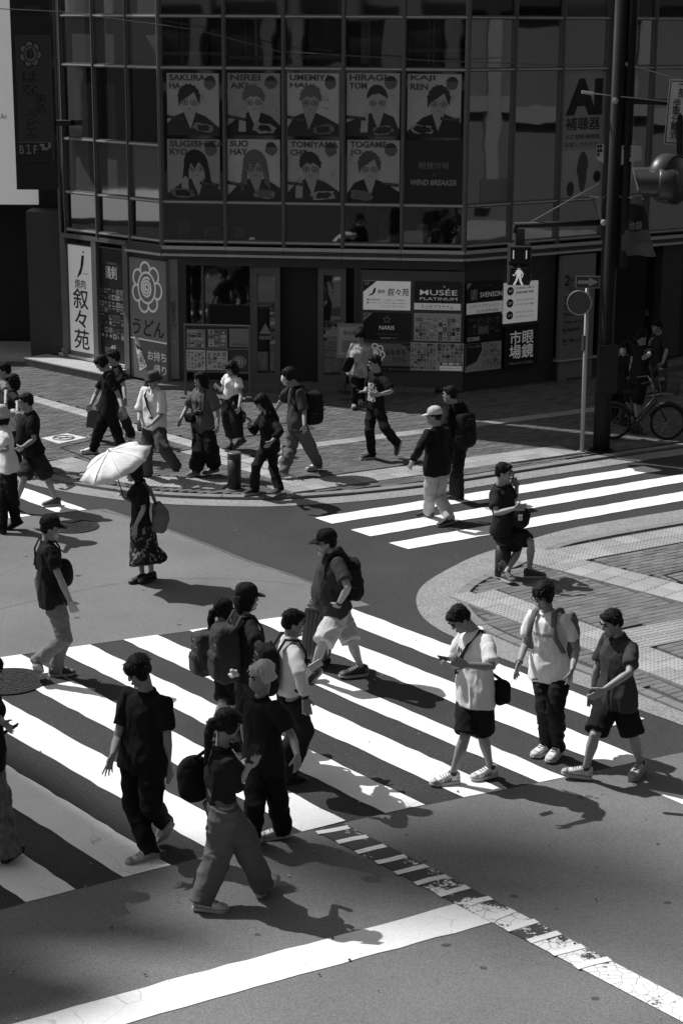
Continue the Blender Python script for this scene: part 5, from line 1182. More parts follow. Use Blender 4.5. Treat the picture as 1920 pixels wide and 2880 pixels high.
# overhead cable across the facade
cb = empty('overhead_cable', at(160, 28, 33), 'thin overhead cable sagging across the upper windows', 'cable'); bm = BM()
pts = [at(-200, 10, 32.6)] + [at(u, v, 32.6) for u, v in ((140, 27), (450, 68), (640, 118), (1000, 140), (1250, 148), (1700, 150))]
tube(bm, pts, .008, 5); obj('wire', bm, mat('cable_grey', .12), cb)
# ------------------------------------------------------------------ people
M_skin = mat('skin', .3, .5, .35, n1=.08, s1=12, n2=.05, s2=60)
M_hair = mat('hair_black', .012, .55, .10, n1=.35, s1=60, bump=.5, bs=90, stretch=(1, 1, .25))
M_hair_b = mat('hair_blond', .52, .45, .35, n1=.3, s1=60, bump=.5, bs=70, stretch=(1, 1, .25))
M_eye = mat('eye_dark', .015, .3, .5); M_lip = mat('lips', .16, .5, .3); M_frame = mat('glasses_frame', .015, .35, .5)
def cloth(v, nm='cloth', pat=0):
    return mat('%s_%03d%s' % (nm, round(v * 1000), '_patterned' if pat else ''), v, .85, .10, n1=.07 if not pat else pat, s1=7 if not pat else 22, n2=.05, s2=90, bump=.14, bs=26, stretch=(1, 1, .5), bump2=.1, bs2=300)
TEX = {}
def clouds(sc):
    if sc not in TEX:
        t_ = bpy.data.textures.new('fold_%d' % round(sc * 1000), 'CLOUDS'); t_.noise_scale = sc; t_.noise_depth = 1; TEX[sc] = t_
    return TEX[sc]
EVAL = []                                          # objects whose modifiers are baked at the end
def remesh(o, vox, smooth=4, folds=(), keepname=True):
    m_ = o.modifiers.new('r', 'REMESH'); m_.mode = 'VOXEL'; m_.voxel_size = vox; m_.use_smooth_shade = True
    if smooth:
        m_ = o.modifiers.new('s', 'SMOOTH'); m_.factor = .5; m_.iterations = smooth
    for sc, st in folds:
        m_ = o.modifiers.new('d', 'DISPLACE'); m_.texture = clouds(sc); m_.strength = st; m_.mid_level = .5; m_.texture_coords = 'GLOBAL'
    EVAL.append(o); return o
def finish_eval():
    dg = bpy.context.evaluated_depsgraph_get(); dg.update()
    res = []
    for o in EVAL:
        me = bpy.data.meshes.new_from_object(o.evaluated_get(dg)); me.name = o.name; res.append((o, me))
    for o, me in res:
        if o.name in FOLD: fold_mesh(me, *FOLD[o.name])
        o.modifiers.clear(); old = o.data; mats = [m_ for m_ in old.materials]; o.data = me
        me.materials.clear()
        for m_ in mats: me.materials.append(m_)
        me.polygons.foreach_set('use_smooth', [True] * len(me.polygons)); me.polygons.foreach_set('material_index', [0] * len(me.polygons))
        bpy.data.meshes.remove(old)
import numpy as np
def vnoise(p, seed):
    i = np.floor(p).astype(np.int64); f = p - i; f = f * f * (3 - 2 * f)
    def hsh(a, b, c):
        n = (a * 73856093) ^ (b * 19349663) ^ (c * 83492791) ^ (seed * 2654435); n = (n ^ (n >> 13)) * 1274126177; return ((n ^ (n >> 16)) & 0xffff) / 65535.0
    r = 0
    for dx in (0, 1):
        for dy in (0, 1):
            for dz in (0, 1):
                r = r + hsh(i[:, 0] + dx, i[:, 1] + dy, i[:, 2] + dz) * np.where(dx, f[:, 0], 1 - f[:, 0]) * np.where(dy, f[:, 1], 1 - f[:, 1]) * np.where(dz, f[:, 2], 1 - f[:, 2])
    return r
def fold_mesh(me, seed, amp, kind):
    n = len(me.vertices); co = np.empty(n * 3, 'f4'); me.vertices.foreach_get('co', co); co = co.reshape(-1, 3).astype('f8'); no = np.empty(n * 3, 'f4'); me.vertices.foreach_get('normal', no); no = no.reshape(-1, 3)
    rg_ = random.Random(seed); d = np.zeros(n)
    for k in range(3):
        a = rg_.uniform(0, 6.28); tl_ = rg_.uniform(.25, .75) * rg_.choice((-1, 1)) if k else 0
        u = co[:, 0] * math.cos(a) + co[:, 1] * math.sin(a); v = -co[:, 0] * math.sin(a) + co[:, 1] * math.cos(a); zz = co[:, 2]
        zz2 = zz + tl_ * u
        sc = (7, 7, 3.2) if kind == 'drape' else (5, 5, 7.5)
        if k == 2: sc = tuple(q * 1.9 for q in sc)
        p = np.stack([u * sc[0], v * sc[1], zz2 * sc[2]], 1); wv = vnoise(p * .7 + 17, seed + 31 * k); p = p + (wv[:, None] - .5) * 1.4
        r = 1 - np.abs(2 * vnoise(p, seed + k) - 1); d += (r ** 2.2 - .35) * (1.0, .8, .4)[k]
    co += no * (d * amp)[:, None]
    me.vertices.foreach_set('co', co.astype('f4').ravel()); me.update()
FOLD = {}
def yawv(a): return Vector((math.cos(R(a)), math.sin(R(a)), 0))
def rightv(a): return Vector((math.sin(R(a)), -math.cos(R(a)), 0))
class Rig: pass

def person(label, z, yaw, head, neck, pel, aR, tR, aL, tL, kR, kL, eR, wR, hR, eL, wL, hL, hyaw=None, hpitch=-8, h=1.7, female=False, hz=0.0, sw=None, hw=None, hd=.115, belly=0,
           shirt=.02, sleeve=.62, sl=.078, drop=.10, tuck=False, pants=.02, plen=1.0, pr=(.098, .075, .06), skirt=None, shoe=.03, sole=.5, hair='short', hairm=None, hat=None, hatv=.02, glasses=False, mask=None, collar=False,
           near=True, folds=1.0, ldy=0.0, nd=0.0, group='people crossing and walking at the junction', pat=0, ppat=0, barefoot=False, dYR=0.0, dYL=0.0, beard=None, shoeh=1.0, hd0=None, kd=None, cuffs=False, spread=0, tail=None, floral=False, stripes=False, letter=None):
    sl *= .84; pr = tuple(q * .9 for q in pr); P = lambda q: z(*q[:2]); s = h / 1.7; g = Rig(); g.s = s; g.label = label
    if hyaw is None: hyaw = yaw
    fw, rt = yawv(yaw), rightv(yaw)
    AR = gp(*P(aR), hz + aR[2]); AL = gp(*P(aL), hz + aL[2]); TR = gp(*P(tR), hz + tR[2]); TL = gp(*P(tL), hz + tL[2])
    Y0 = (AR.y + AL.y) / 2 + ldy
    pelv = aty(*P(pel), Y0); nk = aty(*P(neck), Y0 + nd); up = (nk - pelv).normalized(); rt_ = (rt - up * rt.dot(up)).normalized(); fwt = up.cross(rt_)
    L_ = (nk - pelv).length
    if L_ > .555 * s: drop = min(drop, .015) + (L_ - .555 * s); pelv = nk - up * (.555 * s); L_ = .555 * s
    g.pelv, g.neck, g.up, g.rt, g.fw, g.Y0 = pelv, nk, up, rt_, fwt, Y0
    sw = (sw or (.165 if not female else .145)) * s
    SH = {1: nk - up * .05 * s + rt_ * sw, -1: nk - up * .05 * s - rt_ * sw}
    def reach(px, prev, ln, d0):
        best = None
        for k in range(-48, 49):
            d = k * .01; p = aty(*P(px), prev.y + d); e = abs((p - prev).length - ln) + .22 * abs(d - d0)
            if best is None or e < best[0]: best = (e, p)
        return best[1]
    ARM = {}
    for sd, e, w_, hh in ((1, eR, wR, hR), (-1, eL, wL, hL)):
        el = reach(e, SH[sd], .285 * s, (e[2] if len(e) > 2 else rt.y * sd * .09)); wr = reach(w_, el, .25 * s, (w_[2] if len(w_) > 2 else fw.y * .08 + rt.y * sd * .02)); hp = reach(hh, wr, .12 * s, (hh[2] if len(hh) > 2 else 0)); ARM[sd] = (SH[sd], el, wr, hp)
    LEG = {}
    for sd, k_, a_, t_ in ((1, kR, AR, TR), (-1, kL, AL, TL)):
        hip = pelv + rt * (.088 * s * sd) - up * .02; lt, ls = .42 * s, .41 * s; best = None; ym = (hip.y + a_.y) / 2 + fw.y * .05
        for q in range(-45, 46):
            p = aty(*P(k_), ym + q * .01); e = ((p - hip).length - lt) ** 2 + ((p - a_).length - ls) ** 2 + .06 * (q * .01) ** 2
            if best is None or e < best[0]: best = (e, p)
        LEG[sd] = (hip, best[1], a_, t_)
    g.arm, g.leg = ARM, LEG
    hc = aty(*P(head), nk.y + (fw.y * .03 if hd0 is None else hd0)) - EZ * .012; g.hc = hc
    hf = Vector((math.cos(R(hyaw)) * math.cos(R(hpitch)), math.sin(R(hyaw)) * math.cos(R(hpitch)), math.sin(R(hpitch)))); hr = rightv(hyaw); hu = hr.cross(hf)
    HM = Matrix((hr, hf, hu)).transposed(); hs = .99 * (s ** .5); g.HM, g.hs = HM, hs
    def H(x, y, zz): return hc + HM @ Vector((x * hs, y * hs, zz * hs))
    g.H = H
    base = Vector(((AR.x + AL.x) / 2, (AR.y + AL.y) / 2, hz)); root = empty('person', base, label, 'person', group); g.root = root
    vox = .0075 if near else .0105
    # ---- body: one continuous figure
    bm = BM(); ee = lambda c, r_: ellipsoid(bm, H(*c), [q * hs for q in r_], HM, 12, 8)
    ee((0, -.014, .028), (.074, .093, .088)); ee((0, .03, -.01), (.062, .06, .07))
    tube(bm, [H(0, .022, -.02), H(0, .036, -.075), H(0, .05, -.105)], [(.063 * hs, .062 * hs), (.052 * hs, .05 * hs), (.03 * hs, .027 * hs)], 12, side=hr, rnd=True)
    tube(bm, [H(0, .084, .02), H(0, .097, -.012), H(0, .1, -.026)], [.008, .0115, .0125], 8, side=hr, rnd=True); ee((0, .078, .034), (.05, .016, .012)); ee((0, .086, -.064), (.022, .012, .012)); ee((.042, .06, -.025), (.022, .02, .02)); ee((-.042, .06, -.025), (.022, .02, .02)); ee((0, .078, -.1), (.018, .016, .014))
    for sd in (1, -1): ee((sd * .078, -.008, -.008), (.011, .021, .031))
    tube(bm, [H(0, -.022, -.045), nk - up * .03], [(.048 * s, .051 * s), (.055 * s, .059 * s)], 12, side=hr, rnd=True)
    tube(bm, [pelv - up * .06, pelv + up * .08, pelv + up * L_ * .45, pelv + up * L_ * .75, pelv + up * L_ * .9, nk - up * .01], [(.105 * s, .066 * s), (.108 * s, .068 * s), (.105 * s, .066 * s), (.125 * s, .078 * s), (.10 * s, .058 * s), (.052 * s, .045 * s)], 14, side=rt_)
    for sd in (1, -1):
        a, b, c, d = ARM[sd]
        k_ = .92 if female else 1.0
        tube(bm, [nk - up * .06 * s + rt_ * (.07 * sd), a, a.lerp(b, .5), b, b.lerp(c, .28), b.lerp(c, .7), c], [.038 * s, .040 * s * k_, .039 * s * k_, .034 * s * k_, .037 * s * k_, .030 * s * k_, (.025 * s, .022 * s)], 12, rnd=True)
        hd_ = (d - c).normalized(); n_ = (-rt_ * sd); n_ = (n_ - hd_ * n_.dot(hd_))
        if n_.length < .2: n_ = fwt - hd_ * fwt.dot(hd_)
        n_.normalize(); sv = hd_.cross(n_) * sd                      # sv: towards the thumb side
        if sv.dot(fwt) < 0 and abs(sv.dot(fwt)) > .3: sv = -sv
        fs = s * (.95 if female else 1.05)
        tube(bm, [c - hd_ * .01, c + hd_ * .03 * fs, c + hd_ * .085 * fs], [(.026 * fs, .018 * fs), (.038 * fs, .016 * fs), (.040 * fs, .014 * fs)], 10, side=sv, rnd=True)
        for q, (off, ln) in enumerate(((.031, .072), (.0105, .082), (-.0105, .076), (-.031, .058))):
            f0 = c + hd_ * .075 * fs + sv * off * fs; dv = (hd_ + sv * off * (3.2 + (spread if sd == 1 else 0))).normalized(); cu = (.22 + .1 * q) * (.3 if spread and sd == 1 else 1)
            p1 = f0 + dv * ln * .5 * fs; d2 = (dv + n_ * cu).normalized(); p2 = p1 + d2 * ln * .32 * fs; d3 = (dv + n_ * cu * 2.4).normalized(); tube(bm, [f0, p1, p2, p2 + d3 * ln * .25 * fs], [.0098 * fs, .0092 * fs, .0085 * fs, .0075 * fs], 7, rnd=True)
        t0 = c + hd_ * .022 * fs + sv * .03 * fs; tube(bm, [t0, t0 + (hd_ * .7 + sv * .6 + n_ * .25) * .035 * fs, t0 + (hd_ * .85 + sv * .5 + n_ * .4) * .068 * fs], [.0125 * fs, .0115 * fs, .009 * fs], 8, rnd=True)
        hip, kn, an, to = LEG[sd]
        tube(bm, [hip + up * .03, hip.lerp(kn, .35), kn, kn.lerp(an, .3), kn.lerp(an, .72), an, an - (an - kn).normalized() * -.03], [.08 * s, .073 * s, .048 * s, .053 * s, .035 * s, .031 * s, .031 * s], 12, rnd=True)
    bmesh.ops.recalc_face_normals(bm, faces=bm.faces); remesh(obj('body', bm, M_skin, root), vox, 3)
    # ---- face details
    if not hat == 'helmet':
        for sd in (1, -1):
            bm = BM(); ellipsoid(bm, H(sd * .03, .083, .008), (.017 * hs, .009 * hs, .008 * hs), HM, 8, 6); obj('eye', bm, M_eye, root)
            bm = BM(); tube(bm, [H(sd * .014, .094, .03), H(sd * .03, .094, .036), H(sd * .048, .08, .031)], [.006, .0075, .005], 6); obj('eyebrow', bm, M_hair, root)
        if mask is None: bm = BM(); ellipsoid(bm, H(0, .094, -.064), (.021 * hs, .007 * hs, .008 * hs), HM, 8, 6); obj('lips', bm, M_lip, root)
    # ---- hair
    hm = hairm or M_hair; bm = BM(); e2 = lambda c, r_: ellipsoid(bm, H(*c), [q * hs for q in r_], HM, 12, 8)
    if hair != 'none':
        if hat in (None,): e2((0, -.022, .05), (.085, .098, .083)); e2((0, -.055, .0), (.076, .062, .07)); (hair != 'swept' and e2((0, .05, .082), (.066, .046, .032)))
        else: e2((0, -.05, .0), (.079, .062, .065)); e2((0, -.02, .03), (.08, .085, .05))
        if hair in ('short', 'crop'):
            for sd in (1, -1): e2((sd * .073, -.005, .025), (.014, .036, .042))
            if hair == 'short' and hat is None: e2((0, .074, .065), (.062, .022, .03)); e2((.02, .02, .125), (.05, .06, .025))
        if hair in ('fringe', 'bob', 'long', 'pony', 'mop'):
            if hat is None: e2((0, .077, .055), (.064, .024, .036))
            for sd in (1, -1): tube(bm, [H(sd * .073, .02, .04), H(sd * .077, .005, -.02), H(sd * .072, -.01, -.05 if hair in ('fringe', 'mop', 'pony') else -.10)], [(.018, .045), (.02, .05), (.014, .035)], 10, side=hr, rnd=True)
        if hair == 'mop': e2((0, -.02, .052), (.096, .108, .09)); e2((0, .07, .05), (.07, .03, .045)); [e2((sd * .08, .015, .012), (.018, .05, .05)) for sd in (1, -1)]
        if hair == 'bob': tube(bm, [H(0, -.06, .02), H(0, -.07, -.06), H(0, -.06, -.12)], [(.085, .06), (.085, .055), (.07, .035)], 12, side=hr, rnd=True)
        if hair == 'long': tube(bm, [H(0, -.06, .02), H(0, -.075, -.08), nk - fwt * .11 - up * .08, nk - fwt * .13 - up * .24], [(.082, .06), (.085, .05), (.09, .035), (.06, .02)], 12, side=hr, rnd=True); [tube(bm, [H(sd * .07, .01, -.03), H(sd * .075, .0, -.13), nk + rt_ * sd * .08 + fwt * .07 - up * .14, nk + rt_ * sd * .085 + fwt * .1 - up * .24], [.028, .03, .026, .014], 10, rnd=True) for sd in (1, -1)]
        if hair == 'pony': tube(bm, [H(0, -.09, .03), H(0, -.13, .0), H(0, -.13, -.1), nk - fwt * .13 - up * .12], [.022, .036, .038, .014], 10, rnd=True)
        if hair == 'swept': e2((.0, -.03, .06), (.088, .1, .08)); e2((.01, .058, .09), (.062, .03, .022)); tube(bm, [H(0, -.07, .0), H(0, -.1, -.04), H(0, -.125, -.045)], [(.075, .05), (.06, .03), (.03, .015)], 10, side=hr, rnd=True); [e2((sd * .075, -.01, .0), (.016, .045, .055)) for sd in (1, -1)]
        bmesh.ops.recalc_face_normals(bm, faces=bm.faces); remesh(obj('hair', bm, hm, root), .009 if near else .011, 3, ((.05, .010), (.018, .006)))
    else: bm.free()
    if hair != 'none' and hat is None:
        bm = BM(); rs = random.Random(hash(label) % 9999 if False else len(EVAL) * 7 + 1)
        for k in range(90 if near else 50):
            a = rs.uniform(0, 6.283); e_ = rs.uniform(.02, 1.35); dv = Vector((math.cos(e_) * math.cos(a), math.cos(e_) * math.sin(a), math.sin(e_)))
            if dv.y > .55 and dv.z < .35: dv.z = .5
            c0 = Vector((dv.x * .083, -.018 + dv.y * .098, .05 + dv.z * .082)); dn = (Vector((dv.x * .5, dv.y * .5 + rs.uniform(-.3, .3), -.9 + rs.uniform(-.3, .5))) + dv * rs.uniform(.25, .7)).normalized(); ln = rs.uniform(.025, .05) * (1.25 if hair in ('mop', 'bob', 'long', 'swept') else .8)
            sd_ = dn.cross(dv); sd_ = sd_.normalized() * .005 if sd_.length > 1e-4 else Vector((.005, 0, 0)); m1 = c0 + dn * ln * .5 + dv * .004
            q = [H(*(c0 - sd_)), H(*(c0 + sd_)), H(*(m1 + sd_ * .7)), H(*(m1 - sd_ * .7)), H(*(c0 + dn * ln))]; v_ = [bm.verts.new(x) for x in q]; bm.faces.new(v_[:4]); bm.faces.new((v_[3], v_[2], v_[4]))
        hs_ = obj('hair_strands', bm, hm, root); hs_['kind'] = 'stuff'
    if beard is not None: bm = BM(); ellipsoid(bm, H(0, .058, -.092), (.05 * hs, .042 * hs, .036 * hs), HM, 12, 8); remesh(obj('beard', bm, mat('beard_grey', beard, .8, .2, n1=.2, s1=90), root), .008, 2, ((.02, .012),))
    # ---- hats
    if hat == 'cap':
        bm = BM(); n_ = 20; rings = [[bm.verts.new(H(.086 * rr * math.cos(a), -.012 + .106 * rr * math.sin(a), zz)) for a in [2 * math.pi * i / n_ for i in range(n_)]] for rr, zz in ((1.0, .035), (1.02, .06), (.95, .095), (.78, .12), (.5, .138), (.2, .146))]; loft(bm, rings)
        for k in range(6): a = 2 * math.pi * k / 6; tube(bm, [H(.087 * q * math.cos(a), -.012 + .108 * q * math.sin(a), zz) for q, zz in ((1.0, .06), (.93, .1), (.76, .124), (.48, .141), (.1, .148))], .0025, 4)
        obj('cap', bm, cloth(hatv, 'hat'), root, True)
        bm = BM(); top = []; n_ = 14
        for i in range(n_ + 1):
            a = math.pi * i / n_; top.append((H(.078 * math.cos(a), .055 + .115 * math.sin(a) ** .8, .042 - .02 * math.sin(a) - .0 * abs(math.cos(a)))))
        lo = [bm.verts.new(p - hu * .008) for p in top]; hi = [bm.verts.new(p) for p in top]; bm.faces.new(hi); bm.faces.new(lo[::-1])
        for i in range(n_): bm.faces.new((lo[i], lo[i + 1], hi[i + 1], hi[i]))
        bmesh.ops.recalc_face_normals(bm, faces=bm.faces); obj('cap_brim', bm, cloth(hatv, 'hat'), root)
    if hat in ('bucket', 'sun'):
        bm = BM(); n_ = 24; bw_ = 1.55 if hat == 'bucket' else 1.9
        prof = ((bw_, .012 if hat == 'bucket' else .0), (1.08, .045), (1.04, .06), (1.0, .11), (.9, .132), (.5, .142)) if hat == 'bucket' else ((bw_, -.01), (1.4, .035), (1.12, .07), (1.0, .115), (.75, .145), (.35, .158))
        rings = [[bm.verts.new(H(.083 * rr * math.cos(2 * math.pi * i / n_), -.01 + .104 * rr * math.sin(2 * math.pi * i / n_), zz + .006 * math.sin(6 * math.pi * i / n_) * (rr > 1.2))) for i in range(n_)] for rr, zz in prof]; loft(bm, rings)
        obj('hat', bm, cloth(hatv, 'hat', pat=.35 if hat == 'bucket' else 0), root, True)
    if glasses:
        bm = BM()
        for sd in (1, -1): tube(bm, [H(sd * .033 + .024 * math.cos(2 * math.pi * k / 14), .103, .006 + .019 * math.sin(2 * math.pi * k / 14)) for k in range(15)], .0032, 5); tube(bm, [H(sd * .057, .1, .01), H(sd * .082, .0, .012)], .0032, 5)
        tube(bm, [H(-.01, .106, .01), H(.01, .106, .01)], .003, 5); obj('glasses', bm, M_frame, root)
    if mask is not None:
        bm = BM(); tube(bm, [H(0, .06, .0), H(0, .067, -.05), H(0, .055, -.11)], [(.05 * hs, .05 * hs), (.062 * hs, .056 * hs), (.036 * hs, .036 * hs)], 14, side=hr, rnd=True); obj('face_mask', bm, cloth(mask, 'mask'), root, True)
    # ---- shirt
    hw = (hw or (.185 if not female else .165)) * s * .89; hd = hd * s * .95; lw = L_
    low_t = .02 if tuck else -drop / lw
    hwh = hw * 1.0 if tuck or skirt else max(hw * 1.02, (.088 + pr[0] + .03) * s); hdh = hd if tuck or skirt else max(hd, (pr[0] + .034) * s)
    sec = [(low_t, hwh * (1.0 if not tuck else .94), hdh * 1.02 * (1 if not tuck else .98), 0), (.10, hwh * (.98), hdh * 1.02, belly * .5), (.38, hw * .97, hd * 1.0, belly), (.68, hw * 1.0, hd * 1.05, belly * .4 + .004), (.86, hw * .93, hd * .9, 0), (.955, hw * .6, hd * .62, -.005), (1.015, .066 * s, .064 * s, 0)]
    bm = BM()
    tube(bm, [pelv + up * (t_ * lw) + fwt * f_ for t_, a, b, f_ in sec], [(a, b) for t_, a, b, f_ in sec], 18, side=rt_)
    if belly: ellipsoid(bm, pelv + up * lw * .3 + fwt * (belly * 1.1), (hw * .86, hd * 1.05, .19 * s), Matrix((rt_, fwt, up)).transposed(), 14, 10)
    if female and shirt is not None: ellipsoid(bm, pelv + up * lw * .68 + fwt * .05, (hw * .75, hd * .8, .085 * s), Matrix((rt_, fwt, up)).transposed(), 14, 10)
    for sd in (1, -1):
        a, b, c, d = ARM[sd]; pts = [nk - up * .075 * s + rt_ * (.06 * sd), a - up * .008, ]; rd = [.056 * s, .062 * s]
        if sleeve <= 1: pts += [a.lerp(b, sleeve * .5), a.lerp(b, sleeve)]; rd += [sl * .90 * s, sl * .93 * s]
        else: pts += [a.lerp(b, .5), b, b.lerp(c, (sleeve - 1) * .5), b.lerp(c, sleeve - 1)]; rd += [.066 * s, .056 * s, .052 * s, .043 * s]
        tube(bm, pts, rd, 14)
    if collar:
        for sd in (1, -1): tube(bm, [nk + up * .02 - fwt * .05, nk + up * .02 + rt_ * sd * .06, nk - up * .02 + fwt * .075 + rt_ * sd * .03, nk - up * .06 + fwt * .085 + rt_ * sd * .05], [(.02, .012)] * 4, 8, side=up)
    bmesh.ops.recalc_face_normals(bm, faces=bm.faces)
    g.shirt = remesh(obj('shirt', bm, cloth(shirt, 'shirt', pat), root), .0095 if near else .0125, 3, ((.16, .018 * folds),)); FOLD[g.shirt.name] = (len(FOLD) + 3, .0145 * folds * s, 'drape')
    if not collar:
        bm = BM(); cn_ = nk + up * .004 + fwt * .006; tube(bm, [cn_ + rt_ * (.068 * s * math.cos(a)) + fwt * (.066 * s * math.sin(a)) - up * (.014 * s * math.sin(a)) for a in [2 * math.pi * k / 20 for k in range(21)]], .0085 * s, 6); obj('neckband', bm, cloth(shirt, 'shirt'), root, True)
    # ---- trousers, shorts or skirt
    bm = BM(); K = LEG
    if skirt is None:
        tube(bm, [pelv - up * .1, pelv - up * .02, pelv + up * .09, pelv + up * .14], [(.13 * s, .098 * s), (.158 * s, .108 * s) if tuck else (.142 * s, .095 * s), (.15 * s, .1 * s) if tuck else (.125 * s, .08 * s), (.135 * s, .09 * s) if tuck else (.105 * s, .07 * s)], 16, side=rt)
        for sd in (1, -1):
            hip, kn, an, to = K[sd]; a, b, c = [q * s for q in pr]
            pts = [hip + up * .02, hip.lerp(kn, .2), hip.lerp(kn, .5)]; rd = [a * (1 if tuck else .86), a * .97, (a * .5 + b * .5)]
            if plen <= .55: e_ = hip.lerp(kn, plen / .5) if plen <= .5 else kn.lerp(an, (plen - .5) * 2); pts += [e_]; rd += [b * 1.02]
            else:
                f_ = min(1.0, (plen - .5) * 2); pts += [kn, kn.lerp(an, f_ * .5), kn.lerp(an, f_)]; rd += [b, (b + c) / 2, c]
                if plen >= .98: pts.append(an + (an - kn).normalized() * .035 * s); rd.append(c * 1.04)
            tube(bm, pts, rd, 14)
    else:
        ln, w0, w1 = skirt; foot = (K[1][2] + K[-1][2]) / 2; kn = (K[1][1] + K[-1][1]) / 2; end = pelv.lerp(foot, ln)
        tube(bm, [pelv + up * .14, pelv + up * .02, pelv.lerp(kn, .5), pelv.lerp(foot, ln * .6) * .5 + kn * .5, end], [(.125 * s, .09 * s), (.165 * s, .12 * s), (w0, w0 * .85), ((w0 + w1) / 2, (w0 + w1) / 2 * .9), (w1, w1 * .9)], 18, side=rt)
        for sd in (1, -1): tube(bm, [K[sd][0], K[sd][1], K[sd][1].lerp(K[sd][2], max(.05, (ln - .5) * 1.7))], [.085, .075, w1 * .5], 12)
    if tail: tp_ = aty(*P(tail), Y0); tube(bm, [pelv.lerp((K[1][2] + K[-1][2]) / 2, .55), tp_], [.16, .05], 14, rnd=True)
    bmesh.ops.recalc_face_normals(bm, faces=bm.faces)
    tro = remesh(obj('skirt' if skirt else ('shorts' if plen < .62 else 'trousers'), bm, cloth(pants, 'pants', ppat) if not floral else mat('floral_cloth', .018, .85, .18, n1=.3, s1=20, speck=(30, .2, .84)), root), .0095 if near else .0125, 3, ((.14, .016 * folds),)); FOLD[tro.name] = (len(FOLD) + 3, .015 * folds * s, 'crease' if not skirt else 'drape')
    # ---- shoes
    for sd in (1, -1):
        hip, kn, an, to = K[sd]; at_ = to - an; sidev = at_.cross(EZ)
        if sidev.length < .03: sidev = rt.copy()
        sidev.normalize(); q = Matrix.Rotation(R(22), 3, sidev); f_ = (q @ at_.normalized()); u_ = sidev.cross(f_)
        if u_.z < 0: u_ = -u_
        ss = s * shoeh; o_ = an - u_ * .085 * s; n_ = 14
        secs = ((-.068, .016, .07, .012), (-.06, .03, .086, .004), (-.03, .036, .098, .0), (.01, .037, .1, .0), (.05, .039, .082, .0), (.1, .044, .06, .0), (.15, .045, .045, .002), (.185, .036, .034, .006), (.203, .016, .022, .01))
        bm = BM(); rings = []
        for y, hw_, tp, bt in secs:
            rings.append([bm.verts.new(o_ + sidev * (hw_ * ss * math.copysign(abs(math.cos(a)) ** .7, math.cos(a))) + f_ * y * ss + u_ * ((.018 + bt + (tp - bt) * (.5 + .5 * math.copysign(abs(math.sin(a)) ** .75, math.sin(a)))) * s)) for a in [2 * math.pi * i / n_ for i in range(n_)]])
        loft(bm, rings); sh = obj('shoe', bm, mat('shoe_%03d' % round(shoe * 1000), shoe, .6, .3, n1=.25 if shoe > .15 else .12, s1=24), root, True)
        if shoe > .15 or near:
            for nm_, lo_i, hi_i in (('heel_counter', 0, 3), ('toe_cap', 6, 9)):
                bm = BM(); rr2 = []
                for y, hw_, tp, bt in secs[lo_i:hi_i]:
                    tp2 = tp * (.72 if nm_ == 'heel_counter' else 1.0)
                    rr2.append([bm.verts.new(o_ + sidev * ((hw_ + .0018) * ss * math.copysign(abs(math.cos(a)) ** .7, math.cos(a))) + f_ * (y * 1.01) * ss + u_ * ((.018 + bt + (tp2 + .002 - bt) * (.5 + .5 * math.copysign(abs(math.sin(a)) ** .75, math.sin(a)))) * s)) for a in [2 * math.pi * i / n_ for i in range(n_)]])
                loft(bm, rr2); obj(nm_, bm, mat('shoe_trim_%03d' % round(shoe * 1000), shoe * .72 if shoe > .15 else .11, .6, .3), sh, True)
        if stripes:
            for q in range(3):
                y = .022 + .024 * q; bm = BM()
                for e in (-1, 1): tube(bm, [o_ + sidev * (e * .042 * ss) + f_ * (y + .014) * ss + u_ * .03 * s, o_ + sidev * (e * .040 * ss) + f_ * y * ss + u_ * .055 * s, o_ + sidev * (e * .028 * ss) + f_ * (y - .012) * ss + u_ * .086 * s], [(.006, .003)] * 3, 5, side=f_)
                obj('side_stripe', bm, grey(.02), sh)
        if letter:
            for e in (-1, 1): text(letter, sh, o_ + sidev * (e * .045 * ss) + f_ * .035 * ss + u_ * .055 * s, f_ * e if e > 0 else -f_ * -e * -1 if False else f_ * (1 if sidev.cross(f_).z * 0 + e > 0 else -1), u_, .042, .045, grey(.5), bold=.05, lift=.004)
        bm = BM(); tube(bm, [o_ + u_ * .08 * s - f_ * .005, o_ + u_ * .112 * s - f_ * .004], [.042 * s, .041 * s], 12); obj('collar', bm, grey(.05 if shoe > .1 else .03), sh)
        bm = BM(); ol = [(y * 1.03, hw_ * 1.12) for y, hw_, tp, bt in secs]; pl = [(x, y) for y, x in ol] + [(-x, y) for y, x in ol[::-1]]
        lo = [bm.verts.new(o_ + sidev * x * ss + f_ * y * ss + u_ * (.0 + (.012 if y > .19 else 0))) for x, y in pl]; hi = [bm.verts.new(o_ + sidev * x * ss + f_ * y * ss + u_ * .026 * s) for x, y in pl]
        bm.faces.new(hi); bm.faces.new(lo[::-1]); [bm.faces.new((lo[i], lo[(i + 1) % len(pl)], hi[(i + 1) % len(pl)], hi[i])) for i in range(len(pl))]
        bmesh.ops.recalc_face_normals(bm, faces=bm.faces); obj('sole', bm, mat('sole_%03d' % round(sole * 1000), sole, .7, .3), sh)
        if near and shoe > .12 or sole > .4 and near:
            bm = BM()
            for q in range(4): y = .04 + .022 * q; tp = (.088 - q * .0085 + .018) * s; tube(bm, [o_ + sidev * -.025 * ss + f_ * y * ss + u_ * (tp - .008), o_ + f_ * (y + .008) * ss + u_ * (tp + .004), o_ + sidev * .025 * ss + f_ * y * ss + u_ * (tp - .008)], .004, 5)
            obj('laces', bm, grey(.5 if shoe < .1 else .12), sh)
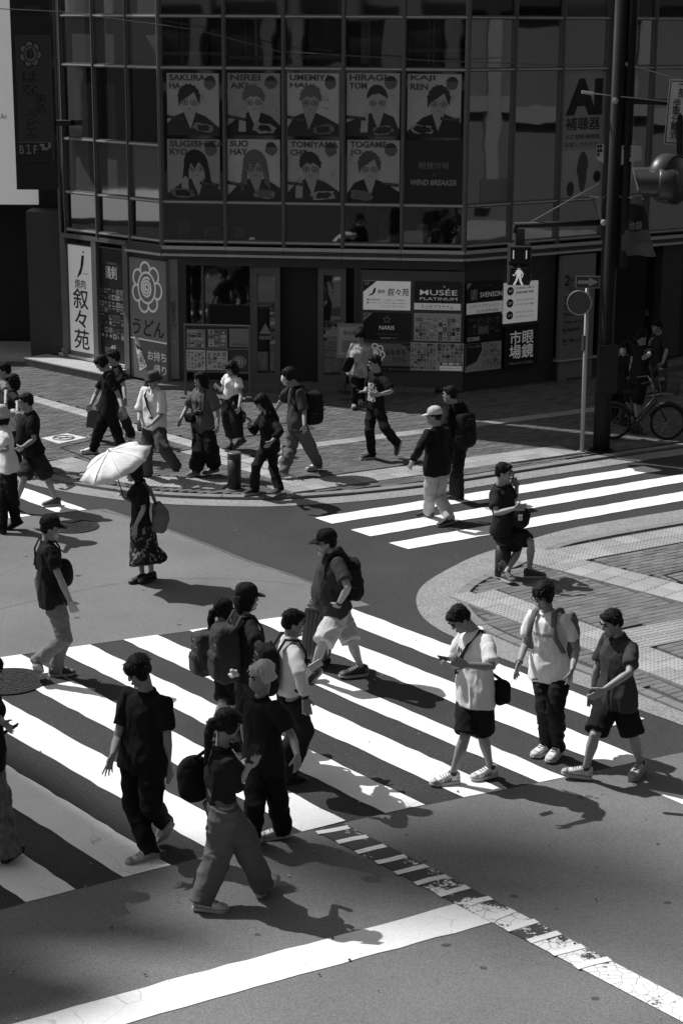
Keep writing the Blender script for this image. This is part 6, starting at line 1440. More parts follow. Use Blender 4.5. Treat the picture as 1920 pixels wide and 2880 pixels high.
    if DEBUG:
        lens = [(round((ARM[k][1] - ARM[k][0]).length / s, 2), round((ARM[k][2] - ARM[k][1]).length / s, 2)) for k in (1, -1)]; ll = [(round((LEG[k][1] - LEG[k][0]).length / s, 2), round((LEG[k][2] - LEG[k][1]).length / s, 2)) for k in (1, -1)]
        print('RIG', label[:38], 'Y0 %.1f dA %.2f torso %.2f head-ground %.2f headgap %.2f' % (Y0, AR.y - AL.y, L_ / s, (hc.z - hz + .12) / s, (hc - nk).length), 'arms', lens, 'legs', ll)
    return g
DEBUG = False

# ---- things people carry (each stays a thing of its own)
def rbox(bm, c, M, sx, sy, sz, p=.45, seg=16, rings=10):
    """superellipsoid: soft box"""
    def f(a): return math.copysign(abs(a) ** p, a)
    ellipsoid(bm, Vector((0, 0, 0)), (1, 1, 1), None, seg, rings)
    vs = bm.verts[-(seg * (rings - 1) + 2):] if False else [v for v in bm.verts if not v.tag]
    for v in vs:
        x, y, zz = v.co; r_ = math.hypot(x, y); cu, su = (x / r_, y / r_) if r_ > 1e-6 else (0, 0)
        th = math.atan2(r_, zz); ct, st = math.cos(th), math.sin(th)
        v.co = Vector(c) + M @ Vector((sx * f(st) * f(cu), sy * f(st) * f(su), sz * f(ct))); v.tag = True
def chestM(g): return Matrix((g.rt, g.fw, g.up)).transposed()
def strap_over(bm, g, sd, back=.13, front=.12, wd=.026, lowf=.30, lowb=.30):
    n, u, f, r_ = g.neck, g.up, g.fw, g.rt; s = g.s; o = r_ * (sd * .10 * s)
    tube(bm, [n + o * 1.15 - f * back * s - u * lowb * s, n + o - f * back * .95 * s - u * .08 * s, n + o - f * .06 * s + u * .025 * s, n + o * 1.0 + f * .06 * s + u * .012 * s, n + o * 1.15 + f * front * s - u * .1 * s, n + o * 1.35 + f * front * 1.05 * s - u * .2 * s, n + o * 1.7 + f * .05 * s - u * (lowf + .05) * s], [(wd, .010)] * 7, 8, side=r_)
def backpack(g, label, v, size=(.15, .09, .22), drop=.26, back=.2, straps=(1, -1), strapv=None, pocket=True, tilt=0, group='bags people carry', pat=0, side=0, wd=.026, px=None):
    s = g.s; c = g.neck - g.up * drop * s - g.fw * back * s + g.rt * side
    if px: c = aty(*px, c.y)
    M = chestM(g) @ Matrix.Rotation(R(tilt), 3, 'X')
    t = empty('backpack', c, label, 'backpack', group); m_ = cloth(v, 'bag', pat)
    bm = BM(); rbox(bm, c, M, size[0] * s, size[1] * s, size[2] * s); remesh(obj('bag_body', bm, m_, t), .012, 2, ((.09, .025), (.035, .01)))
    if pocket: bm = BM(); rbox(bm, c - M @ Vector((0, size[1] * .75 * s, size[2] * .35 * s)), M, size[0] * .8 * s, size[1] * .5 * s, size[2] * .5 * s); remesh(obj('pocket', bm, m_, t), .012, 2, ((.05, .014),)); bm = BM(); tube(bm, [c + M @ Vector((x * size[0] * s, -size[1] * .92 * s, size[2] * .42 * s)) for x in (-.7, -.3, .3, .7)], .005, 5); obj('zip', bm, grey(.09), t)
    for q in (-1, 1): bm = BM(); tube(bm, [c + M @ Vector((q * size[0] * 1.0 * s, size[1] * .3 * s, -size[2] * .25 * s)), c + M @ Vector((q * size[0] * .92 * s, -size[1] * .6 * s, -size[2] * .2 * s)), c + M @ Vector((q * size[0] * .3 * s, -size[1] * 1.3 * s, -size[2] * .1 * s))], [(.012, .005)] * 3, 6, side=M @ EZ); obj('side_strap', bm, cloth(.05, 'strap'), t)
    bm = BM(); tube(bm, [c + M @ Vector((x * size[0] * s, -size[1] * (.98 - .25 * abs(x)) * s, size[2] * (.72 - .2 * x * x) * s)) for x in (-.9, -.5, 0, .5, .9)], .005, 5); obj('zip', bm, grey(.12), t)
    bm = BM(); tube(bm, [c + M @ Vector((-.03, size[1] * .5 * s, size[2] * .95 * s)), c + M @ Vector((0, size[1] * .4 * s, size[2] * 1.12 * s)), c + M @ Vector((.03, size[1] * .5 * s, size[2] * .95 * s))], .008, 6); obj('handle', bm, cloth(strapv or v, 'strap'), t)
    for sd in straps: bm = BM(); strap_over(bm, g, sd, wd=wd); obj('strap', bm, cloth(strapv or v, 'strap'), t, True)
    return t
def phone(c, ax, up, label, v=.02, sz=(.072, .15)):
    t = empty('phone', c, label, 'phone', 'phones in hands'); up = Vector(up).normalized(); ax = Vector(ax); ax = (ax - up * ax.dot(up)).normalized(); M = Matrix((ax, ax.cross(up) * -1, up)).transposed()
    bm = BM(); add_box(bm, c, (sz[0], .009, sz[1]), M); bmesh.ops.bevel(bm, geom=list(bm.edges), offset=.003, segments=1, affect='EDGES'); obj('case', bm, grey(v, .3), t); bm = BM(); add_box(bm, Vector(c) + M @ Vector((0, .006, 0)), (sz[0] * .9, .002, sz[1] * .93), M); obj('screen', bm, mat('phone_screen', .02, .1, .5), t); return t
def crossbody(g, label, v, sd, bag, size, strapv=None, wd=.018):
    """strap from shoulder side sd across chest and back to a bag at world offset bag=(right, fwd, up) from the pelvis"""
    c = g.pelv + g.rt * bag[0] + g.fw * bag[1] + g.up * bag[2]; t = empty('shoulder_bag', c, label, 'bag', 'bags people carry'); M = chestM(g); m_ = cloth(v, 'bag')
    bm = BM(); rbox(bm, c, M, *size); remesh(obj('bag_body', bm, m_, t), .011, 2, ((.07, .02),))
    n, u, f, r_ = g.neck, g.up, g.fw, g.rt; s = g.s; L_ = (g.neck - g.pelv).length
    top = n + r_ * sd * .075 * s + u * .03
    bm = BM(); tube(bm, [top, n + r_ * sd * .06 + f * .125 * s - u * .10, n - r_ * sd * .02 + f * .15 * s - u * .24, n - r_ * sd * .12 + f * .14 * s - u * (L_ * .72), c + u * size[2] * .9 + f * .02], [(wd, .006)] * 5, 8, side=(r_ + u * .5 * sd)); tube(bm, [top, n + r_ * sd * .05 - f * .13 * s - u * .10, n - r_ * sd * .04 - f * .155 * s - u * .25, n - r_ * sd * .12 - f * .15 * s - u * (L_ * .72), c + u * size[2] * .9 - f * .02], [(wd, .006)] * 5, 8, side=(r_ + u * .5 * sd))
    obj('strap', bm, cloth(strapv or v, 'strap'), t, True); return t
def watch(g, sd, v=.02):
    a, b, c, d = g.arm[sd]; ax = (c - b).normalized(); t = empty('wristwatch', c, g.wl, 'watch'); bm = BM(); tube(bm, [c - ax * .022, c - ax * .004], .034 * g.s, 14); obj('watch_band', bm, grey(v), t)
# ------------------------------------------------------------------ everyone in the picture, posed from the photograph
zA = zoom(0, 1400, 3.267); zB = zoom(520, 1560, 2.8); zC = zoom(820, 1440, 4.523); zD = zoom(1180, 1620, 2.24); zE = zoom(0, 1800, 2.8); zF = zoom(480, 1820, 2.94)
zG = zoom(1320, 1200, 2.613); zH = zoom(1080, 960, 3.267); zI = zoom(0, 1000, 4.704); zJ = zoom(220, 970, 5.6); zK = zoom(480, 1000, 3.733); zL = zoom(720, 960, 3.267); zM = zoom(0, 1160, 2.24); zN = zoom(1600, 700, 3.92); zQ = zoom(640, 560, 2.45)
# --- foreground, on the crossing
g = person('young man in black T-shirt and loose black trousers, fingers spread, on the left stripes', zE, 238, (1090, 232), (1160, 400), (1120, 1000),
    (1180, 1655, .09), (1050, 1745, .02), (1290, 1425, .24), (1262, 1592, .03), (1055, 1300), (1195, 1300), (925, 770), (888, 905), (850, 1030), (1320, 775), (1325, 965), (1345, 1090),
    hyaw=212, hpitch=-26, hair='mop', shirt=.016, pants=.014, pr=(.115, .10, .075), sleeve=.72, sl=.085, drop=.12, hw=.2, shoe=.45, sole=.5, sw=.175, h=1.78, spread=10)
g = person('woman with dark ponytail, black tee tucked into baggy grey cargo trousers', zF, 28, (472, 622), (425, 830), (412, 1275),
    (262, 2085, .10), (425, 2165, .02), (752, 1958, .11), (925, 1888, .06), (395, 1670), (615, 1610), (535, 1190), (640, 1000, .05), (705, 915), (596, 1080), (600, 950, .05), (690, 930),
    hyaw=22, hpitch=-18, hair='pony', female=True, h=1.66, shirt=.018, pants=.115, pr=(.125, .125, .105), sleeve=.9, sl=.095, tuck=True, shoe=.62, sole=.45, shoeh=1.05, hw=.18)
P2g = g
phone(g.arm[1][3] + Vector((-.03, 0, .03)), g.fw, (.3, .2, 1), 'dark phone in the hands of the woman in cargo trousers')
t = empty('tote_bag', g.pelv - g.rt * .1 - g.fw * .22 + g.up * .12, 'black tote bag hanging behind the woman in grey cargo trousers', 'bag', 'bags people carry'); cB = aty(*zF(200, 1085), g.Y0 + .12)
bm = BM(); rbox(bm, cB, chestM(g) @ Matrix.Rotation(R(-14), 3, 'Y'), .08, .15, .18, .8); remesh(obj('bag_body', bm, cloth(.012, 'bag'), t), .012, 2, ((.1, .03),)); bm = BM(); tube(bm, [cB + EZ * .16, aty(*zF(285, 860), g.Y0 + .05), g.neck - g.rt * .1 + EZ * .0, g.neck - g.rt * .09 - g.up * .1 + g.fw * .1], [(.018, .006)] * 4, 8); obj('strap', bm, cloth(.012, 'strap'), t, True)
t = empty('headphones', g.neck, 'black headphones round the neck of the woman in cargo trousers', 'headphones'); bm = BM(); tube(bm, [g.neck + g.up * .02 + g.rt * (.085 * math.cos(a)) + g.fw * (.1 * math.sin(a)) for a in [R(20 + 14 * k) for k in range(24)]], .012, 7); obj('band', bm, grey(.015), t, True)
bm = BM(); [ellipsoid(bm, g.neck + g.fw * .1 + g.rt * (.06 * q) + g.up * .01, (.04, .03, .045), chestM(g), 12, 8) for q in (1, -1)]; obj('ear_cup', bm, grey(.015), t, True)
g = person('blond haired person in mask, black tee and black trousers', zF, 222, (752, 228), (745, 402), (780, 1010),
    (675, 1545, .09), (610, 1600, .02), (925, 1490, .10), (765, 1572, .02), (690, 1300), (885, 1255), (608, 650), (640, 880), (660, 960), (1005, 735), (1045, 895), (1050, 1000),
    hyaw=205, hpitch=-12, hair='swept', hairm=M_hair_b, mask=.33, shirt=.018, pants=.012, pr=(.115, .10, .085), sleeve=.75, sl=.10, drop=.16, hw=.215, shoe=.7, sole=.5, h=1.68)
g = person('man in white long sleeved shirt and black trousers with a backpack', zB, 12, (858, 528), (828, 662), (822, 1092),
    (826, 1722, .10), (905, 1765, .02), (700, 1690, .18), (760, 1745, .03), (955, 1385), (880, 1390), (905, 935), (948, 1130), (965, 1250), (900, 900, .2), (975, 925, .2), (1005, 900, .1),
    hyaw=8, hpitch=-10, hair='crop', shirt=.78, sleeve=1.85, drop=.02, tuck=True, collar=True, pants=.014, pr=(.105, .085, .07), shoe=.02, sole=.03, hw=.175, folds=.8)
g.wl = 'black wristwatch below the white shirt cuff'; watch(g, 1)
backpack(g, 'black backpack with pale straps on the man in the white shirt', .02, (.15, .10, .23), .27, .21)
phone(aty(*zB(1000, 890), g.Y0 + .25), (1, .3, .2), (.8, .1, .5), 'white phone held low by the man in the white shirt', .55, (.09, .2))
g = person('tall person in dark cap with long hair and black tee carrying a hiking backpack', zB, 22, (490, 330), (465, 478), (490, 890),
    (560, 1500, .1), (650, 1530, .02), (430, 1500, .15), (500, 1560, .03), (580, 1190), (470, 1190), (590, 735), (610, 860), (630, 950), (420, 720), (470, 850), (500, 900),
    hyaw=18, hpitch=-4, hair='bob', hat='cap', hatv=.018, shirt=.015, sleeve=.75, sl=.09, pants=.02, pr=(.11, .09, .07), shoe=.03, sole=.2, hw=.205, h=1.76)
backpack(g, 'large worn dark hiking backpack with a white flower charm', .045, (.14, .12, .265), .34, .26, px=zB(320, 775))
cf = aty(*zB(385, 945), g.Y0 - .35); t = empty('flower_charm', cf, 'white plush flower charm hanging on the large backpack', 'charm'); bm = BM(); [ellipsoid(bm, cf + Vector((.032 * math.cos(k * 1.05), -.01 + .01 * (k % 2), .026 * math.sin(k * 1.05) + .01 * (k % 3))), (.022, .02, .017), None, 10, 6) for k in range(6)]; ellipsoid(bm, cf - EY * .02, (.02, .018, .02), None, 10, 6); remesh(obj('plush', bm, cloth(.6, 'plush'), t), .008, 2)
g = person('shorter person in dark cap and black shorts beside the tall backpacker', zB, 25, (305, 438), (312, 552), (330, 930),
    (400, 1395, .09), (470, 1410, .02), (232, 1305, .18), (172, 1345, .06), (380, 1180), (300, 1165), (420, 720), (440, 860), (450, 930), (230, 720), (240, 850), (260, 930),
    hyaw=25, hair='pony', hat='cap', hatv=.014, female=True, h=1.38, shirt=.03, pants=.014, plen=.46, pr=(.12, .11, .1), shoe=.05, sole=.45)
backpack(g, 'small dark patterned backpack on the shorter hiker', .05, (.15, .14, .27), .24, .26, pat=.7, px=zB(158, 775))
g = person('big bearded man in dark polo, black cap and white shorts pulling a suitcase', zC, 186, (440, 375), (560, 520), (590, 1260),
    (880, 1975, .10), (640, 2095, .02), (268, 2010, .13), (195, 2155, .02), (760, 1640), (405, 1660), (440, 1000), (425, 1140, .1), (425, 1185), (715, 960), (600, 1165, -.02), (540, 1240),
    hyaw=184, hpitch=-8, hair='crop', hat='cap', hatv=.012, glasses=True, beard=.45, shirt=.042, sleeve=.72, sl=.092, drop=.05, collar=True, belly=.10, hw=.205, hd=.155, pants=.50, plen=.50, pr=(.12, .112, .108), shoe=.03, sole=.42, h=1.82, folds=.8, sw=.185, shoeh=1.08)
g.wl = 'black wristwatch on the bearded man with the suitcase'; watch(g, -1)
backpack(g, 'black backpack with dangling straps on the bearded man', .014, (.14, .075, .2), .33, .2, px=zC(782, 850))
SUITG = g
g = person('man in black cap, black tee and grey trousers near the left edge', zA, 12, (468, 268), (432, 400), (495, 960),
    (345, 1492, .26), (372, 1642, .03), (512, 1562, .10), (668, 1612, .02), (596, 1300), (592, 1255), (552, 735), (650, 960), (685, 1040), (345, 740), (365, 900), (400, 960),
    hyaw=6, hpitch=-6, hair='crop', hat='cap', hatv=.016, shirt=.015, sleeve=.66, sl=.09, drop=.09, hw=.2, pants=.165, pr=(.112, .09, .066), shoe=.04, sole=.42, h=1.74, letter='N')
bc_ = g.neck - g.up * .36 + g.fw * .14 - g.rt * .03; t = empty('chest_bag', bc_, 'round black bag worn on the chest of the man in the black cap', 'bag', 'bags people carry'); bm = BM(); rbox(bm, bc_, chestM(g), .12, .095, .15, .85); remesh(obj('bag_body', bm, cloth(.014, 'bag'), t), .011, 2); bm = BM(); strap_over(bm, g, -1); obj('strap', bm, cloth(.014, 'strap'), t, True)
t = empty('bracelet', g.arm[1][2], 'pale bracelet on the wrist of the man in the black cap', 'bracelet'); a_ = (g.arm[1][2] - g.arm[1][1]).normalized(); bm = BM(); tube(bm, [g.arm[1][2] - a_ * .012, g.arm[1][2] - a_ * .004], .033, 12); obj('band', bm, grey(.5), t)
g = person('man in white tee and black shorts looking down at a phone', zD, 208, (250, 262), (352, 345), (352, 790),
    (205, 1248, .10), (80, 1310, .02), (445, 1208, .10), (325, 1285, .02), (285, 1010), (395, 1000), (215, 505), (195, 515, -.1), (160, 530), (455, 575), (290, 560, -.15), (225, 535),
    hyaw=204, hpitch=-42, hair='crop', shirt=.78, sleeve=.85, sl=.085, drop=.1, hw=.215, hd=.13, pants=.018, plen=.47, pr=(.12, .112, .105), shoe=.75, sole=.55, h=1.72, collar=False, stripes=True)
phone(g.arm[-1][3].lerp(g.arm[1][3], .5) + Vector((-.04, -.03, .03)), (0, 1, 0), (-.85, -.3, .25), 'dark phone held by the man in white tee and black shorts')
crossbody(g, 'black sling bag on the back of the man looking at his phone', .014, -1, (-.15, -.17, .0), (.075, .075, .11), wd=.024)
cP = g.neck - g.up * .27
g9 = g
g = person('young man in white tee and glasses with a grey backpack', zD, 236, (778, 112), (805, 225), (825, 640),
    (800, 1052, .10), (722, 1132, .02), (872, 1068, .12), (812, 1168, .02), (790, 860), (855, 860), (662, 430), (625, 545), (605, 620), (985, 460), (958, 590), (940, 655),
    hyaw=222, hpitch=-14, hair='mop', glasses=True, shirt=.78, sleeve=.68, sl=.076, drop=.09, hw=.19, pants=.018, pr=(.105, .085, .062), shoe=.75, sole=.55, h=1.74, sw=.165)
backpack(g, 'grey backpack on the young man in glasses', .16, (.16, .11, .24), .30, .22, strapv=.14, wd=.03)
g.wl = 'pale wristwatch on the young man in white tee and glasses'; watch(g, 1, .3); g10 = g
g = person('man in dark polo shirt and black shorts with hands together', zD, 212, (1205, 288), (1258, 385), (1240, 800),
    (1042, 1215, .11), (890, 1245, .05), (1388, 1180, .12), (1332, 1282, .02), (1100, 1005), (1340, 1010), (1112, 590), (1092, 715), (1075, 790), (1318, 610), (1160, 715, -.1), (1085, 765),
    hyaw=206, hpitch=-14, hair='crop', shirt=.05, sleeve=.72, sl=.085, drop=.1, collar=True, hw=.2, hd=.13, pants=.014, plen=.45, pr=(.12, .118, .115), shoe=.55, sole=.4, h=1.72, belly=.02)
g11 = g
# --- seated on the bollard
seat = B2
g = person('seated man in dark tee and shorts on the bollard, phone at his ear', zG, -28, (252, 330), (222, 432), (240, 765),
    (262, 1082, .09), (338, 1165, .02), (437, 1058, .09), (548, 1100, .02), (372, 885), (452, 850), (195, 640), (335, 598, -.1), (400, 590), (335, 540), (345, 440, -.05), (325, 385),
    hyaw=-15, hpitch=-6, hair='crop', shirt=.024, sleeve=.7, sl=.09, drop=.04, hw=.2, hd=.135, belly=.03, pants=.014, plen=.44, pr=(.12, .112, .11), shoe=.06, sole=.42, h=1.72, hz=H_I, ldy=0.12)
phone(g.arm[-1][3] + Vector((-.02, -.02, .02)), (0, -1, 0), (.25, 0, 1), 'dark phone at the ear of the seated man')
bc_ = aty(*zG(378, 665), g.Y0 - .18); t = empty('lap_bag', bc_, 'black bag on the lap of the seated man', 'bag', 'bags people carry'); bm = BM(); rbox(bm, bc_, Matrix.Rotation(R(-25), 3, 'Z'), .11, .09, .135, .8); remesh(obj('bag_body', bm, cloth(.014, 'bag'), t), .011, 2, ((.08, .02),)); bm = BM(); add_box(bm, bc_ + Vector((-.02, -.1, .02)), (.05, .01, .07)); obj('tag', bm, grey(.5), t)
# --- woman with the parasol
g = person('woman in black top and floral black skirt under a white parasol', zM, 188, (842, 365), (885, 432), (888, 690),
    (898, 1028, .08), (828, 1072, .02), (955, 1015, .11), (872, 1078, .02), (880, 860), (945, 860), (812, 560, .12), (785, 515, -.08), (768, 495), (905, 610), (855, 712), (845, 775),
    hyaw=195, hpitch=-10, hair='bob', female=True, h=1.58, shirt=.014, sleeve=.8, sl=.09, drop=.04, hw=.19, pants=.016, floral=True, skirt=(.80, .18, .21), tail=(1035, 915), shoe=.02, sole=.03)
t = empty('shoulder_bag', g.pelv, 'grey tote bag on the shoulder of the woman under the parasol', 'bag', 'bags people carry'); cB = aty(*zM(1010, 680), g.Y0 + .0); bm = BM(); rbox(bm, cB, Matrix.Rotation(R(8), 3, 'Y'), .1, .12, .15, .6); tube(bm, [cB + EZ * .1, aty(*zM(985, 570), g.Y0)], [(.1, .1), (.05, .06)], 12); remesh(obj('bag_body', bm, cloth(.15, 'bag'), t), .011, 3, ((.07, .03), (.03, .012)))
bm = BM(); tube(bm, [aty(*zM(985, 580), g.Y0), aty(*zM(945, 480), g.Y0 - .08), aty(*zM(905, 440), g.Y0 - .1), aty(*zM(870, 470), g.Y0 - .14), aty(*zM(868, 500), g.Y0 - .15)], [(.022, .008)] * 5, 8); obj('strap', bm, cloth(.15, 'strap'), t, True)
# parasol: eight ribs, slightly dented canopy
pc = aty(*zM(752, 262), g.Y0 - .02); ph_ = g.arm[1][3]
U = (pc - ph_).normalized(); ctr = ph_ + U * .62
U = Vector((-.42, -.24, 1)).normalized()
ctr = aty(*zM(728, 318), g.Y0 + .0)
t = empty('parasol', ph_, 'open white parasol tilted over the woman in the floral skirt', 'umbrella')
ax1 = (Vector((1, .2, .42)) - U * Vector((1, .2, .42)).dot(U)).normalized(); ax2 = U.cross(ax1); RU = .475
bm = BM(); apex = bm.verts.new(ctr + U * .17); rg_ = []
for j, (rr, zz) in enumerate(((.25, .15), (.5, .115), (.75, .065), (1.0, -.005))):
    row = []
    for i in range(32):
        a = 2 * math.pi * i / 32; rib = 1 - abs(math.sin(4 * a)); r_ = rr * RU * (1 - .13 * (1 - rib) * rr); row.append(bm.verts.new(ctr + ax1 * (r_ * math.cos(a)) + ax2 * (r_ * math.sin(a)) + U * (zz - .034 * (1 - rib) * (rr + .2) + .006 * math.sin(i * 2.7 + j))))
    rg_.append(row)
for i in range(32):
    k = (i + 1) % 32; bm.faces.new((apex, rg_[0][i], rg_[0][k]))
    for a, b in zip(rg_, rg_[1:]): bm.faces.new((a[i], b[i], b[k], a[k]))
bmesh.ops.recalc_face_normals(bm, faces=bm.faces)
cn = obj('canopy', bm, mat('parasol_cloth', .82, .7, .2, n1=.03, s1=8, bump=.3, bs=14, stretch=(1, 3, 1)), t, True); sd_ = cn.modifiers.new('t', 'SOLIDIFY'); sd_.thickness = .003
EVAL.append(cn)
for i in range(8):
    a = 2 * math.pi * i / 8; bm = BM(); tube(bm, [ctr + U * .15] + [ctr + ax1 * (rr * RU * math.cos(a)) + ax2 * (rr * RU * math.sin(a)) + U * (zz - .006) for rr, zz in ((.25, .143), (.5, .108), (.75, .058), (1.0, -.01))], .003, 5); obj('rib', bm, M_gal, t)
bm = BM(); tube(bm, [ctr + U * .16, ph_ + (ctr - ph_).normalized() * .0], .006, 6); obj('shaft', bm, M_stl, t); hd_ = (ph_ - ctr).normalized(); bm = BM(); tube(bm, [ph_ - hd_ * .02, ph_ + hd_ * .07, ph_ + hd_ * .10 + EX * .015, ph_ + hd_ * .10 + EX * .045, ph_ + hd_ * .07 + EX * .055], .011, 8); obj('handle', bm, M_stl, t, True)
bm = BM(); tube(bm, [ctr + U * .165, ctr + U * .2], .008, 8); obj('tip', bm, M_gal, t)
for i in range(8):
    a = 2 * math.pi * i / 8; bm = BM(); tube(bm, [ctr + U * .168] + [ctr + ax1 * (rr * RU * math.cos(a)) + ax2 * (rr * RU * math.sin(a)) + U * (zz + .002) for rr, zz in ((.25, .15), (.5, .115), (.75, .065), (1.0, -.005), (1.02, -.01))], .0035, 4); obj('panel_seam', bm, mat('parasol_seam', .5, .7, .2), t)
# --- left edge
g = person('person at the left edge in patterned trousers and heeled shoes, mostly cut off', zE, 15, (-75, 230), (-85, 380), (-85, 960),
    (60, 1660, .12), (172, 1640, .06), (-190, 1640, .12), (-100, 1700, .03), (-10, 1290), (-140, 1300), (-30, 600), (45, 665), (88, 705), (-200, 650), (-180, 850), (-170, 930),
    hair='long', female=True, h=1.66, shirt=.016, sleeve=.8, pants=.17, ppat=.55, pr=(.115, .12, .115), shoe=.016, sole=.02)
phone(aty(*zE(84, 702), g.Y0), (0, 1, 0), (.8, 0, .5), 'dark phone in the hand reaching in at the left edge')
g = person('person in white tee and pale sun hat at the left edge', zI, 195, (5, 790), (40, 925), (125, 1510),
    (30, 2260, .10), (-60, 2300, .02), (215, 2170, .14), (110, 2290, .02), (60, 1850), (165, 1850), (-70, 1180), (-110, 1260), (-130, 1300), (95, 1255), (10, 1260, -.05), (-30, 1240),
    hyaw=190, hair='bob', hat='sun', hatv=.5, shirt=.75, sleeve=.75, sl=.09, drop=.06, pants=.014, pr=(.11, .085, .066), shoe=.014, sole=.02, near=False, h=1.68)
g = person('stout man in glasses, black tee and dark shorts at the left', zI, 196, (345, 600), (400, 752), (470, 1290),
    (225, 1930, .16), (165, 2000, .03), (745, 1900, .10), (555, 1995, .02), (330, 1600), (615, 1590), (300, 1000), (310, 1120, -.1), (335, 1060), (455, 1110), (300, 1215, -.06), (235, 1250),
    hyaw=188, hair='crop', glasses=True, shirt=.015, sleeve=.75, sl=.10, drop=.1, hw=.23, hd=.16, belly=.07, pants=.032, plen=.5, pr=(.13, .12, .115), shoe=.05, sole=.3, near=False, h=1.7)
bc_ = aty(*zI(185, 850), g.Y0 + .1); t = empty('white_bag', bc_, 'crumpled white bag held up beside the stout man in glasses', 'bag', 'bags people carry'); bm = BM(); rbox(bm, bc_, Matrix.Rotation(.3, 3, 'Y'), .1, .06, .15, .8); remesh(obj('bag_body', bm, cloth(.6, 'plastic'), t), .011, 2, ((.06, .05), (.03, .02)))
g = person('woman with short dark hair in black behind the stout man', zI, 200, (165, 335), (165, 462), (190, 890),
    (170, 1490, .1), (120, 1520, .02), (240, 1480, .12), (190, 1520, .02), (170, 1200), (240, 1200), (110, 640), (110, 780), (120, 830), (240, 640), (230, 780), (225, 840),
    hyaw=190, hair='bob', female=True, h=1.6, shirt=.02, sleeve=.7, pants=.02, shoe=.03, near=False, hz=0)
g = person('person in a striped shirt and black vest at the far left', zI, 200, (55, 190), (45, 315), (30, 760),
    (20, 1370, .1), (-40, 1400, .02), (70, 1370, .12), (20, 1400, .02), (20, 1080), (70, 1080), (-40, 500), (-40, 640), (-30, 700), (90, 500), (80, 640), (70, 700),
    hyaw=190, hair='short', h=1.72, shirt=.2, pat=.8, sleeve=.7, pants=.02, shoe=.03, near=False, hz=0.02)
# --- far pavement
g = person('man in all black looking down with white trainers, left of the takeaway sign', zJ, 192, (375, 275), (485, 415), (480, 985),
    (245, 1618, .10), (45, 1705, .02), (690, 1640, .2), (640, 1760, .03), (345, 1320), (610, 1340), (275, 780), (205, 940, -.05), (170, 1010), (640, 800), (690, 980), (740, 1090),
    hyaw=192, hpitch=-32, hair='fringe', shirt=.014, sleeve=.72, sl=.09, drop=.12, hw=.21, pants=.013, pr=(.11, .095, .075), shoe=.75, sole=.5, near=False, h=1.74, hz=H_S)
g = person('man in black walking beside him, half hidden, carrying a dark folder', zJ, 190, (555, 195), (612, 335), (590, 900),
    (285, 1405, .10), (160, 1440, .02), (835, 1392, .16), (700, 1460, .03), (430, 1190), (735, 1170), (440, 650), (330, 900), (320, 1030), (720, 650), (740, 850), (735, 950),
    hyaw=190, hpitch=-8, hair='short', shirt=.018, sleeve=.72, drop=.1, pants=.03, pr=(.105, .09, .075), shoe=.12, sole=.4, near=False, h=1.74, hz=H_S)
bc_ = aty(*zJ(258, 1165), g.Y0 - .1); t = empty('folder', bc_, 'dark folder carried by the half hidden man in black', 'folder'); bm = BM(); add_box(bm, bc_, (.24, .03, .3), Matrix.Rotation(R(8), 3, 'Y')); bmesh.ops.bevel(bm, geom=list(bm.edges), offset=.006, segments=1, affect='EDGES'); obj('cover', bm, grey(.10), t)
g = person('person in bucket hat and loose white shirt, grey trousers', zJ, 232, (1185, 545), (1190, 685), (1185, 1300),
    (1085, 1985, .09), (1015, 2065, .02), (1545, 1905, .2), (1525, 1990, .06), (1075, 1650), (1350, 1640), (968, 1040), (958, 1200), (975, 1280), (1320, 1090), (1165, 1245, -.05), (1095, 1300),
    hyaw=238, hpitch=-8, hair='short', hat='bucket', hatv=.07, shirt=.75, sleeve=.95, sl=.10, drop=.09, hw=.215, collar=True, pants=.075, pr=(.12, .105, .085), shoe=.03, sole=.05, near=False, h=1.7, hz=H_S)
crossbody(g, 'black shoulder bag with a strap over the white shirt', .014, 1, (.2, .03, -.02), (.07, .06, .1))
g = person('woman in grey tee with a camera and wide black trousers', zK, 222, (318, 245), (352, 345), (345, 790),
    (268, 1195, .10), (172, 1272, .02), (458, 1168, .12), (348, 1250, .02), (305, 1010), (430, 1000), (165, 555), (108, 665), (90, 725), (500, 600), (495, 745), (490, 810),
    hyaw=205, hpitch=-4, hair='bob', female=True, h=1.66, shirt=.115, sleeve=.85, sl=.105, drop=.06, hw=.22, hd=.14, belly=.03, pants=.016, plen=.92, pr=(.125, .13, .125), shoe=.2, sole=.4, near=False, hz=H_S)
text('HARLEY', g.root, g.neck - g.up * .2 + g.fw * .2, -g.rt if False else g.rt * -1, g.up, .2, .055, grey(.03), bold=.03, wrap='shirt:%d' % EVAL.index(g.shirt))
cc_ = aty(*zK(300, 600), g.Y0 - .28); t = empty('camera', cc_, 'black camera hanging on the chest of the woman in grey', 'camera'); M_ = chestM(g); bm = BM(); add_box(bm, cc_, (.14, .06, .09), M_); add_box(bm, cc_ + g.up * .055, (.05, .05, .03), M_); bmesh.ops.bevel(bm, geom=list(bm.edges), offset=.008, segments=1, affect='EDGES'); obj('camera_body', bm, grey(.02), t); bm = BM(); tube(bm, [cc_, cc_ + g.fw * .09], [.036, .038], 14); obj('lens', bm, grey(.015), t, True); bm = BM(); tube(bm, [cc_ - g.rt * .07, g.neck - g.rt * .09 + g.fw * .06 + g.up * .0, g.neck - g.fw * .07 + g.up * .01, g.neck + g.rt * .09 + g.fw * .06, cc_ + g.rt * .07], [(.014, .004)] * 5, 6); obj('strap', bm, grey(.02), t)
crossbody(g, 'small black pouch at the waist of the woman in grey', .016, -1, (.1, .17, .1), (.1, .05, .07))
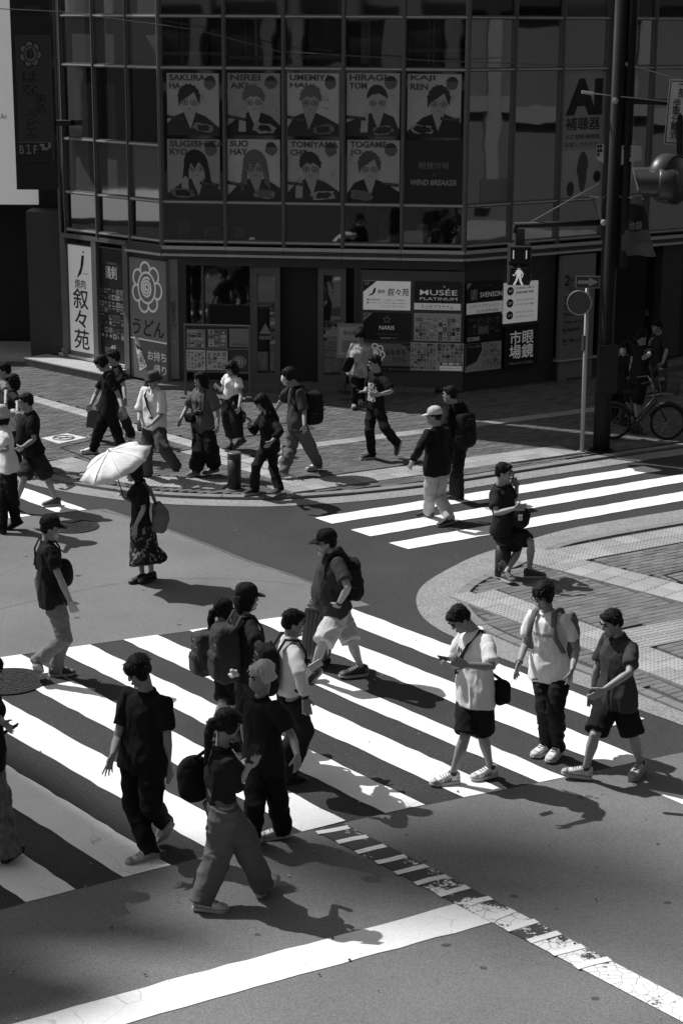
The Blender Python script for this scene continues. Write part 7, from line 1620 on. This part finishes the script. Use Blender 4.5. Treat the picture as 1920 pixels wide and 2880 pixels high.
g = person('woman in white blouse and long black skirt behind the bollard', zK, 222, (638, 128), (655, 210), (628, 470),
    (632, 935, .08), (555, 1005, .02), (735, 880, .18), (690, 945, .08), (625, 700), (680, 700), (540, 380), (490, 322, -.1), (460, 310), (738, 425), (718, 545), (712, 600),
    hyaw=222, hpitch=-16, hair='bob', female=True, h=1.6, shirt=.78, sleeve=.5, sl=.085, tuck=True, collar=True, pants=.014, skirt=(.86, .185, .15), shoe=.05, sole=.12, near=False, hz=H_S)
bc_ = aty(*zK(735, 640), g.Y0 - .05); t = empty('handbag', bc_, 'small see-through handbag of the woman in the white blouse', 'bag', 'bags people carry'); bm = BM(); rbox(bm, bc_, chestM(g), .11, .04, .1, .5); remesh(obj('bag_body', bm, cloth(.06, 'bag'), t), .011, 1); bm = BM(); tube(bm, [bc_ - g.rt * .08 + EZ * .08, g.neck + g.rt * -.14 - g.up * .02, bc_ + g.rt * .08 + EZ * .08], .005, 5); obj('strap', bm, grey(.12), t)
g = person('long haired woman in black leaning forward beside the bollard with a phone', zK, 205, (955, 482), (1030, 620), (1040, 945),
    (880, 1395, .09), (752, 1468, .02), (1128, 1390, .10), (1062, 1492, .02), (895, 1160), (1075, 1160), (865, 800), (815, 720, -.05), (850, 680), (1150, 800), (1060, 900, -.06), (985, 985),
    hyaw=205, hpitch=-30, hair='long', female=True, h=1.62, shirt=.012, sleeve=1.7, drop=.06, hw=.18, hd=.13, pants=.014, pr=(.10, .075, .085), shoe=.03, sole=.4, near=False, hz=H_S, nd=-.12)
phone(aty(*zK(805, 655), g.arm[1][3].y), (0, 1, 0), (-.8, 0, .5), 'dark phone held up by the long haired woman')
g = person('man in white face mask and dark tee with a round backpack', zK, 200, (1238, 205), (1318, 322), (1330, 770),
    (1185, 1215, .12), (1095, 1275, .03), (1545, 1130, .11), (1430, 1205, .02), (1262, 985), (1462, 960), (1165, 470, .1), (1110, 555), (1060, 560), (1402, 590), (1402, 740), (1410, 800),
    hyaw=194, hpitch=-6, hair='mop', mask=.62, shirt=.055, sleeve=.9, sl=.095, drop=.03, hw=.2, pants=.115, pr=(.115, .10, .075), shoe=.55, sole=.45, near=False, h=1.72, hz=H_S)
backpack(g, 'round black backpack of the man in the face mask', .013, (.17, .14, .25), .34, .24, pocket=False)
bc_ = aty(*zK(1168, 1105), g.Y0 - .2); t = empty('plastic_bag', bc_, 'small white plastic bag hanging low beside the masked man', 'bag', 'bags people carry'); bm = BM(); rbox(bm, bc_, chestM(g), .06, .05, .08, .8); tube(bm, [bc_ + EZ * .06, bc_ + EZ * .3], [.03, .01], 8); remesh(obj('bag_body', bm, cloth(.55, 'plastic'), t), .01, 2, ((.05, .04),))
g = person('person in open white shirt over stripes standing by the menu easel', zQ, 252, (915, 935), (922, 1000), (890, 1195),
    (872, 1408, .09), (868, 1455, .02), (925, 1378, .1), (905, 1420, .02), (880, 1300), (920, 1290), (835, 1095), (855, 1095, -.15), (880, 1100), (985, 1095), (945, 1105, -.15), (920, 1110),
    hyaw=250, hpitch=-26, hair='mop', h=1.62, shirt=.42, pat=.5, sleeve=1.4, sl=.08, drop=.06, hw=.2, pants=.014, shoe=.3, sole=.3, near=False, hz=H_S, female=True)
bc_ = aty(*zQ(830, 1140), g.Y0 - .2); t = empty('shoulder_bag', bc_, 'black bag on the arm of the person by the menu easel', 'bag', 'bags people carry'); bm = BM(); rbox(bm, bc_, Matrix.Rotation(.4, 3, 'Y'), .09, .06, .14, .7); remesh(obj('bag_body', bm, cloth(.014, 'bag'), t), .011, 2)
g = person('man in black band tee and black trousers with a phone', zL, 208, (1088, 192), (1118, 290), (1095, 590),
    (1062, 1025, .09), (968, 1078, .02), (1285, 925, .26), (1290, 1018, .10), (1040, 820), (1185, 800), (1015, 430), (1000, 460, -.1), (965, 462), (1245, 460), (1135, 488, -.1), (1065, 490),
    hyaw=198, hpitch=-10, hair='crop', glasses=True, shirt=.013, sleeve=.8, sl=.088, drop=.05, hw=.2, pants=.013, pr=(.10, .08, .066), shoe=.03, sole=.5, near=False, h=1.7, hz=H_S)
for k in range(3):
    text('BLACK', g.root, g.neck - g.up * (.17 + .095 * k) + g.fw * .2, -g.rt, g.up, .27, .045, grey(.6), bold=.04, wrap='shirt:%d' % EVAL.index(g.shirt), name='shirt_print')
    text('RADIO', g.root, g.neck - g.up * (.217 + .095 * k) + g.fw * .2, -g.rt, g.up, .27, .045, grey(.6), bold=.04, wrap='shirt:%d' % EVAL.index(g.shirt), name='shirt_print')
phone(aty(*zL(960, 455), g.arm[1][3].y), (0, 1, 0), (-.9, 0, .25), 'dark phone held by the man in the band tee')
g = person('person in white cap, black jacket and pale trousers on the far crossing', zH, 128, (458, 680), (485, 795), (485, 1210),
    (598, 1615, .12), (505, 1692, .02), (408, 1555, .10), (318, 1598, .02), (505, 1420), (420, 1385), (610, 1000), (610, 1130), (590, 1215), (325, 990), (262, 1105), (232, 1160),
    hyaw=165, hpitch=-6, hair='crop', hat='cap', hatv=.55, shirt=.012, sleeve=1.85, drop=.1, hw=.205, hd=.13, pants=.40, pr=(.11, .09, .08), shoe=.03, sole=.2, near=False, h=1.7)
g = person('man in black with a backpack walking ahead of the white cap', zH, 132, (602, 480), (645, 580), (650, 1010),
    (685, 1400, .10), (585, 1440, .02), (640, 1380, .12), (570, 1410, .02), (680, 1210), (640, 1200), (770, 780), (760, 920), (740, 990), (560, 770), (560, 900), (580, 980),
    hyaw=160, hpitch=-4, hair='crop', shirt=.012, sleeve=1.6, pants=.014, pr=(.10, .08, .068), shoe=.02, sole=.03, near=False, h=1.74, hz=0.0)
backpack(g, 'black backpack of the man walking ahead of the white cap', .012, (.15, .10, .25), .34, .2)
# --- in the shade by the bicycle
g = person('man standing in the shade behind the bicycle, right edge', zN, 205, (965, 850), (985, 950), (985, 1290),
    (960, 1560, .1), (900, 1600, .02), (1040, 1540, .1), (1000, 1590, .02), (960, 1440), (1030, 1440), (880, 1070), (900, 1010, -.1), (910, 990), (1070, 1120), (1030, 1260), (990, 1300),
    hyaw=200, hair='short', shirt=.03, sleeve=.9, pants=.06, shoe=.03, near=False, h=1.7, hz=H_S, group='people in the shade by the bicycle')
g = person('person in dark cap leaning over the bicycle handlebar', zN, 210, (795, 965), (800, 1070), (770, 1420),
    (700, 1960, .1), (640, 2000, .02), (770, 1980, .1), (720, 2020, .02), (650, 1690), (740, 1700), (700, 1180), (690, 1240, -.1), (680, 1260), (880, 1160), (850, 1195, -.1), (820, 1200),
    hyaw=215, hpitch=-20, hair='short', hat='cap', hatv=.015, shirt=.014, sleeve=.8, pants=.016, plen=.48, pr=(.12, .11, .1), shoe=.02, sole=.03, near=False, h=1.7, hz=H_S, group='people in the shade by the bicycle')
g = person('woman in white face mask behind the banded post', zN, 205, (620, 1085), (628, 1180), (615, 1500),
    (600, 1890, .1), (560, 1920, .02), (640, 1890, .1), (610, 1920, .02), (600, 1690), (640, 1690), (570, 1280), (580, 1400), (590, 1450), (680, 1280), (670, 1400), (660, 1450),
    hyaw=215, hair='bob', mask=.45, female=True, h=1.58, shirt=.014, sleeve=.9, pants=.014, shoe=.02, sole=.03, near=False, hz=H_S, group='people in the shade by the bicycle')
# --- suitcase beside the bearded man
g = SUITG; Yc = g.Y0 + .42
q0, q1 = aty(*zC(248, 1180), Yc), aty(*zC(640, 1740), Yc); wv = Vector((1, -.28, 0)).normalized(); dv = Vector((.28, 1, 0)); dv.normalize()
c = Vector(((q0.x + q1.x) / 2 - .09, Yc, 0)); ht = q0.z - .085; W2 = (q1.x - q0.x) * .9
sc = empty('suitcase', (c.x, c.y, 0), 'dark ribbed hard shell suitcase on four wheels beside the bearded man', 'suitcase'); M_ = Matrix((wv, dv, EZ)).transposed() @ Matrix.Rotation(R(5), 3, 'Y'); cz = c + EZ * (.085 + ht / 2)
bm = BM(); rbox(bm, cz, M_, W2 / 2, .125, ht / 2, .22, 24, 14); obj('shell', bm, mat('suitcase_shell', .035, .35, .5), sc, True)
bm = BM()
for k in range(5): x = (-.3 + .15 * k) * W2; tube(bm, [cz + M_ @ Vector((x, -.128, -ht * .42)), cz + M_ @ Vector((x, -.132, ht * .42))], .007, 6)
obj('rib', bm, mat('suitcase_rib', .05, .35, .5), sc); bm = BM(); e_ = [cz + M_ @ Vector((W2 * .5 * math.copysign(abs(math.cos(a)) ** .25, math.cos(a)), 0, ht * .5 * math.copysign(abs(math.sin(a)) ** .25, math.sin(a)))) for a in [2 * math.pi * k / 32 for k in range(33)]]; tube(bm, e_, .012, 6); obj('edge_trim', bm, mat('suitcase_trim', .07, .4, .5), sc, True)
hp_ = aty(*zC(425, 1160), Yc); bm = BM(); tube(bm, [cz + M_ @ Vector((-.12, .02, ht * .48)), cz + M_ @ Vector((-.12, .02, ht * .48 + .06)), cz + M_ @ Vector((.12, .02, ht * .48 + .06)), cz + M_ @ Vector((.12, .02, ht * .48))], .011, 7); obj('handle', bm, M_gal, sc, True)
for a, b in ((-1, -1), (1, -1), (-1, 1), (1, 1)):
    wc = cz + M_ @ Vector((a * W2 * .38, b * .08, -ht / 2)); wc.z = .032; bm = BM(); tube(bm, [wc - dv * .022, wc - dv * .006], .032, 14); tube(bm, [wc + dv * .006, wc + dv * .022], .032, 14); tube(bm, [wc, wc + EZ * .07], .014, 6); obj('wheel', bm, M_rubber, sc)
# prints on the two white shirts
text('VVX', g9.root, g9.neck - g9.up * .2 + g9.fw * .2 + g9.rt * .05, -g9.rt, g9.up, .16, .11, grey(.02), bold=.04, wrap='shirt:%d' % EVAL.index(g9.shirt), name='shirt_print')
text('ᄃ', g9.root, g9.neck, -g9.rt, g9.up, .01, .01, DK) if False else None
text('THE HUNDRED', g10.root, g10.neck - g10.up * .19 + g10.fw * .2, -g10.rt, g10.up, .24, .035, grey(.15), bold=.02, wrap='shirt:%d' % EVAL.index(g10.shirt), name='shirt_print')
finish_eval()
for i, t_ in enumerate(TEXTS):
    if isinstance(t_[9], str):
        o = EVAL[int(t_[9].split(':')[1])]; b = bmesh.new(); b.from_mesh(o.data); b.transform(world_of(o)); tr = BVHTree.FromBMesh(b); b.free()
        TEXTS[i] = t_[:9] + (tr,) + t_[10:]
finish_texts()
